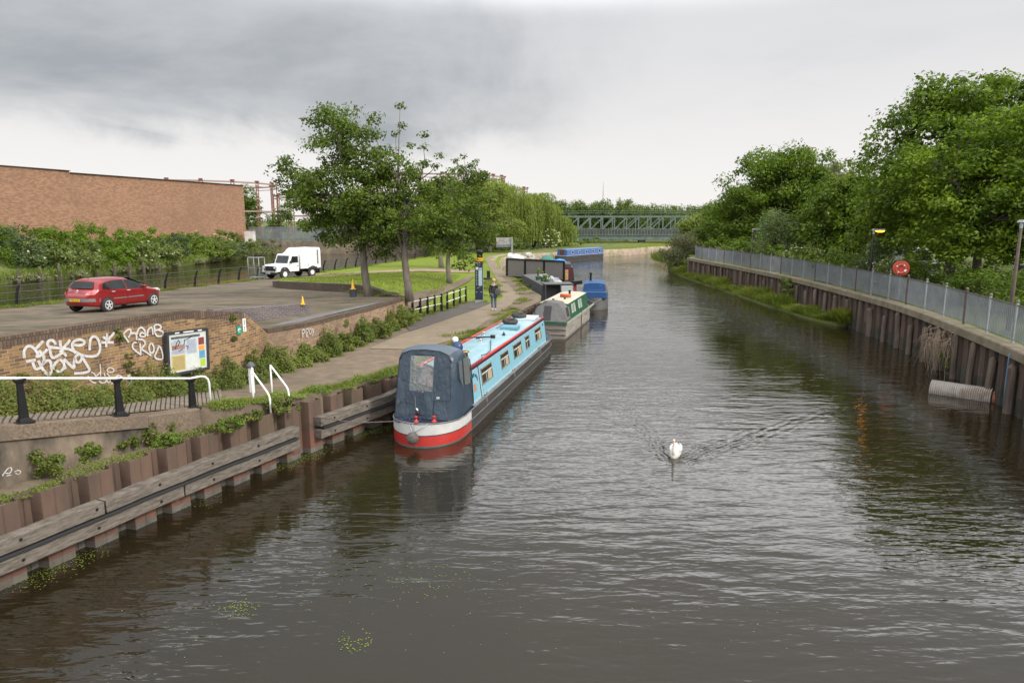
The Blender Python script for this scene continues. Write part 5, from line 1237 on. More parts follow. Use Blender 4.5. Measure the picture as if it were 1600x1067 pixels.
# ---- generic boats
def boat(nm, label, pos, hd_, L_, Wh, zg, hull_m, kind='narrowboat', square=False, cab=None, group='boats moored along the canal', bl=2.2):
    t = thing(nm, label, kind, (pos[0], pos[1], 0), math.atan2(hd_[1], hd_[0]), group)
    ss, rings = hullrings(L_, Wh, zg, bl=bl, square=square)
    q = MB(); q.loft(rings, closed=False, caps=square, mfun=lambda i, k: 1 if 3 <= (k if k < 5 else 10-k) else 0); q.build('hull', [hull_m, m_hullg], t, 'auto'); deck(ss, rings, m_timber_d, t)
    if cab:
        x0, x1, zt_, wb, wt, cm, rm, wins, wz = cab; sy = lambda z: side_y(z, zg, zt_, wb, wt)
        q = MB(); q.loft(cabin_rings([x0, x1], zg, zt_, wb, wt), closed=False, caps=True, mfun=lambda i, k: 1 if k in (1, 2, 3, 4) else 0); q.build('cabin', [cm, rm], t)
        for a, b in wins:
            for s in (-1, 1): window(t, a, b, wz[0], wz[1], sy, s, curtain=False, bar=False, fm=m_bwhite, gm=wz[2] if len(wz) > 2 else None)
    return t
m_grn = M('boat_green', (.014, .085, .042), (.018, .075, .04), 2, .45, c3=(.05, .12, .07), s3=2)
m_cream = M('boat_cream', (.48, .44, .33), (.39, .355, .26), 1.6, .55, c3=(.54, .51, .42), s3=.8)
m_plank = M('grey_planks', (.30, .27, .235), (.20, .18, .155), 1.2, .85, bump=.01, bscale=5, c3=(.12, .10, .09), s3=1.5, stretch=(.4, .4, 4))
m_canvas = M('grey_canvas', (.085, .085, .085), (.13, .125, .12), 2, .8, bump=.05, bscale=4)
m_canvas2 = M('charcoal_canvas', (.045, .047, .05), (.065, .067, .07), 2, .8, bump=.04, bscale=4)
m_blu = M('boat_blue', (.010, .055, .17), (.014, .07, .20), 1.2, .6, c3=(.025, .10, .25), s3=1.2)
m_trim = M('pale_green_trim', (.30, .34, .28), (.22, .25, .20), 3, .6)
g = boat('narrowboat', 'green narrowboat with cream roof and grey canvas tent moored behind the pale blue one', (1.86, 35.75), (.27, .963), 9.6, 1.03, .88, m_plank, square=True,
         cab=(1.5, 7.6, 1.72, .94, .80, m_grn, m_cream, [(2.3, 2.75), (2.95, 3.4), (4.4, 4.85), (5.05, 5.5)], (1.12, 1.60, m_trim)))
for z in (.25, .52, .78): q = MB(); q.box((-.03, 0, z), (.05, 2.0, .03)); q.build('plank_seam', m_timber_d, g)
q = MB(); q.box((4.5, -1.05, .5), (.06, .05, .9)); q.build('hull_strap', m_timber_d, g)
q = MB(); q.box((-.01, 0, .86), (.08, 2.1, .17)); q.build('transom_top', m_grn, g); q = MB(); q.box((4.6, -1.045, .84), (9, .05, .12)); q.build('gunwale_trim', m_trim, g)
q = MB(); R0 = [(.15, .95, .92), (.45, .80, 1.45), (.75, .45, 1.80), (.8, 0, 1.88), (.75, -.45, 1.80), (.45, -.80, 1.45), (.15, -.95, .92)]; R1 = [(1.6, .95, .92), (1.6, .86, 1.55), (1.6, .5, 1.86), (1.6, 0, 1.92), (1.6, -.5, 1.86), (1.6, -.86, 1.55), (1.6, -.95, .92)]
q.loft([R0, R1], closed=False, caps=True); cv = q.build('canvas_tent', m_canvas, g, 'auto')
q = MB(); q.poly([(.20, .30, .98), (.62, .28, 1.70), (.62, -.12, 1.70), (.20, -.14, .98)]); 
for v_ in range(4): q.v[v_] = (q.v[v_][0]-.035, q.v[v_][1], q.v[v_][2])
q.build('tent_window', M('tent_dark', (.035, .035, .037)), cv); q = MB(); q.poly([(.9, -.90, 1.1), (1.4, -.935, 1.1), (1.25, -.86, 1.6), (.95, -.83, 1.6)]); q.build('silver_patch', m_chrome, cv)
q = MB(); q.tube([(.3, .1, 1.95), (-.9, .75, 1.80)], .022, 6); q.tube([(-.3, .6, .9), (-.3, .6, 1.85)], .022, 6); q.build('boat_pole', m_black, g)
q = MB(); q.tube([(4.0, .15, 1.90), (4.1, -.48, 1.90)], .10, 10); q.build('orange_roll', M('orange_nylon', (.50, .09, .02), (.4, .07, .02), 8, .7), g, True)
q = MB(); q.tube([(5.4, -.15, 1.75), (5.4, -.15, 2.08)], .07, 10); q.lathe([(.09, 0), (.06, .08)], (2.4, .2, 1.8), 10); q.lathe([(.07, 0), (.05, .08)], (3.2, -.3, 1.8), 10); q.build('roof_vent', m_black, g)

k = boat('canal_barge', 'charcoal grey barge with plants and white sheets on its cluttered roof', (3.35, 45.6), (-.13, .991), 13, 1.15, .72, m_canvas2, 'barge', square=True,
         cab=(1.9, 11.5, 1.75, 1.08, .98, m_canvas2, m_canvas, [], (1, 1.4)))
q = MB()
for y in (-1.0, -.08, 1.0): q.tube([(.5, y, .7), (.9, y*.97, 1.9)], .045, 6)
q.tube([(.9, 1.0, 1.9), (.9, -1.0, 1.9)], .045, 6); q.tube([(.5, 1.0, .75), (.5, -1.0, .75)], .04, 6)
for y in (-.98, .98): q.tube([(.9, y, 1.9), (2.2, y, 1.9)], .04, 6)
q.build('wheelhouse_frame', m_rubber, k); q = MB(); q.poly([(.58, -.12, .95), (.58, -.98, .95), (.87, -.96, 1.84), (.87, -.12, 1.84)]); q.build('windscreen', glass_mat('screen_vinyl', (.42, .44, .43), .6, .2), k)
q = MB(); q.poly([(.9, 1.0, 1.93), (.9, -1.0, 1.93), (2.3, -1.0, 1.95), (2.3, 1.0, 1.95)]); q.poly([(.55, -1.0, .75), (.92, -.99, 1.9), (2.2, -1.02, 1.9), (2.2, -1.1, .75)]); q.build('wheelhouse_cover', m_canvas, k)
for i, (x, y, sx, sy_, h) in enumerate([(3.2, -.3, .9, .8, .22), (4.8, -.45, 1.2, .7, .3), (6.6, -.3, 1.0, .9, .25), (8.4, -.2, 1.2, .9, .3)]):
    t = thing('folded_sheet', ['near', 'long', 'third', 'farthest'][i]+' pale crumpled sheet on the grey barge roof', 'tarpaulin', (0, 0, 0), 0, 'sheets on the grey barge'); mw = Matrix.Rotation(math.atan2(.991, -.13), 3, 'Z'); t.location = Vector((3.35, 45.6, 1.80))+mw @ Vector((x, y, 0)); t.rotation_euler.z = math.atan2(.991, -.13)
    q = MB(); r = random.Random(i); n = 7; q.add([((a/(n-1)-.5)*sx, (b/(n-1)-.5)*sy_, h*r.uniform(.1, 1)*(1 if 0 < a < n-1 and 0 < b < n-1 else .05)) for a in range(n) for b in range(n)], [(a*n+b, a*n+b+1, (a+1)*n+b+1, (a+1)*n+b) for a in range(n-1) for b in range(n-1)])
    q.build('sheet', M('crumpled_sheet', (.40, .41, .42), (.16, .16, .18), 3, .6), t)
for i, (x, y) in enumerate([(3.0, .5), (4.6, .45), (6.0, .6)]):
    t = bush(['leafy green pot plant at the near end of the grey barge roof', 'bright yellow green pot plant on the grey barge roof', 'small dark pot plant farther along the grey barge roof'][i], Vector((3.35, 45.6, 1.78))+mw @ Vector((x, y, 0)), [(0, 0, .45, .25, .25, .35)], 260, .10, LF['weed2'], 'pot_plant', 'plant', 'pot plants on the grey barge', seed=i+40, lumps=8)
    q = MB(); q.lathe([(.17, 0), (.22, .28)], n=12); q.build('pot', M('pot_green', (.03, .09, .06)), t, 'auto')
k = boat('narrowboat', 'maroon boat with cream doors and red bow moored beyond the grey barge', (4.55, 58.5), (.05, .999), 12, 1.0, .85, m_bred, square=True, cab=(1.2, 10, 2.15, .85, .72, M('maroon', (.08, .018, .028)), m_canvas2, [], (1, 1.4)))
q = MB(); q.box((1.17, .16, 1.5), (.04, .28, .95)); q.box((1.17, -.16, 1.5), (.04, .28, .95)); q.build('door', M('door_cream', (.55, .36, .16), (.4, .2, .08), 6), k); q = MB(); q.box((1.7, -.3, 2.33), (.9, .5, .25)); q.box((1.6, .35, 2.3), (.6, .4, .2)); q.build('roof_box', m_canvas2, k)
k = boat('narrowboat', 'blue boat with a dark hull moored outside the grey barge', (5.75, 47.6), (.125, .992), 12, 1.0, .80, M('hull_soft_grey', (.085, .088, .085), (.12, .12, .115), 2, .6), cab=(1.2, 4.2, 1.72, .88, .74, m_blu, m_blu, [], (1, 1.4)), bl=3)
q = MB(); q.box((.62, 0, 1.02), (.9, 1.82, .46), top=(1, .96)); q.build('stern_cover', m_blu, k, bev=.03); q = MB(); q.tube([(3.4, .30, 1.72), (3.4, .30, 2.3)], .08, 10); q.lathe([(.12, 0), (.12, .07)], (3.4, .30, 2.3), 10); q.build('chimney', m_black, k)
q = MB(); q.lathe([(.03, -.16), (.14, -.1), (.16, .05), (.06, .16)], (-.12, 0, .45), 12); f_ = q.build('rope_fender', m_rope, k, True); q = MB(); q.tube([(-.1, .02, .55), (.05, .55, .8)], .015, 5); q.tube([(-.1, -.02, .55), (.05, -.5, .8)], .015, 5); q.build('chain', m_galv, f_)
q = MB(); q.box((1.16, 0, 1.32), (.03, 1.5, .02)); q.box((1.15, -.4, 1.6), (.03, .08, .05)); q.build('door_line', M('line_blue', (.10, .25, .45)), k)
k = boat('narrowboat', 'long blue narrowboat with square pale framed windows moored far off by the grass bank', (7.0, 105.8), (.60, .80), 14.0, 1.05, .78, m_hull, cab=(1.3, 12.6, 1.72, .98, .84, M('far_blue', (.04, .10, .26), (.05, .12, .30), 1), M('far_blue_roof', (.15, .22, .33)), [(2.6+2.1*i, 3.3+2.1*i) for i in range(5)], (1.05, 1.5)))
q = MB(); q.box((1.28, 0, 1.25), (.03, .8, .8)); q.build('door', M('far_door', (.10, .04, .02)), k)
q = MB(); q.box((7, 0, .80), (12, 2.12, .05)); q.build('gunwale', M('far_gunwale', (.40, .42, .50)), k)
k = boat('cabin_cruiser', 'cream cabin cruiser heaped with clutter behind the footbridge', (1.2, 70), (.06, .998), 9, 1.25, 1.0, m_bwhite, 'cruiser', square=True, cab=(1.5, 6.5, 2.3, 1.1, .9, m_cream, m_cream, [(2, 3), (3.6, 4.6)], (1.5, 2.0)))
q = MB(); r = random.Random(6)
for i in range(16): q.box((r.uniform(.3, 6), r.uniform(-1, 1), r.uniform(2.3, 2.7)), (r.uniform(.2, .7), r.uniform(.2, .6), r.uniform(.1, .35)), r.uniform(0, 3), i % 3)
q.build('clutter', [m_cream, M('clutter_tan', (.40, .30, .22)), m_bwhite], k)
def tarp(label, pos, L_, m, hz=1.2):
    t = thing('covered_boat', label, 'boat', (pos[0], pos[1], 0), R(88), 'boats moored along the canal'); ss, rings = hullrings(L_, 1.05, .8, bl=2); q = MB(); q.loft(rings, closed=False, caps=False); q.build('hull', m_hull, t)
    q = MB(); rr = []
    for i in range(9):
        x = .4+i*(L_-2)/8; h = .82+hz*(.75+.25*math.sin(i*1.3)); rr.append([(x, 1.0, .8), (x, .95, .8+(h-.8)*.55), (x, .5, h), (x, 0, h+.1), (x, -.5, h), (x, -.95, .8+(h-.8)*.55), (x, -1.0, .8)])
    q.loft(rr, closed=False, caps=True); q.build('tarpaulin', m, t, True)
tarp('boat under a bright blue tarpaulin just beyond the footbridge', (4.65, 65), 7, M('blue_tarp', (.04, .26, .60), (.03, .20, .50), 2, .5, c3=(.5, .55, .6), s3=1, t3=(.62, .66)), 1.5)
tarp('boat under a teal green cover between the cruiser and the far blue boat', (4.1, 78), 8, M('teal_tarp', (.03, .13, .11), (.04, .16, .13), 2, .7), 1.2)

# ================================================================== VEHICLES
def wheel(parent, x, y, z, rad, wid, side, rim_m, spokes=5, rimr=.66):
    q = MB(); w = wid/2; q.lathe([(rad*.60, -w), (rad*.93, -w), (rad, -w*.6), (rad, w*.6), (rad*.93, w), (rad*.60, w)], (x, y, z), 28, axis='Y'); wl = q.build('wheel', m_tyre, parent, 'auto')
    yo = y+side*w; q = MB()
    q.lathe([(rad*rimr, -.012*side), (rad*rimr, .004*side), (rad*(rimr-.07), .004*side)], (x, yo, z), 24, axis='Y'); 
    if spokes:
        q.lathe([(rad*.16, -.01*side), (rad*.13, .024*side)], (x, yo, z), 12, axis='Y')
        for k in range(spokes):
            a = 2*math.pi*k/spokes+.3; d = Vector((math.cos(a), 0, math.sin(a))); c = Vector((x, yo+side*.014, z))
            q.beam(c+d*rad*.1, c+d*rad*(rimr-.04), rad*.17, .02, up=(0, 1, 0))
    q.build('rim', rim_m, wl, 'auto')
    if spokes:
        q = MB(); q.lathe([(rad*rimr*.84, .0045*side), (rad*rimr*.84, .0075*side)], (x, yo, z), 20, axis='Y'); q.build('brake_disc', m_rubber, wl)
m_car = M('car_red', (.235, .012, .015), (.215, .010, .013), 2, .28, metal=.15, coat=.6)
m_carg = M('car_glass', (.012, .016, .016), (.02, .025, .025), 2, .05)
m_trimg = M('car_trim', (.16, .15, .145), rough=.6)
m_alloy = M('alloy', (.60, .61, .62), rough=.3, metal=.1)

def car():
    pr, pf = G(145, 487), None
    ax = Vector((-18.62, 30.06)); hd_ = Vector((.235, .972)).normalized()
    t = thing('parked_car', 'red five door hatchback parked on the plaza by the back river railing', 'car', (ax.x+hd_.x*1.31, ax.y+hd_.y*1.31, PZ(ax.x, ax.y)-.02), math.atan2(hd_.y, hd_.x))
    t.rotation_euler = (0, .022, math.atan2(hd_.y, hd_.x))
    TOP = [(-2.12, .62), (-2.10, .78), (-2.04, .90), (-1.93, .965), (-1.80, 1.01), (-1.76, 1.07), (-1.66, 1.26), (-1.56, 1.39), (-1.40, 1.435), (-.9, 1.465), (-.3, 1.465), (.15, 1.42), (.5, 1.30), (.85, 1.13), (1.12, 1.00), (1.3, .955), (1.6, .90), (1.9, .80), (2.02, .70), (2.09, .58)]
    BOT = [(-2.12, .42), (-2.0, .30), (-1.6, .24), (1.7, .22), (1.95, .26), (2.09, .42)]
    def Wd(x): return .885*(max(0., 1-abs(x/2.16)**7))**.32
    belt = lambda x: interp(x, [(-2.1, .95), (-1.5, .97), (1.1, .90), (2.1, .7)])
    def hy(x, z):
        w = Wd(x); zt_ = interp(x, TOP); b = belt(x)
        g = 1-.03*max(0, (.55-z)/.35)
        if z > b: g = 1-.30*((z-b)/.50)**1.05
        rr = .10 if zt_ > 1.1 else .12
        c = 1.
        if z > zt_-rr: c = math.sqrt(max(0, 1-((z-(zt_-rr))/rr)**2))*.35+.65 if z < zt_-1e-4 else .62
        return w*g*c
    xs = sorted(set([a for a, b in TOP]+[-2.07, -1.98, -1.86, -1.71, -1.61, -1.48, -1.2, -.6, -.1, .3, .7, 1.0, 1.2, 1.45, 1.75, 1.96, 2.06])); rings = []
    for x in xs:
        z0 = interp(x, BOT); z1 = interp(x, TOP); h = []; n = 13
        for k in range(n):
            z = z0+(z1-z0)*(k/(n-1)); h.append((x, hy(x, z) if k else hy(x, z)*.93, z))
        top_ = [(x, hy(x, z1)*f, z1+.03*(1-f*f)*(1 if z1 > 1.3 else .6)) for f in (.66, .33)]
        rings.append(h+top_+[(x, 0, z1+.03*(1 if z1 > 1.3 else .6))]+[(a, -b, c) for a, b, c in (h+top_)[::-1]])
    q = MB(); q.loft(rings, closed=True, caps=True); q.build('body', m_car, t, True)
    def sideglass(nm, pts, mat=m_carg, d=.010, par=t):
        for s in (-1, 1):
            q = MB(); n = 8; (x0, za, zb) = pts[0]
            P = []
            for (xa, a0, a1), (xb, b0, b1) in zip(pts, pts[1:]):
                for k in range(5):
                    u0 = k/5; xx = xa+(xb-xa)*u0; P.append((xx, a0+(b0-a0)*u0, a1+(b1-a1)*u0))
            P.append(pts[-1])
            V = []
            for x, z0, z1 in P:
                for k in range(6): z = z0+(z1-z0)*k/5; V.append((x, s*(hy(x, z)+d), z))
            q.add(V, [(i*6+k, i*6+k+1, (i+1)*6+k+1, (i+1)*6+k) for i in range(len(P)-1) for k in range(5)]); q.build(nm, mat, par, True)
    sideglass('rear_quarter_window', [(-1.50, 1.02, 1.06), (-1.36, 1.0, 1.26), (-1.12, .99, 1.33)])
    sideglass('rear_door_window', [(-1.08, .99, 1.335), (-.7, .985, 1.365), (-.20, .97, 1.365)])
    sideglass('front_door_window', [(-.14, .97, 1.365), (.2, .955, 1.33), (.55, .94, 1.20), (.84, .93, 1.03), (.95, .925, .96)])
    q = MB(); ins = lambda y, z: (-1.80+.235*((z-1.05)/.33)**1.1-.035 if z > 1.05 else -1.815, y, z)
    V = []; rows = [1.06+.28*k/5 for k in range(6)]
    for z in rows:
        for j in range(9): y = (j/4-1)*(.62-.10*(z-1.06)/.28); V.append((ins(y, z)[0]+.05*abs(y)**2*1.2, y, z))
    q.add(V, [(i*9+k, i*9+k+1, (i+1)*9+k+1, (i+1)*9+k) for i in range(5) for k in range(8)]); q.build('rear_window', m_carg, t, True)
    q = MB(); V = []
    for i in range(6):
        x = .28+.80*i/5; z = interp(x, TOP)
        for j in range(9): y = (j/4-1)*(.53+.10*i/5); V.append((x+.02, y, z+.045*(1-.3*abs(y))))
    q.add(V, [(i*9+k, i*9+k+1, (i+1)*9+k+1, (i+1)*9+k) for i in range(5) for k in range(8)]); q.build('windscreen', m_carg, t, True)
    for s in (-1, 1):
        q = MB(); V = []
        for i, (z, x0, x1) in enumerate([(.80, -2.09, -1.86), (.88, -2.06, -1.78), (.95, -1.98, -1.72), (1.0, -1.86, -1.72)]):
            for j in range(5): x = x0+(x1-x0)*j/4; V.append((x-.01, s*(hy(x, min(z, interp(x, TOP)-.03))+.012), z))
        q.add(V, [(i*5+k, i*5+k+1, (i+1)*5+k+1, (i+1)*5+k) for i in range(3) for k in range(4)]); q.build('tail_light', M('tail_red', (.45, .03, .03), (.6, .25, .25), 9, .2), t, True)
        q = MB(); q.box((1.86, s*.66, .76), (.28, .26, .12), s*-.35, tilt=(.3, 'Y')); q.build('headlight', M('headlight', (.5, .5, .48), rough=.15), t, bev=.02)
        q = MB(); q.box((.80, s*.93, 1.0), (.13, .20, .12), s*.15); q.build('wing_mirror', m_car, t, bev=.03)
        sideglass_ = None
        for x in (-.98, -.12):
            q = MB(); q.box((x, s*(hy(x, .88)+.02), .885), (.19, .03, .03)); q.build('door_handle', m_alloy, t, bev=.006)
    sideglass('side_moulding', [(-1.0, .555, .60), (-.22, .55, .60)], m_trimg, .014); sideglass('side_moulding', [(-.16, .55, .60), (.78, .545, .60)], m_trimg, .014)
    sideglass('door_seam', [(-.20, .30, .96), (-.185, .30, .96)], m_rubber, .006); sideglass('door_seam', [(.93, .30, .90), (.945, .30, .90)], m_rubber, .006); sideglass('door_seam', [(-1.16, .62, .99), (-1.145, .62, .99)], m_rubber, .006)
    q = MB()
    sx_ = lambda y: max(-2.132, -2.16*(max(0, 1-(abs(y)/.885)**3.125))**(1/7)-.014)
    for k in range(20):
        a, b = -.84+.084*k, -.84+.084*(k+1); xa = sx_(a); xb = sx_(b)
        q.add([(xa, a, .50), (xb, b, .50), (xb, b, .64), (xa, a, .64)], [(0, 1, 2, 3)])
    q.build('bumper_strip', m_trimg, t)
    q = MB(); q.box((-2.155, 0.02, .565), (.012, .52, .11)); pl_ = q.build('number_plate', M('plate_yellow', (.68, .44, .015), rough=.5), t)
    text_mesh('plate_text', 'WF05 RHO', .095, m_black, pl_, frame_mtx((-2.163, .02, .565), (0, -1, 0), (0, 0, 1)), .001, .95)
    q = MB(); q.box((-1.995, 0, .955), (.03, .07, .07), tilt=(R(45), 'X')); q.box((-2.05, 0, .895), (.02, .16, .02)); q.build('badge', m_alloy, t)
    q = MB(); q.tube([(-1.35, 0, 1.46), (-1.45, 0, 1.54)], .012, 6); q.build('aerial', m_black, t)
    for x in (-1.31, 1.38):
        for s in (-1, 1):
            q = MB(); q.lathe([(.350, -.012), (.350, .012)], (x, s*(hy(x, .5)-.004), .32), 28, axis='Y'); q.build('wheel_arch', m_rubber, t)
            wheel(t, x, s*.81, .315, .315, .215, s, m_alloy, 5)
    return t
car()

def truck():
    # front at (448,436) right front wheel; rear right (478,431)
    c = PL(433, 436); t = thing('utility_truck', 'white off road truck with a tall box body parked beside the curved railing', 'truck', (-18.55, 52.9, 1.70), 0)
    hd_ = Vector((-.52, -.855)).normalized(); t.rotation_euler.z = math.atan2(hd_.y, hd_.x)   # drives towards the camera and left
    t.location = (-18.75+.95, 55.25, PZ(-18, 55)+.0)
    w_ = M('truck_white', (.70, .70, .70), (.64, .64, .63), 1.5, .4)
    # local: +x forward, wheelbase 2.79, centre at 0
    q = MB(); q.xprism([(.98, .62), (.98, 1.18), (2.02, 1.13), (2.12, 1.05), (2.12, .62)], -.66, .66); q.build('bonnet', w_, t, bev=.03)
    for s in (-1, 1):
        q = MB(); q.xprism([(.90, .60), (.90, 1.08), (2.10, 1.02), (2.14, .60), (1.82, .60), (1.72, .86), (1.5, .94), (1.27, .94), (1.05, .84), (.97, .60)], s*.60, s*.86); q.build('front_wing', w_, t, bev=.02)
        q = MB(); P = [(1.395+.46*math.cos(R(a)), s*.875, .42+.46*math.sin(R(a))) for a in range(0, 181, 20)]; q.tube(P, .045, 6); P = [(-1.395+.46*math.cos(R(a)), s*.955, .42+.46*math.sin(R(a))) for a in range(0, 181, 20)]; q.tube(P, .045, 6); q.build('wheel_arch_trim', m_rubber, t)
        q = MB(); q.lathe([(.095, 0), (.085, .03)], (2.13, s*.56, .90), 16, axis='X'); q.build('headlight', M('lamp_clear', (.7, .7, .66), rough=.15), t, True)
        q = MB(); q.box((.85, s*.97, 1.30), (.05, .18, .22)); q.build('wing_mirror', m_rubber, t)
    q = MB(); q.box((2.135, 0, .84), (.03, 1.35, .34)); q.build('grille', m_black, t)
    q = MB(); q.box((2.14, .0, .88), (.04, .72, .30)); 
    for k in range(5): q.box((2.165, 0, .76+.05*k), (.02, .7, .014))
    q.build('grille_bar', m_rubber, t)
    q = MB(); q.box((2.15, 0, .57), (.03, 1.7, .06)); q.build('front_panel', w_, t)
    q = MB(); q.box((2.24, 0, .47), (.16, 1.76, .19)); q.build('bumper', m_black, t, bev=.02)
    q = MB(); q.box((2.33, .0, .50), (.012, .52, .11)); pl_ = q.build('number_plate', m_bwhite, t); text_mesh('plate_text', 'LX08 DFK', .09, m_black, pl_, frame_mtx((2.339, 0, .50), (0, 1, 0), (0, 0, 1)), .001)
    q = MB(); q.xprism([(-.10, .55), (-.10, 1.86), (.0, 1.92), (.55, 1.90), (.68, 1.84), (.98, 1.16), (.98, .55)], -.83, .83); cab = q.build('cab', w_, t, bev=.03)
    q = MB(); q.poly([(.965, -.70, 1.21), (.965, .70, 1.21), (.72, .66, 1.79), (.72, -.66, 1.79)]); q.v = [(a+.02, b, c) for a, b, c in q.v]; q.build('windscreen', m_carg, t)
    for s in (-1, 1):
        q = MB(); q.poly([(.02, s*.845, 1.24), (.80, s*.845, 1.24), (.60, s*.845, 1.74), (.02, s*.845, 1.74)][:4] if True else []); q.build('side_window', m_carg, t)
        q = MB(); q.box((.05, s*.845, .98), (.12, .02, .03)); q.box((-.07, s*.842, 1.0), (.012, .012, .9)); q.box((.93, s*.842, .88), (.012, .012, .55)); q.build('door_trim', m_rubber, t)
    # box body with chamfered nose
    q = MB(); P0 = [(-.15, -.96, .72), (-.15, -.96, 1.70), (-.15, -.70, 2.22), (-.15, .70, 2.22), (-.15, .96, 1.70), (-.15, .96, .72)]; P1 = [(-.62, -.96, .72), (-.62, -.96, 2.12), (-.62, -.86, 2.36), (-.62, .86, 2.36), (-.62, .96, 2.12), (-.62, .96, .72)]
    P2 = [(-2.28,)+p[1:] for p in P1]; q.loft([P0, P1, P2]); q.build('box_body', w_, t, bev=.02)
    q = MB(); q.xprism([(-.62, 2.38), (-.16, 2.20), (.30, 1.92), (.32, 1.86), (-.10, 1.9), (-.62, 2.2)], -.60, -.15); q.xprism([(-.62, 2.38), (-.16, 2.20), (.30, 1.92), (.32, 1.86), (-.10, 1.9), (-.62, 2.2)], .15, .60); q.build('roof_fairing', w_, t, bev=.02)
    for s in (-1, 1):
        q = MB(); q.box((-1.95, s*.965, 1.62), (.14, .012, 1.15)); q.box((-.95, s*.965, 1.03), (.03, .012, .22)); q.build('dark_strip', m_trimg, t)
        q = MB(); q.box((-1.395, s*.968, .72), (.90, .008, .20)); q.build('arch_gap', m_rubber, t)
    q = MB(); q.box((-.0, 0, .52), (3.9, .9, .16)); q.box((-2.2, 0, .45), (.1, 1.7, .35)); q.build('chassis', m_rubber, t)
    for x in (-1.395, 1.395):
        for s in (-1, 1): wheel(t, x, s*.77, .39, .39, .22, s, w_, 0, .52)
        
    for x in (-1.395, 1.395):
        for s in (-1, 1): q = MB(); q.lathe([(.205, .0*s), (.19, .012*s), (.10, -.01*s), (.09, .04*s)], (x, s*.885, .39), 18, axis='Y'); q.build('wheel_hub', w_, t, 'auto')
truck()

# white van and dark car behind the right hedges
def simple_car(label, x, y, rz, m, van=False):
    t = thing('parked_car', label, 'car' if not van else 'van', (x, y, 2.1), rz, 'vehicles behind the right railing'); h = 2.2 if van else 1.45
    q = MB(); pf = [(-2.1, .35), (-2.15, .9), (-1.7, h*.66), (-1.2, h*.98), (.3, h), (1.1, h*.68), (2.0, h*.55), (2.15, .4)] if not van else [(-2.4, .35), (-2.4, 2.1), (-2.2, 2.2), (1.2, 2.2), (1.9, 1.35), (2.4, 1.1), (2.5, .4)]
    q.xprism(pf, -.86, .86); q.build('body', m, t, bev=.08)
    for s in (-1, 1):
        q = MB(); W_ = [(-1.55, h*.68), (-1.15, h*.92), (.3, h*.93), (.95, h*.68)] if not van else [(.2, 1.3), (.2, 2.0), (1.15, 2.0), (1.7, 1.3)]
        q.xprism(W_, s*.865, s*.872); q.build('side_window', m_carg, t)
    q = MB(); q.box((-1.98 if not van else -2.41, 0, h*.78), (.03, 1.3, h*.2), tilt=((-.75 if not van else 0), 'Y')); q.build('rear_window', m_carg, t)
    for x_ in (-1.35, 1.35):
        for s in (-1, 1): wheel(t, x_, s*.77, .31, .31, .2, s, m_alloy, 5)
simple_car('silver grey car glimpsed between the hedges left of the maple trunk', 27.9, 45.5, R(20), M('silver', (.42, .42, .44), rough=.3))
simple_car('white van glimpsed between the hedges in front of the maple trunk', 28.2, 49.5, R(10), m_white, True)
simple_car('white car glimpsed at the far right through the leaves', 32.5, 42.5, R(80), m_white)

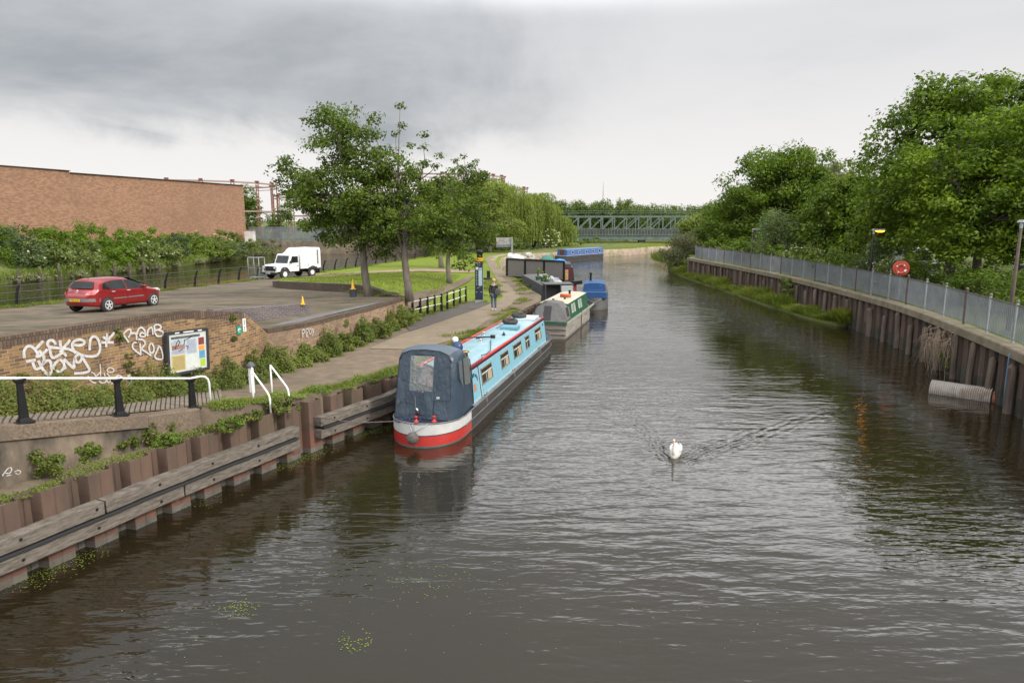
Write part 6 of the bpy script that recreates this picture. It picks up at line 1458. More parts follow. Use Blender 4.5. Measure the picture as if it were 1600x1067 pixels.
# ================================================================== PERSON
def skin(name, pts, edges, rad, mat, parent, sub=2, root=0, smooth_=True):
    me = bpy.data.meshes.new(name); me.from_pydata([tuple(p) for p in pts], edges, []); me.materials.append(mat)
    o = bpy.data.objects.new(name, me); COL.objects.link(o); o.parent = parent
    m = o.modifiers.new('skin', 'SKIN'); m.use_smooth_shade = True; m.branch_smoothing = .4
    for i, r_ in enumerate(rad): v = me.skin_vertices[0].data[i]; v.radius = r_ if isinstance(r_, tuple) else (r_, r_); v.use_root = (i == root)
    s = o.modifiers.new('sub', 'SUBSURF'); s.levels = sub; s.render_levels = sub
    return o
def person():
    t = thing('person', 'person in a black jacket and blue jeans walking away with a dark shoulder bag', 'person', G(771.5, 484.5, 1.285), R(8))
    sk = M('skin', (.50, .30, .22), rough=.6); J = M('black_jacket', (.018, .019, .022), (.03, .03, .034), 5, .85, bump=.02, bscale=9); jn = M('blue_jeans', (.045, .065, .115), (.06, .085, .14), 6, .85)
    # local: facing +y (away from the camera)
    P = [(0, 0, .92), (0, .0, 1.10), (0, .01, 1.28), (0, .0, 1.40), (0, .01, 1.47), (0, .03, 1.55), (0, .03, 1.66),      # 0-6 spine, neck, head
         (.17, 0, 1.38), (.23, -.02, 1.12), (.22, .08, .90), (.215, .11, .83),                                        # 7-10 right arm
         (-.17, 0, 1.38), (-.235, .0, 1.12), (-.21, .07, .90), (-.205, .10, .83),                                     # 11-14 left arm
         (.09, .0, .86), (.10, .06, .48), (.095, .0, .09), (.10, .13, .035),                                          # 15-18 right leg, forward
         (-.09, .0, .86), (-.095, .0, .48), (-.08, -.10, .11), (-.085, .0, .035)]                                     # 19-22 left leg, behind
    E = [(0, 1), (1, 2), (2, 3), (3, 4), (4, 5), (5, 6), (3, 7), (7, 8), (8, 9), (9, 10), (3, 11), (11, 12), (12, 13), (13, 14), (0, 15), (15, 16), (16, 17), (17, 18), (0, 19), (19, 20), (20, 21), (21, 22)]
    rd = [(.15, .11), (.13, .10), (.15, .11), (.13, .085), .055, .075, .088, .06, .043, .03, .035, .06, .043, .03, .035, .085, .058, .04, .038, .085, .058, .04, .038]
    for hnd, sx in ((10, 1), (14, -1)):
        b = Vector(P[hnd])
        for k, (dx, ln) in enumerate([(-.024, .062), (-.008, .072), (.008, .068), (.024, .055)]):
            a = b+Vector((dx, .015, -.03)); i = len(P); P += [tuple(a), tuple(a+Vector((0, .012, -ln*.6))), tuple(a+Vector((-.004*sx, -.002, -ln)))]; E += [(hnd, i), (i, i+1), (i+1, i+2)]; rd += [.010, .009, .007]
        a = b+Vector((-.03*sx, .03, -.005)); i = len(P); P += [tuple(a), tuple(a+Vector((-.008*sx, .02, -.035)))]; E += [(hnd, i), (i, i+1)]; rd += [.011, .009]
    body = skin('body', P, E, rd, sk, t)
    skin('jacket', [P[0], P[1], P[2], P[3], (0, .01, 1.45), P[7], P[8], (.22, .07, .93), P[11], P[12], (-.212, .06, .93), (0, .0, .84)], [(0, 1), (1, 2), (2, 3), (3, 4), (3, 5), (5, 6), (6, 7), (3, 8), (8, 9), (9, 10), (0, 11)],
         [(.185, .135), (.175, .13), (.185, .13), (.155, .10), .07, .075, .060, .048, .075, .060, .048, (.19, .14)], J, t)
    skin('jeans', [(0, 0, .88), P[15], P[16], (.095, .0, .10), P[19], P[20], (-.08, -.095, .12)], [(0, 1), (1, 2), (2, 3), (0, 4), (4, 5), (5, 6)], [(.16, .125), .095, .070, .058, .095, .070, .058], jn, t)
    for sx, (x, y, z) in ((1, (.097, .05, .05)), (-1, (-.083, -.05, .055))):
        skin('shoe', [(x, y-.08, z), (x, y+.02, z-.005), (x, y+.14, z-.012)], [(0, 1), (1, 2)], [.045, .05, .042], M('shoe_pale', (.62, .58, .55), rough=.7), t)
    q = MB(); q.lathe([(.0, -.02), (.075, -.015), (.102, .04), (.10, .09), (.07, .135), (.02, .15)], (0, .005, 1.60), 18, sc_=(1, 1.08)); q.build('hair', M('blond_hair', (.50, .36, .20), (.38, .26, .14), 30, .8, bump=.01, bscale=60), t, True)
    for sx in (-1, 1): q = MB(); q.lathe([(.008, -.03), (.02, 0), (.008, .03)], (sx*.088, .035, 1.635), 8); q.build('ear', sk, body, True)
    q = MB()
    for sx in (-1, 1): q.lathe([(.004, -.008), (.012, 0), (.004, .008)], (sx*.032, .118, 1.65), 8)
    q.lathe([(.022, -.006), (.022, .006)], (0, .112, 1.585), 8, sc_=(1, .5)); q.build('eyes_and_mouth', m_black, body); q = MB(); q.lathe([(.018, -.02), (.006, .035)], (0, .125, 1.62), 8); q.build('nose', sk, body, True)
    q = MB(); q.lathe([(.085, 0), (.075, .05)], (0, .01, 1.455), 14); q.build('scarf', M('scarf_grey', (.35, .36, .38)), t, True)
    b = thing('shoulder_bag', 'dark grey slouchy shoulder bag carried by the walking person', 'bag', t.location+Matrix.Rotation(R(8), 3, 'Z') @ Vector((.20, -.14, .84)), R(8))
    q = MB(); q.loft([[(x*w, y, z) for x, y in ((-.15, -.06), (.15, -.06), (.16, 0), (.15, .06), (-.15, .06), (-.16, 0))] for z, w in ((0, .9), (.12, 1.15), (.28, 1.0), (.38, .6))]); q.build('bag_body', M('bag_grey', (.05, .048, .045), (.075, .07, .065), 6, .7), b, True, bev=.02)
    q = MB(); q.tube([(-.05, .0, .36), (-.10, .02, .5), (-.09, .10, .62), (-.02, .25, .56), (.02, .2, .36)], .014, 6); q.build('strap', m_black, b, True)
person()

# ================================================================== SWAN
def swan():
    t = thing('swan', 'white mute swan swimming with a v shaped wake in the middle of the canal', 'swan', (SW.x, SW.y, 0), math.atan2(-.907, -.42))
    m_sw = M('feathers', (.60, .58, .53), (.50, .48, .43), 6, .7, bump=.012, bscale=16); rings = []
    for x, w, zl, zh in ((-.52, .02, .20, .24), (-.46, .08, .12, .27), (-.34, .15, .02, .32), (-.18, .215, -.05, .36), (.0, .235, -.08, .36), (.15, .21, -.08, .31), (.27, .15, -.06, .24), (.35, .09, -.03, .18), (.39, .02, .02, .10)):
        r_ = []
        for k in range(16): a = 2*math.pi*k/16; r_.append((x, w*math.cos(a), (zl+zh)/2+(zh-zl)/2*math.sin(a)*(1.0 if math.sin(a) > 0 else 1)))
        rings.append(r_)
    # one continuous body with the curved neck and head
    neck = [(.24, 0, .10, .095), (.33, .0, .18, .075), (.365, .0, .27, .055), (.355, 0, .38, .045), (.32, 0, .48, .040), (.31, 0, .56, .040), (.345, 0, .62, .046), (.40, 0, .625, .043), (.45, 0, .60, .028)]
    q = MB(); q.loft(rings); q.tube([p[:3] for p in neck], [p[3] for p in neck], 14); b = q.build('body', m_sw, t, True)
    for s in (-1, 1):
        q = MB(); wr = []
        for x, y, w, z, h in ((.20, .13, .02, .22, .10), (.10, .185, .05, .25, .18), (-.08, .205, .06, .27, .22), (-.28, .155, .06, .29, .20), (-.44, .09, .04, .31, .12), (-.56, .04, .012, .33, .03)):
            wr.append([(x, s*(y+w*math.cos(a)), z-.03+h*.38*math.sin(a)) for a in [2*math.pi*k/10 for k in range(10)]])
        q.loft(wr); q.build('wing', m_sw, t, True)
    q = MB(); q.tube([(.445, 0, .603), (.50, 0, .585), (.555, 0, .560)], [.026, .020, .012], 8, flat=.7); q.build('beak', M('beak_orange', (.55, .16, .04), rough=.5), t, True)
    q = MB(); q.lathe([(.005, -.015), (.018, 0), (.005, .015)], (.455, 0, .628), 8)
    for s in (-1, 1): q.lathe([(.003, -.006), (.008, 0), (.003, .006)], (.415, s*.040, .632), 6)
    q.build('eye_and_knob', m_black, t, True)
    t.scale = (.72, .66, .82)
swan()

# ================================================================== VEGETATION
def V3(u, y, z): return ((u-800)/F*y, y, z)
b = PL(577, 463)
tree('bushy green ash tree beside the curved planter wall, leftmost on the lawn', (b.x, b.y, b.z), [(-.7, 0, 5.0, 2.9, 2.5, 2.5), (-.9, 0, 7.9, 1.9, 1.7, 1.7), (-3.4, 0, 6.1, 1.25, 1.1, .75), (-1.7, .2, 4.0, 1.9, 1.7, 1.3), (-2.9, .2, 5.2, 1.3, 1.2, .9), (.7, .2, 3.2, 1.7, 1.5, 1.2), (.6, 0, 6.4, 1.4, 1.3, 1.1), (-1.3, 0, 9.0, .9, .8, .6)],
     270, .62, 105, .17, LF['ash'], .21, 5.2, group='young ash trees on the lawn', seed=3, lean=(-.5, 0), limbs=9)
b = PL(637, 465)
tree('open crowned ash tree with pale trunk behind the end of the brick wall', (b.x, b.y+.2, b.z-.05), [(.1, 0, 4.3, 2.5, 2.1, 1.7), (-1.9, 0, 4.7, 1.5, 1.4, 1.2), (2.0, .2, 3.0, 1.3, 1.2, 1.1), (2.6, .2, 1.9, .7, .7, .7), (-.2, 0, 6.4, 1.4, 1.2, .9), (1.4, .3, 5.2, 1.5, 1.2, .9)],
     170, .52, 95, .16, LF['ash2'], .20, 5.0, group='young ash trees on the lawn', seed=8, lean=(-.15, 0), limbs=9, extra=[(-.15, 0, 9.2), (-.1, .1, 8.3), (-.4, 0, 7.9), (1.0, 0, 7.9), (.9, .1, 7.3), (1.7, 0, 6.9), (2.2, .1, 6.2), (.3, 0, 7.4), (1.5, 0, 6.4), (2.7, 0, 4.6), (-1.2, 0, 7.0)])
tree('smaller ash tree standing behind the white rail fences', (-4.75, 51.5, hI(-4.75, 51.5)), [(.7, 0, 5.4, 2.8, 2.5, 2.3), (1.5, 0, 7.6, 1.5, 1.4, 1.2), (-.6, 0, 3.7, 1.9, 1.7, 1.3), (2.3, 0, 3.9, 1.6, 1.5, 1.2)],
     150, .62, 80, .20, LF['ash'], .20, 4.6, group='young ash trees on the lawn', seed=15, extra=[(1.2, 0, 9.3), (.6, 0, 9.0), (2.1, 0, 8.9), (2.6, 0, 8.1)])
tree('twin stemmed shaded tree farther back on the lawn', (-7.2, 69.5, hI(-7.2, 69.5)), [(0, 0, 5.2, 3.6, 3.2, 2.6), (1.5, 0, 7.0, 2.2, 2, 1.5)], 110, .9, 60, .26, LF['ash'], .26, 4.5, seed=21)
tree('pale green bushy tree between the lawn trees and the willows', (-3.4, 108, 1.4), [(-1, 0, 5, 4.2, 3.5, 3.4), (0, 0, 8.6, 3, 3, 2.0), (3, 0, 4, 2.5, 2.5, 2.3)], 130, 1.2, 60, .36, LF['willow'], .3, 5, seed=23)
for i, (u, y, vt, r_) in enumerate([(520, 138, 325, 6), (585, 142, 330, 6), (640, 118, 322, 5), (668, 96, 318, 4)]):
    h = D(u, vt, y).z-1.5
    tree(['dark tree behind the palisade seen through the lawn trees, nearest the gas holders', 'dark tree in the middle of the row behind the lawn trees', 'leafy tree behind the ash trunks on the lawn', 'shaded tree between the ash trunks and the willows'][i], V3(u, y, 1.5), [(0, 0, h*.5, r_, r_*.8, h*.42), (1, 0, h*.72, r_*.6, r_*.6, h*.28)], 90, 1.5, 50, .45, LF['far'], .35, h*.6, group='trees behind the lawn', seed=60+i)

def willow(label, u, y, vt, r_, seed, z0=1.3):
    h = D(u, vt, y).z-z0; root = thing('weeping_willow', label, 'willow tree', V3(u, y, z0), 0, 'weeping willows along the far path'); g = np.random.default_rng(seed)
    K = 1150; Q = []; NN = []
    lob = [(g.uniform(-.55, .55)*r_, g.uniform(-.55, .55)*r_, h*g.uniform(.62, .93), r_*g.uniform(.35, .6)) for _ in range(9)]+[(0, 0, h*.86, r_*.55), (-.6*r_, 0, h*.66, r_*.4), (.6*r_, 0, h*.64, r_*.4)]
    for k in range(K):
        l = lob[k % len(lob)]; a = g.uniform(0, 2*np.pi); q = l[3]*g.uniform(.15, 1)**.5; x, yy = l[0]+q*math.cos(a), l[1]+q*math.sin(a); zt_ = min(h, l[2]+l[3]*.5*math.sqrt(max(0, 1-(q/l[3])**2)))
        zb_ = g.uniform(.03, .5)*h if g.random() < .7 else zt_-g.uniform(.8, 3); n = int(max(2, (zt_-zb_)/.33)); dx, dy = math.cos(a), math.sin(a)
        for j in range(n):
            t_ = j/n; o_ = .5*(1-(1-min(1, t_*2.5))**2); Q.append((x+dx*o_+g.normal()*.07, yy+dy*o_+g.normal()*.07, zt_+(.25*math.sin(min(1, t_*3)*math.pi))-(zt_-zb_)*t_)); NN.append((dx+g.normal()*.5, dy+g.normal()*.5, .25))
    P = np.array(Q); Nn = unit(np.array(NN)); n = len(P); dn = np.tile([0, 0, -1.0], (n, 1))+g.normal(size=(n, 3))*.10; b_ = unit(np.cross(Nn, dn)); L_ = g.uniform(.35, .6, n)[:, None]; w_ = g.uniform(.05, .10, n)[:, None]
    quads('crown', np.stack([P, P+dn*L_*.5-b_*w_, P+dn*L_, P+dn*L_*.5+b_*w_], 1), LF['willow'], root)
    q = MB(); q.tube([(0, 0, -.1), (.2, 0, h*.3), (0, .1, h*.55)], [.45, .35, .25], 8)
    for l in lob: q.tube([(.1, 0, h*.35), (l[0]*.5, l[1]*.5, h*.6), (l[0], l[1], l[2])], [.22, .14, .06], 5)
    q.build('trunk', m_bark_d, root, True)
willow('leftmost weeping willow partly hidden behind the lawn trees', 700, 113, 282, 5.6, 101)
willow('tall weeping willow under the tallest gas holder frame', 748, 117, 278, 5.8, 102)
willow('broad weeping willow in the middle of the row behind the pole sign', 793, 120, 287, 5.8, 103)
willow('weeping willow second from the right above the cabin cruiser', 834, 124, 300, 5.2, 104)
willow('lowest weeping willow at the right end of the row beside the bridge', 870, 127, 338, 3.6, 105)
bush('white flowering elder bush at the foot of the last willow', V3(857, 122, 1.4), [(0, 0, 1.6, 2.0, 1.6, 1.6)], 900, .30, LF['elder'], flowers=60, fl=.34, seed=9)
for i, (u, y, h) in enumerate([(690, 100, 2.2), (716, 104, 1.7), (742, 108, 1.6), (768, 110, 1.2), (800, 114, 1.1), (826, 118, 1.0), (895, 128, 1.4), (925, 135, 1.6)]):
    bush('low shrub under the willows by the path bend, '+['first', 'second', 'third', 'fourth', 'fifth', 'sixth', 'seventh', 'eighth'][i]+' from the left', V3(u, y, 1.35), [(0, 0, h*.45, 2.6, 1.6, h*.55)], 700, .26, LF[['weed2', 'ash2', 'grey'][i % 3]], 'shrub', 'shrub', 'low shrubs under the willows', seed=120+i, stems=False, lumps=18)

# distant wooded belt, individual trees in four forms
protos = []
for i in range(4):
    g = random.Random(200+i); ell = [(0, 0, 6.2, 5.2, 4, 3.4), (g.uniform(-2, 2), 0, 8.6, 3.2, 3, 2.0), (g.uniform(-3, 3), -1, 4.2, 4, 3, 2.6)]
    protos.append(tree('broad leafy tree in the distant wood behind the bridge', (0, 0, 0), ell, 120, 1.25, 34, .55, LF['far'], .35, 6, group='trees in the distant wood', seed=200+i, flat=.8))
k = 0; g = random.Random(77)
for row, (y0, n, u0, u1) in enumerate(((196, 13, 858, 1128), (228, 12, 870, 1150))):
    for i in range(n):
        u = u0+(u1-u0)*i/(n-1)+g.uniform(-5, 5); y = y0+g.uniform(-6, 6); vt = interp(u, [(860, 309), (885, 311), (905, 315), (940, 310), (985, 311), (1000, 320), (1025, 317), (1060, 322), (1110, 318)])+g.uniform(-3, 5)+row*1; h = D(u, vt, y).z-1.7
        sc_ = h/10.9; loc = V3(u, y, 1.7); rz = g.uniform(0, 6.28); s3 = (sc_*g.uniform(.8, 1.05), sc_, sc_)
        if k < 4: o = protos[k]; o.location = loc; o.rotation_euler.z = rz; o.scale = s3
        else: copy_tree(protos[k % 4], loc, rz, None, s3)
        k += 1
for i in range(11):
    u = 905+i*18; y = 152+g.uniform(-4, 4)
    o = bush('dark green bush on the far bank seen under the bridge', V3(u, y, 1.5), [(0, 0, 1.3, 2.2, 1.5, 1.6)], 520, .34, LF['maple2'], 'bush', 'bush', 'bushes seen under the bridge', seed=230+i, stems=False, lumps=14) if i < 3 else copy_tree(bpy.data.objects[bnames[i % 3]], V3(u, y, 1.5), g.uniform(0, 6), None, (g.uniform(.8, 1.2),)*3)
    if i == 0: bnames = []
    if i < 3: bnames.append(o.name)
# left distance
h = D(396, 286, 165).z-1.7
tree('tall dark columnar tree against the right corner of the warehouse', V3(394, 165, 1.7), [(0, 0, h*.5, 3.0, 3, h*.47)], 120, 1.2, 60, .42, LF['maple2'], .4, h*.6, name='poplar_tree', seed=31)
h = D(440, 322, 150).z-2.2
tree('small loose tree growing in front of the palisade fence', V3(441, 133.5, 2.3), [(0, 0, h*.5, 2.7, 2, h*.42), (1, 0, h*.75, 1.6, 1.5, h*.22)], 60, .9, 50, .36, LF['far'], .2, h*.5, seed=32)
tree('tree whose top shows over the warehouse roof', V3(328, 178, 1.7), [(0, 0, 10, 4.5, 4, 3.4), (0, 0, 6, 4, 4, 4)], 50, 1.3, 40, .5, LF['far'], .4, 8, seed=33)
bush('olive bush on the quay end beside the white pier', V3(425, 124, .6), [(0, 0, 1.6, 2.6, 1.6, 1.5), (-3, 0, .9, 2.4, 1.5, 1.1)], 1500, .28, LF['pink'], seed=34, flowers=0)
bush('red tinged bramble bush on the bank above the roll cage', V3(398, 112, .5), [(0, 0, 1.1, 3.0, 1.6, 1.2)], 1200, .24, LF['pink'], seed=35)

# bushes on the far bank of the back river
HB = [(4, 84, 352, 'hedge', 6), (30, 74, 352, 'grey', 5.0), (62, 86, 350, 'hedge', 6), (75, 75, 372, 'elder', 4.2), (112, 88, 346, 'hedge', 7), (128, 79, 375, 'elder', 4.2), (155, 92, 347, 'hedge', 7), (178, 84, 373, 'hedge', 4.6), (200, 96, 352, 'hedge', 6.5), (214, 87, 377, 'elder', 4.4), (232, 100, 356, 'hedge', 6.4), (254, 92, 372, 'elder', 4.6), (276, 97, 366, 'grey', 4), (298, 108, 357, 'hedge', 5.4), (318, 104, 370, 'weed2', 4), (334, 112, 357, 'elder', 6), (362, 118, 363, 'elder', 5), (384, 121, 371, 'hedge', 4.5), (-30, 72, 348, 'hedge', 6), (345, 103, 388, 'weed2', 3.6), (372, 108, 388, 'grey', 3)]
nmz = {'hedge': 'bright green', 'grey': 'grey green', 'elder': 'cream flecked elder', 'weed2': 'fresh light green'}
for i, (u, y, vt, lm, rx) in enumerate(HB):
    zb_ = .9; top_ = D(u, vt, y).z; h = max(1.6, top_-zb_)
    bush('%s bush on the far river bank, %s from the left' % (nmz[lm], ['first', 'second', 'third', 'fourth', 'fifth', 'sixth', 'seventh', 'eighth', 'ninth', 'tenth', 'eleventh', 'twelfth', 'thirteenth', 'fourteenth', 'fifteenth', 'seventeenth', 'nineteenth', 'twentieth', 'nearest beyond the frame', 'sixteenth', 'eighteenth'][i]), V3(u, y, zb_), [(0, 0, h*.48, rx*.62, 2.6, h*.52), (rx*.3, -1.0, h*.3, rx*.45, 2.0, h*.33), (-rx*.3, -.8, h*.33, rx*.45, 2.0, h*.36)],
         5600, .29, LF[lm], group='bushes on the far river bank', flowers=14 if lm == 'elder' and i % 2 == 1 else 0, fl=.22, seed=300+i, lumps=60)
# pale dry reeds and grass hanging over the far bank edge
g = np.random.default_rng(5); PP = []
for (a, b) in zip(LB[1:8], LB[2:9]):
    n = int(math.hypot(b[0]-a[0], b[1]-a[1])*70); t_ = g.random(n)[:, None]; PP.append(np.hstack([np.array(a)+(np.array(b)-np.array(a))*t_+g.normal(size=(n, 2))*.35, g.uniform(.35, 1.0, n)[:, None]]))
P = np.vstack(PP); cl = np.sin(P[:, 1]*1.1)+np.sin(P[:, 1]*.37+1)
Pd = P[cl > .0]; Nn = unit(g.normal(size=Pd.shape)); tag(quads('dry_reeds', leafquads(Pd+np.array([.3, -.1, -.15]), Nn, .42, .35), LF['dry']), 'pale dry cow parsley and reeds fringing the far river bank', 'reeds', kind='stuff')
tag(blades('bank_grass', np.vstack([P, P+g.normal(size=P.shape)*[1.2, 1.2, .1]]), .5, LF['weed2'], .05, .5), 'rough green grass on the far river bank edge', 'grass', kind='stuff')

# right bank trees
tree('large dense maple overhanging the right railing near the red lifebuoy', (24.0, 37.5, 2.1), [(-.2, -1.2, 3.1, 3.2, 2.8, 1.2), (4.2, -3.2, 3.3, 4.2, 3, 1.7), (.6, -1.0, 5.0, 3.6, 3.6, 2.3), (4.5, -2.5, 5.6, 4.6, 4.2, 3.4), (-.6, 1, 6.9, 2.6, 3, 1.8), (2.5, 0, 8.0, 3.6, 3.4, 2.2), (7.5, -3, 7.5, 4, 4, 3.2)],
     680, .90, 100, .225, LF['maple'], .30, 6.5, cat='maple tree', name='maple_tree', seed=41, limbs=10, bark=m_bark_d, flat=.5, up=.9)
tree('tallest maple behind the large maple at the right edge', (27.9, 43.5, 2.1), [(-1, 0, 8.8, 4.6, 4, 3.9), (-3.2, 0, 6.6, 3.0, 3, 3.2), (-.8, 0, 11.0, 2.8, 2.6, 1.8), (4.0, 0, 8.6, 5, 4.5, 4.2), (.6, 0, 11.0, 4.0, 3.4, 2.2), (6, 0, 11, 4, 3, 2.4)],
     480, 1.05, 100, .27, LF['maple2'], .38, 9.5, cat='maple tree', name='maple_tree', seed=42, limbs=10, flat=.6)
tree('maple filling the gap under the tallest maple left of the lamp', (26.5, 46, 2.1), [(0, 0, 5.0, 3.4, 3, 2.6), (-1.5, 0, 3.2, 2.6, 2.4, 1.7)], 170, .85, 80, .25, LF['maple'], .25, 4.5, cat='maple tree', name='maple_tree', seed=43)
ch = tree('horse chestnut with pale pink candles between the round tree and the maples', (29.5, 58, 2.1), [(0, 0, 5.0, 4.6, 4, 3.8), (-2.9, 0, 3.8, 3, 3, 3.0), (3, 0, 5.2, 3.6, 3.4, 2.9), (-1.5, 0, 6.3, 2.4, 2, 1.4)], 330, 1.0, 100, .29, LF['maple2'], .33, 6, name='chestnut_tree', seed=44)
C = crown_points([(0, 0, 5.0, 4.8, 4.2, 3.6), (-2.5, 0, 3.6, 3.2, 3.2, 3.0), (3, 0, 5.6, 3.8, 3.6, 3)], 90, 3, 40); Pf, Nf = clumps(C, .18, 7, flat=1.8); quads('blossom', leafquads(Pf, Nf, .13, .9), leaf_mat('pink_blossom', [(.45, .30, .25), (.55, .42, .36), (.6, .5, .42)]), ch)
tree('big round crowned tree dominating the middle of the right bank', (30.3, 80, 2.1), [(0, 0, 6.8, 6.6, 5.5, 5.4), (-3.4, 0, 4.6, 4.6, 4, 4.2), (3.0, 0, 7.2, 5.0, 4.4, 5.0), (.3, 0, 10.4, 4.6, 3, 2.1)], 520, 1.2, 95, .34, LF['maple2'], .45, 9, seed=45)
tree('sunlit yellow green tree on the right flank of the big round tree', (34.5, 76, 2.1), [(0, 0, 5.6, 3.6, 3, 3.2), (1.5, 0, 4.6, 3.8, 3.4, 3.2)], 150, 1.1, 70, .33, LF['hedge'], .3, 6, seed=46)
tree('shaded tree on the left shoulder of the big round tree', (27.6, 88, 2.0), [(0, 0, 4.0, 3.6, 3, 2.9), (-1.5, 0, 2.6, 2.6, 2.4, 1.8)], 120, 1.0, 60, .34, LF['far'], .3, 4, seed=47)
tree('olive willow at the far end of the right railing', (27.5, 97, 1.7), [(0, 0, 3.6, 4.0, 3, 2.6)], 90, 1.1, 60, .36, LF['willow'], .3, 3, seed=48)
tree('thin wispy tree top poking out between the round tree and the chestnut', (33.5, 70, 2.1), [(0, 0, 8.3, 2.4, 2, 1.7), (-.8, 0, 6.5, 2, 2, 2)], 60, .7, 40, .26, LF['pink'], .2, 7, seed=49)
tree('pale silver green birch with drooping twigs behind the railing', (24.0, 60, 2.1), [(-1.2, 0, 3.7, 1.5, 1.4, 1.2), (-2.0, 0, 2.6, 1.1, 1.1, 1.1), (1.0, 0, 2.2, 1.7, 1.5, 1.4), (.2, 0, 3.2, 1.2, 1.2, 1.1)], 110, .55, 70, .17, LF['birch'], .11, 2.8, cat='birch tree', name='birch_tree', seed=50, flat=1.5, bark=m_timber)
bush('large mixed pinkish green bush at the water edge where the right wall begins', (20.9, 84.5, .2), [(0, 0, 2.3, 2.7, 2.4, 2.6), (.8, 0, 3.2, 2.0, 2, 1.8), (-1.0, -1, 1.2, 1.8, 1.8, 1.3)], 6500, .22, LF['pink'], seed=51, lumps=80)
bush('low green bush at the foot of the large pinkish bush', (20.0, 80.5, .1), [(0, 0, .7, 1.5, 1.3, .9)], 1200, .2, LF['weed2'], seed=52, lumps=24)
SH = [(1136, 74, 2.4, 3, 'maple2', 'dark bush under the big round tree near the far end of the railing'), (1170, 70, 2.0, 3, 'maple2', 'dark bush behind the small unlit lamp'), (1225, 66, 1.8, 2.6, 'maple2', 'dark bush behind the pale birch'), (1250, 56, 1.9, 2.3, 'elder', 'pale leaved bush at the foot of the birch'), (1290, 52, 1.9, 2.6, 'maple', 'green bush under the horse chestnut'), (1325, 47, 2.1, 2.4, 'maple2', 'green bush left of the glowing lamp'),
      (1372, 43.5, 2.9, 2.0, 'grey', 'grey green shrub beside the glowing lamp'), (1398, 41, 1.9, 1.2, 'elder', 'pale flowering shrub just left of the lifebuoy'), (1432, 39, 1.9, 1.2, 'hedge', 'bright yellow green shrub just right of the lifebuoy'), (1500, 35.0, 1.9, 2.0, 'maple2', 'dark hedge bush behind the railing right of the maple trunk'), (1548, 33, 1.9, 2.0, 'maple2', 'dark hedge bush between the maple trunk and the right lamp'), (1600, 30.5, 2.0, 2.2, 'maple2', 'dark hedge bush at the right edge of the picture'), (1660, 28, 2.5, 2.4, 'maple2', 'dark hedge bush just beyond the right edge')]
for i, (u, y, h, rx, lm, lab) in enumerate(SH):
    bush(lab, V3(u, y, 2.1), [(0, 0, h*.5, rx, 1.3, h*.52)], 2400, .16 if y < 50 else .24, LF[lm], 'shrub', 'shrub', 'shrubs behind the right railing', seed=350+i, lumps=36, flowers=30 if lm == 'elder' else 0, fl=.10)
for i, (x, y, r_, h) in enumerate([(38, 56, 6, 9), (42, 72, 7, 10), (36, 98, 7, 10), (46, 110, 8, 11), (40, 44, 6, 9), (50, 62, 7, 12)]):
    tree('background tree filling the wood behind the right bank, '+['behind the chestnut', 'behind the wispy tree', 'left of the round tree', 'beyond the bend', 'behind the tallest maple', 'farthest back'][i], (x, y, 2.0), [(0, 0, h*.5, r_, r_*.8, h*.45)], 120, 1.5, 50, .45, LF['maple2'], .35, h*.6, group='background trees on the right bank', seed=380+i)

# reeds and grass on the berm, creeper and dead twigs on the right wall
g = np.random.default_rng(9); n = 26000; yy = 39.6+(g.random(n)**1.25)*43; xl = np.interp(yy, [39.6, 42.5, 49, 58, 67, 74, 83], [19.4, 18.85, 18.6, 18.7, 18.75, 18.85, 19.3]); xr = np.interp(yy, [39.6, 44, 50, 56, 63, 70, 77, 83], [20.0, 20.35, 20.7, 20.75, 20.5, 20.1, 19.9, 21.5])-.1
P = np.stack([xl+(xr-xl)*g.random(n), yy, np.full(n, .15)], 1); lumpy = .55+.35*np.sin(yy*1.3)+.25*np.sin(yy*.47+2)
o = blades('reeds', P, np.clip(lumpy, .3, 1.2)*.85, LF['reed'], .035, .45); tag(o, 'bright green reeds and long grass along the foot of the right quay wall', 'reeds', kind='stuff')
n = 7000; P = np.stack([g.uniform(21, 31, n), g.uniform(89, 104, n), np.full(n, .2)], 1); P = P[(P[:, 1]-88) > (P[:, 0]-24)*.9]; tag(blades('reeds', P, 1.6, LF['willow'], .06, .3), 'pale green reed bed in the water beyond the large bush', 'reeds', kind='stuff')
p = (20.55, 50.5, .3); bush('green creeper climbing the rusty right quay wall', p, [(-.15, 0, 1.0, .35, 1.1, .9)], 1500, .15, LF['weed2'], 'creeper', 'creeper', seed=53, stems=False)
p = VP(1493, 575, (16.0, 21.3), (.33, .94)); bush('dark leafy weed growing from the right quay wall near the pipe', (p.x-.35, p.y, .25), [(0, 0, .35, .25, .38, .42)], 500, .08, LF['weed'], 'wall_weed', 'weed', seed=54, lumps=14)
t = thing('dead_brambles', 'tangle of bare dry twigs hanging on the right quay wall above the pipe', 'brambles', (17.2, 26.6, 0)); q = MB(); r = random.Random(12)
for i in range(70):
    a = Vector((r.uniform(-.2, .1), r.uniform(-.6, 1.2), r.uniform(1.2, 2.0))); e = a+Vector((r.uniform(-.5, -.05), r.uniform(-.7, .7), r.uniform(-1.5, -.2))); q.tube([a, a.lerp(e, .4)+Vector((-.15, r.uniform(-.2, .2), .12)), e], [.007, .006, .003], 4, cap=False)
q.build('twigs', M('dead_twig', (.30, .23, .15), (.2, .15, .1), 5), t)

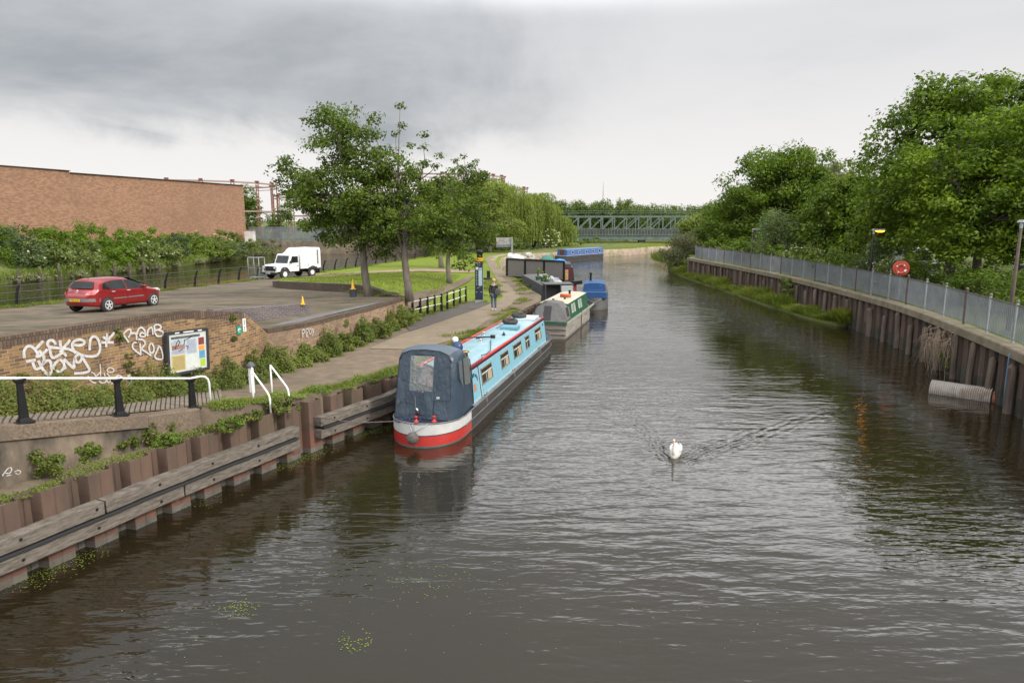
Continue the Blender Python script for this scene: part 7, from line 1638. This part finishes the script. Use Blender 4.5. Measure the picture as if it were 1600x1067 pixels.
# weeds along the brick wall and on the piling
def weedline(name, label, pts, n, lm, leaf, hfun, wid, zf, side=1, seed=1):
    g = np.random.default_rng(seed); S = polyline_samples(pts, .05); A = np.array([(s[0], s[1], s[2], s[3], s[4]) for s in S]); idx = g.integers(0, len(A), n); a = A[idx]; q = g.random(n)**1.3; hm = np.array([hfun(s) for s in a[:, 4]])
    zz = g.random(n)**.8*hm*(.55+.75*np.abs(np.sin(a[:, 4]*7.3+2*np.sin(a[:, 4]*2.9)))**1.5)*np.sqrt(np.clip(1-q**2*.9, .05, 1)); w_ = q*wid*(.55+.5*np.sin(a[:, 4]*3.1)**2)
    P = np.stack([a[:, 0]+a[:, 3]*w_*side+g.normal(size=n)*.03, a[:, 1]-a[:, 2]*w_*side+g.normal(size=n)*.03, np.array([zf(x, y) for x, y in a[:, :2]])+zz], 1)
    Nn = unit(np.stack([a[:, 3]*side, -a[:, 2]*side, np.full(n, .8)], 1)+g.normal(size=(n, 3))*.6)
    o = quads(name, leafquads(P, Nn, leaf, .6), lm); return tag(o, label, 'weeds', kind='stuff')
W1 = off([WALL[0], WALL[1], WALL[2], WALL[3], WALL[4]], .03); W2 = off(WALL[4:], .03)
hw1 = lambda s: .62+.14*math.sin(s*2.1)+.12*math.sin(s*5.3+1)
weedline('weeds', 'dense olive green weeds along the foot of the graffitied brick wall', W1, 42000, LF['weed'], .062, hw1, .95, zt, seed=2)
weedline('weeds', 'taller mixed weeds along the foot of the lower brick wall beside the towpath', W2, 34000, LF['weed'], .075, lambda s: max(.15, .50+.22*math.sin(s*1.7)+.20*math.sin(s*3.9+2)), .75, zt, seed=3)
weedline('weeds', 'fresh green weed leaves mixed through the wall weeds by the towpath', W2, 6000, LF['weed2'], .08, lambda s: .4+.2*math.sin(s*2.3+1), .8, zt, seed=4)
for i, (u, v, h, w_) in enumerate([(412, 600, 1.15, .34), (455, 578, .95, .3), (550, 548, 1.25, .34), (577, 538, 1.15, .26), (606, 528, 1.2, .4), (640, 510, 1.45, .42)]):
    p = G(u, v, 1.27); bush(['bushy dark weed behind the white bollard', 'leafy weed near the small graffiti on the lower wall', 'tall conical weed against the lower wall', 'slim pointed weed against the lower wall', 'broad weed against the lower wall', 'tallest weed at the end of the brick wall by the white rails'][i], (p.x-.25, p.y+.1, p.z-.05), [(0, 0, h*.28, w_, w_*.8, h*.33), (0, 0, h*.62, w_*.6, w_*.5, h*.36)], 1500, .075, LF[['weed', 'weed2'][i % 2]], 'tall_weed', 'weed', 'tall weeds against the brick wall', seed=400+i, lumps=22)
for i, (u, v, h, w_) in enumerate([(183, 525, .40, .17), (197, 560, .50, .17), (362, 498, .22, .10), (364, 530, .2, .08), (205, 585, .35, .2), (30, 590, .22, .2)]):
    p = VP(u, v, WALL[1], dW); bush(['upper', 'lower', 'small high', 'small middle', 'bottom', 'far left'][i]+' tuft of leaves growing out of the graffitied wall face', (p.x+.05, p.y-.03, p.z-h*.5), [(0, 0, h*.5, w_, .10, h*.5)], 420, .055, LF['weed'], 'wall_tuft', 'plant', 'tufts growing on the wall face', seed=420+i, stems=False, lumps=12)
for i, (u, v, w_, h, lm, lab) in enumerate([(62, 742, .34, .42, 'weed', 'olive reddish bush on the soil above the sheet piles, leftmost'), (128, 716, .26, .55, 'weed2', 'upright weed above the sheet piles against the concrete'), (190, 700, .25, .25, 'weed', 'low sprawling weed above the sheet piles'), (243, 688, .33, .42, 'weed', 'round leafy bush hanging over the sheet piles'), (262, 694, .3, .22, 'weed2', 'fresh creeping weed beside the round bush on the piles'), (352, 672, .34, .28, 'weed2', 'bright green dock plant at the end of the concrete wall'), (385, 655, .3, .26, 'weed', 'mixed weed in front of the near ladder handrail'), (440, 642, .36, .34, 'weed', 'leafy bush between the ladder handrails and the water')]):
    p = G(u, v, 1.42); bush(lab, (p.x+.06, p.y-.04, p.z-.03), [(0, 0, h*.5, w_*1.2, w_*.9, h*.65)], 2000, .06, LF[lm], 'bank_weed', 'weed', 'weeds on top of the sheet piling', seed=440+i, stems=False, lumps=20)
weedline('weeds', 'low weeds trailing along the top of the sheet piling under the concrete wall', off(PILE[:3], -.22), 9000, LF['weed'], .045, lambda s: .12+.08*math.sin(s*2.7), .3, lambda x, y: 1.38, seed=6)
weedline('weeds', 'grass and weeds on the towpath edge above the second timber beam', off(PILE[2:6], -.30), 9000, LF['weed2'], .05, lambda s: .13+.08*math.sin(s*4), .45, lambda x, y: zt(x, y), seed=7)
g = np.random.default_rng(14); S = polyline_samples(off(PILE[2:9], -.22), .02); A = np.array([(s[0], s[1]) for s in S]); ii = g.integers(0, len(A), 16000); P = np.hstack([A[ii]+g.normal(size=(16000, 2))*.13, np.full((16000, 1), 1.25)]); P[:, 2] = [zt(a, b) for a, b in P[:, :2]]
P = P[(np.sin(P[:, 1]*2.1)+np.sin(P[:, 1]*.9+1)+g.normal(size=len(P))*.5) > -.5]
tag(blades('edge_grass', P, .17, LF['reed'], .008, .6), 'tufts of bright grass along the towpath edge above the sheet piling', 'grass', kind='stuff')
# grass tufts on the verges and lawn edges
PP = []
def tufts(poly_pts, n, jit, zf):
    S = polyline_samples(poly_pts, .1); A = np.array([(s[0], s[1]) for s in S]); c = A[g.integers(0, len(A), max(3, n//90))]+g.normal(size=(max(3, n//90), 2))*jit; q = np.repeat(c, 90, 0)[:n]+g.normal(size=(min(n, len(c)*90), 2))*.16; PP.append(np.hstack([q, np.array([zf(a, b) for a, b in q])[:, None]]))
tufts([(-1.0, 34.1), (-.4, 37.4), (.9, 43.0)], 1100, .25, hP); tufts([(-2.6, 28.5), (-1.4, 31.0)], 600, .2, zt); tufts([(.9, 45), (.5, 59)], 1800, .3, hI); tufts([(-5.1, 34.8), (-3.0, 42)], 2600, .2, hP); tufts([(-1.9, 41), (-1.0, 46), (-1.8, 58)], 2500, .5, hI)
tufts(RAIL1, 9000, .25, PZ); tufts([(-7.6, 36.6), (-6, 34.8)], 1500, .3, PZ); tufts([(-9.6, 38.4), (-8, 37.2)], 400, .2, PZ); tufts(RAIL2, 6000, .4, hI)
tag(blades('grass_tufts', np.vstack(PP), .16, LF['reed'], .016, .7), 'scattered tufts of grass on the verges beside the towpath and railing', 'grass', kind='stuff')
n = 24000; x = g.uniform(-16, -4.5, n); y = g.uniform(35, 60, n); k_ = [(interp(a, [(-15.3, 44.6), (-13.3, 41.9), (-8.4, 38.1), (-6.2, 35.4), (-4, 33)]) < b-.2) and a < interp(b, XL)-2.2 for a, b in zip(x, y)]; x, y = x[k_], y[k_]
tag(blades('lawn_grass', np.stack([x, y, np.array([hL(a, b) for a, b in zip(x, y)])], 1), .07, LF['reed'], .03, .7), 'short mown grass blades covering the lawn', 'grass', kind='stuff')
# duckweed caught along the piling and drifting
g = np.random.default_rng(3); S = polyline_samples(off(PILE[:8], .12), .03); A = np.array([(s[0], s[1]) for s in S]); ii = g.integers(0, len(A), 9000); P = A[ii]+np.abs(g.normal(size=(9000, 2)))*[.30, -.10]; k_ = (np.sin(P[:, 1]*2.3)+np.sin(P[:, 1]*.8)+g.normal(size=9000)*.4) > .35; P = P[k_]
ex = [(G(370, 950), .16, 90), (G(552, 1003), .14, 60), (G(640, 905), .35, 60), (G(700, 915), .4, 40), (G(840, 835), .3, 30), (G(500, 905), .5, 40), (G(965, 815), .3, 25), (G(1140, 760), .8, 25), (G(300, 990), .6, 20), (G(1100, 620), 1.2, 90), (G(1230, 560), 1.6, 70)]
P = np.vstack([P]+[np.array([[c.x, c.y]])+g.normal(size=(n, 2))*s for c, s, n in ex]); n = len(P); P3 = np.hstack([P, np.full((n, 1), .006)])
up_ = np.tile([0, 0, 1.0], (n, 1)); tag(quads('duckweed', leafquads(P3, up_, .026, .9), LF['duckweed']), 'specks of duckweed and blossom floating by the piling', 'duckweed', kind='stuff')
n = 3500; P = np.hstack([np.stack([g.uniform(-3, 19, n), g.uniform(9, 60, n)], 1), np.full((n, 1), .005)]); tag(quads('floating_seeds', leafquads(P, np.tile([0, 0, 1.0], (n, 1)), .022, .9), LF['dry']), 'tiny pale seeds and blossom drifting on the canal', 'debris', kind='stuff')
n = 5200; cc = np.array([(-8.5, 36.6), (-6.2, 34.2), (-7.5, 30), (-9.6, 22.5), (-10.5, 26), (-14, 40), (-7, 33), (-12, 20), (-18, 36), (-20, 42), (-11, 37), (-16, 30)]); c = cc[g.integers(0, 12, n)]+g.normal(size=(n, 2))*[1.6, 1.3]
k_ = [interp(b, [(14, -10.9), (20.5, -8.4), (24, -7.6), (34.3, -5.7)]) > a for a, b in c]; c = c[k_]; n = len(c)
P = np.stack([c[:, 0], c[:, 1], np.array([PZ(a, b)+.012 for a, b in c])], 1); tag(quads('leaf_litter', leafquads(P, unit(np.tile([0, 0, 1.0], (n, 1))+g.normal(size=(n, 3))*.15), .05, .6), leaf_mat('dead_leaf', [(.05, .038, .022), (.11, .085, .045), (.17, .14, .07)], trans=0)), 'dead leaves and grit scattered over the plaza paving', 'litter', kind='stuff')
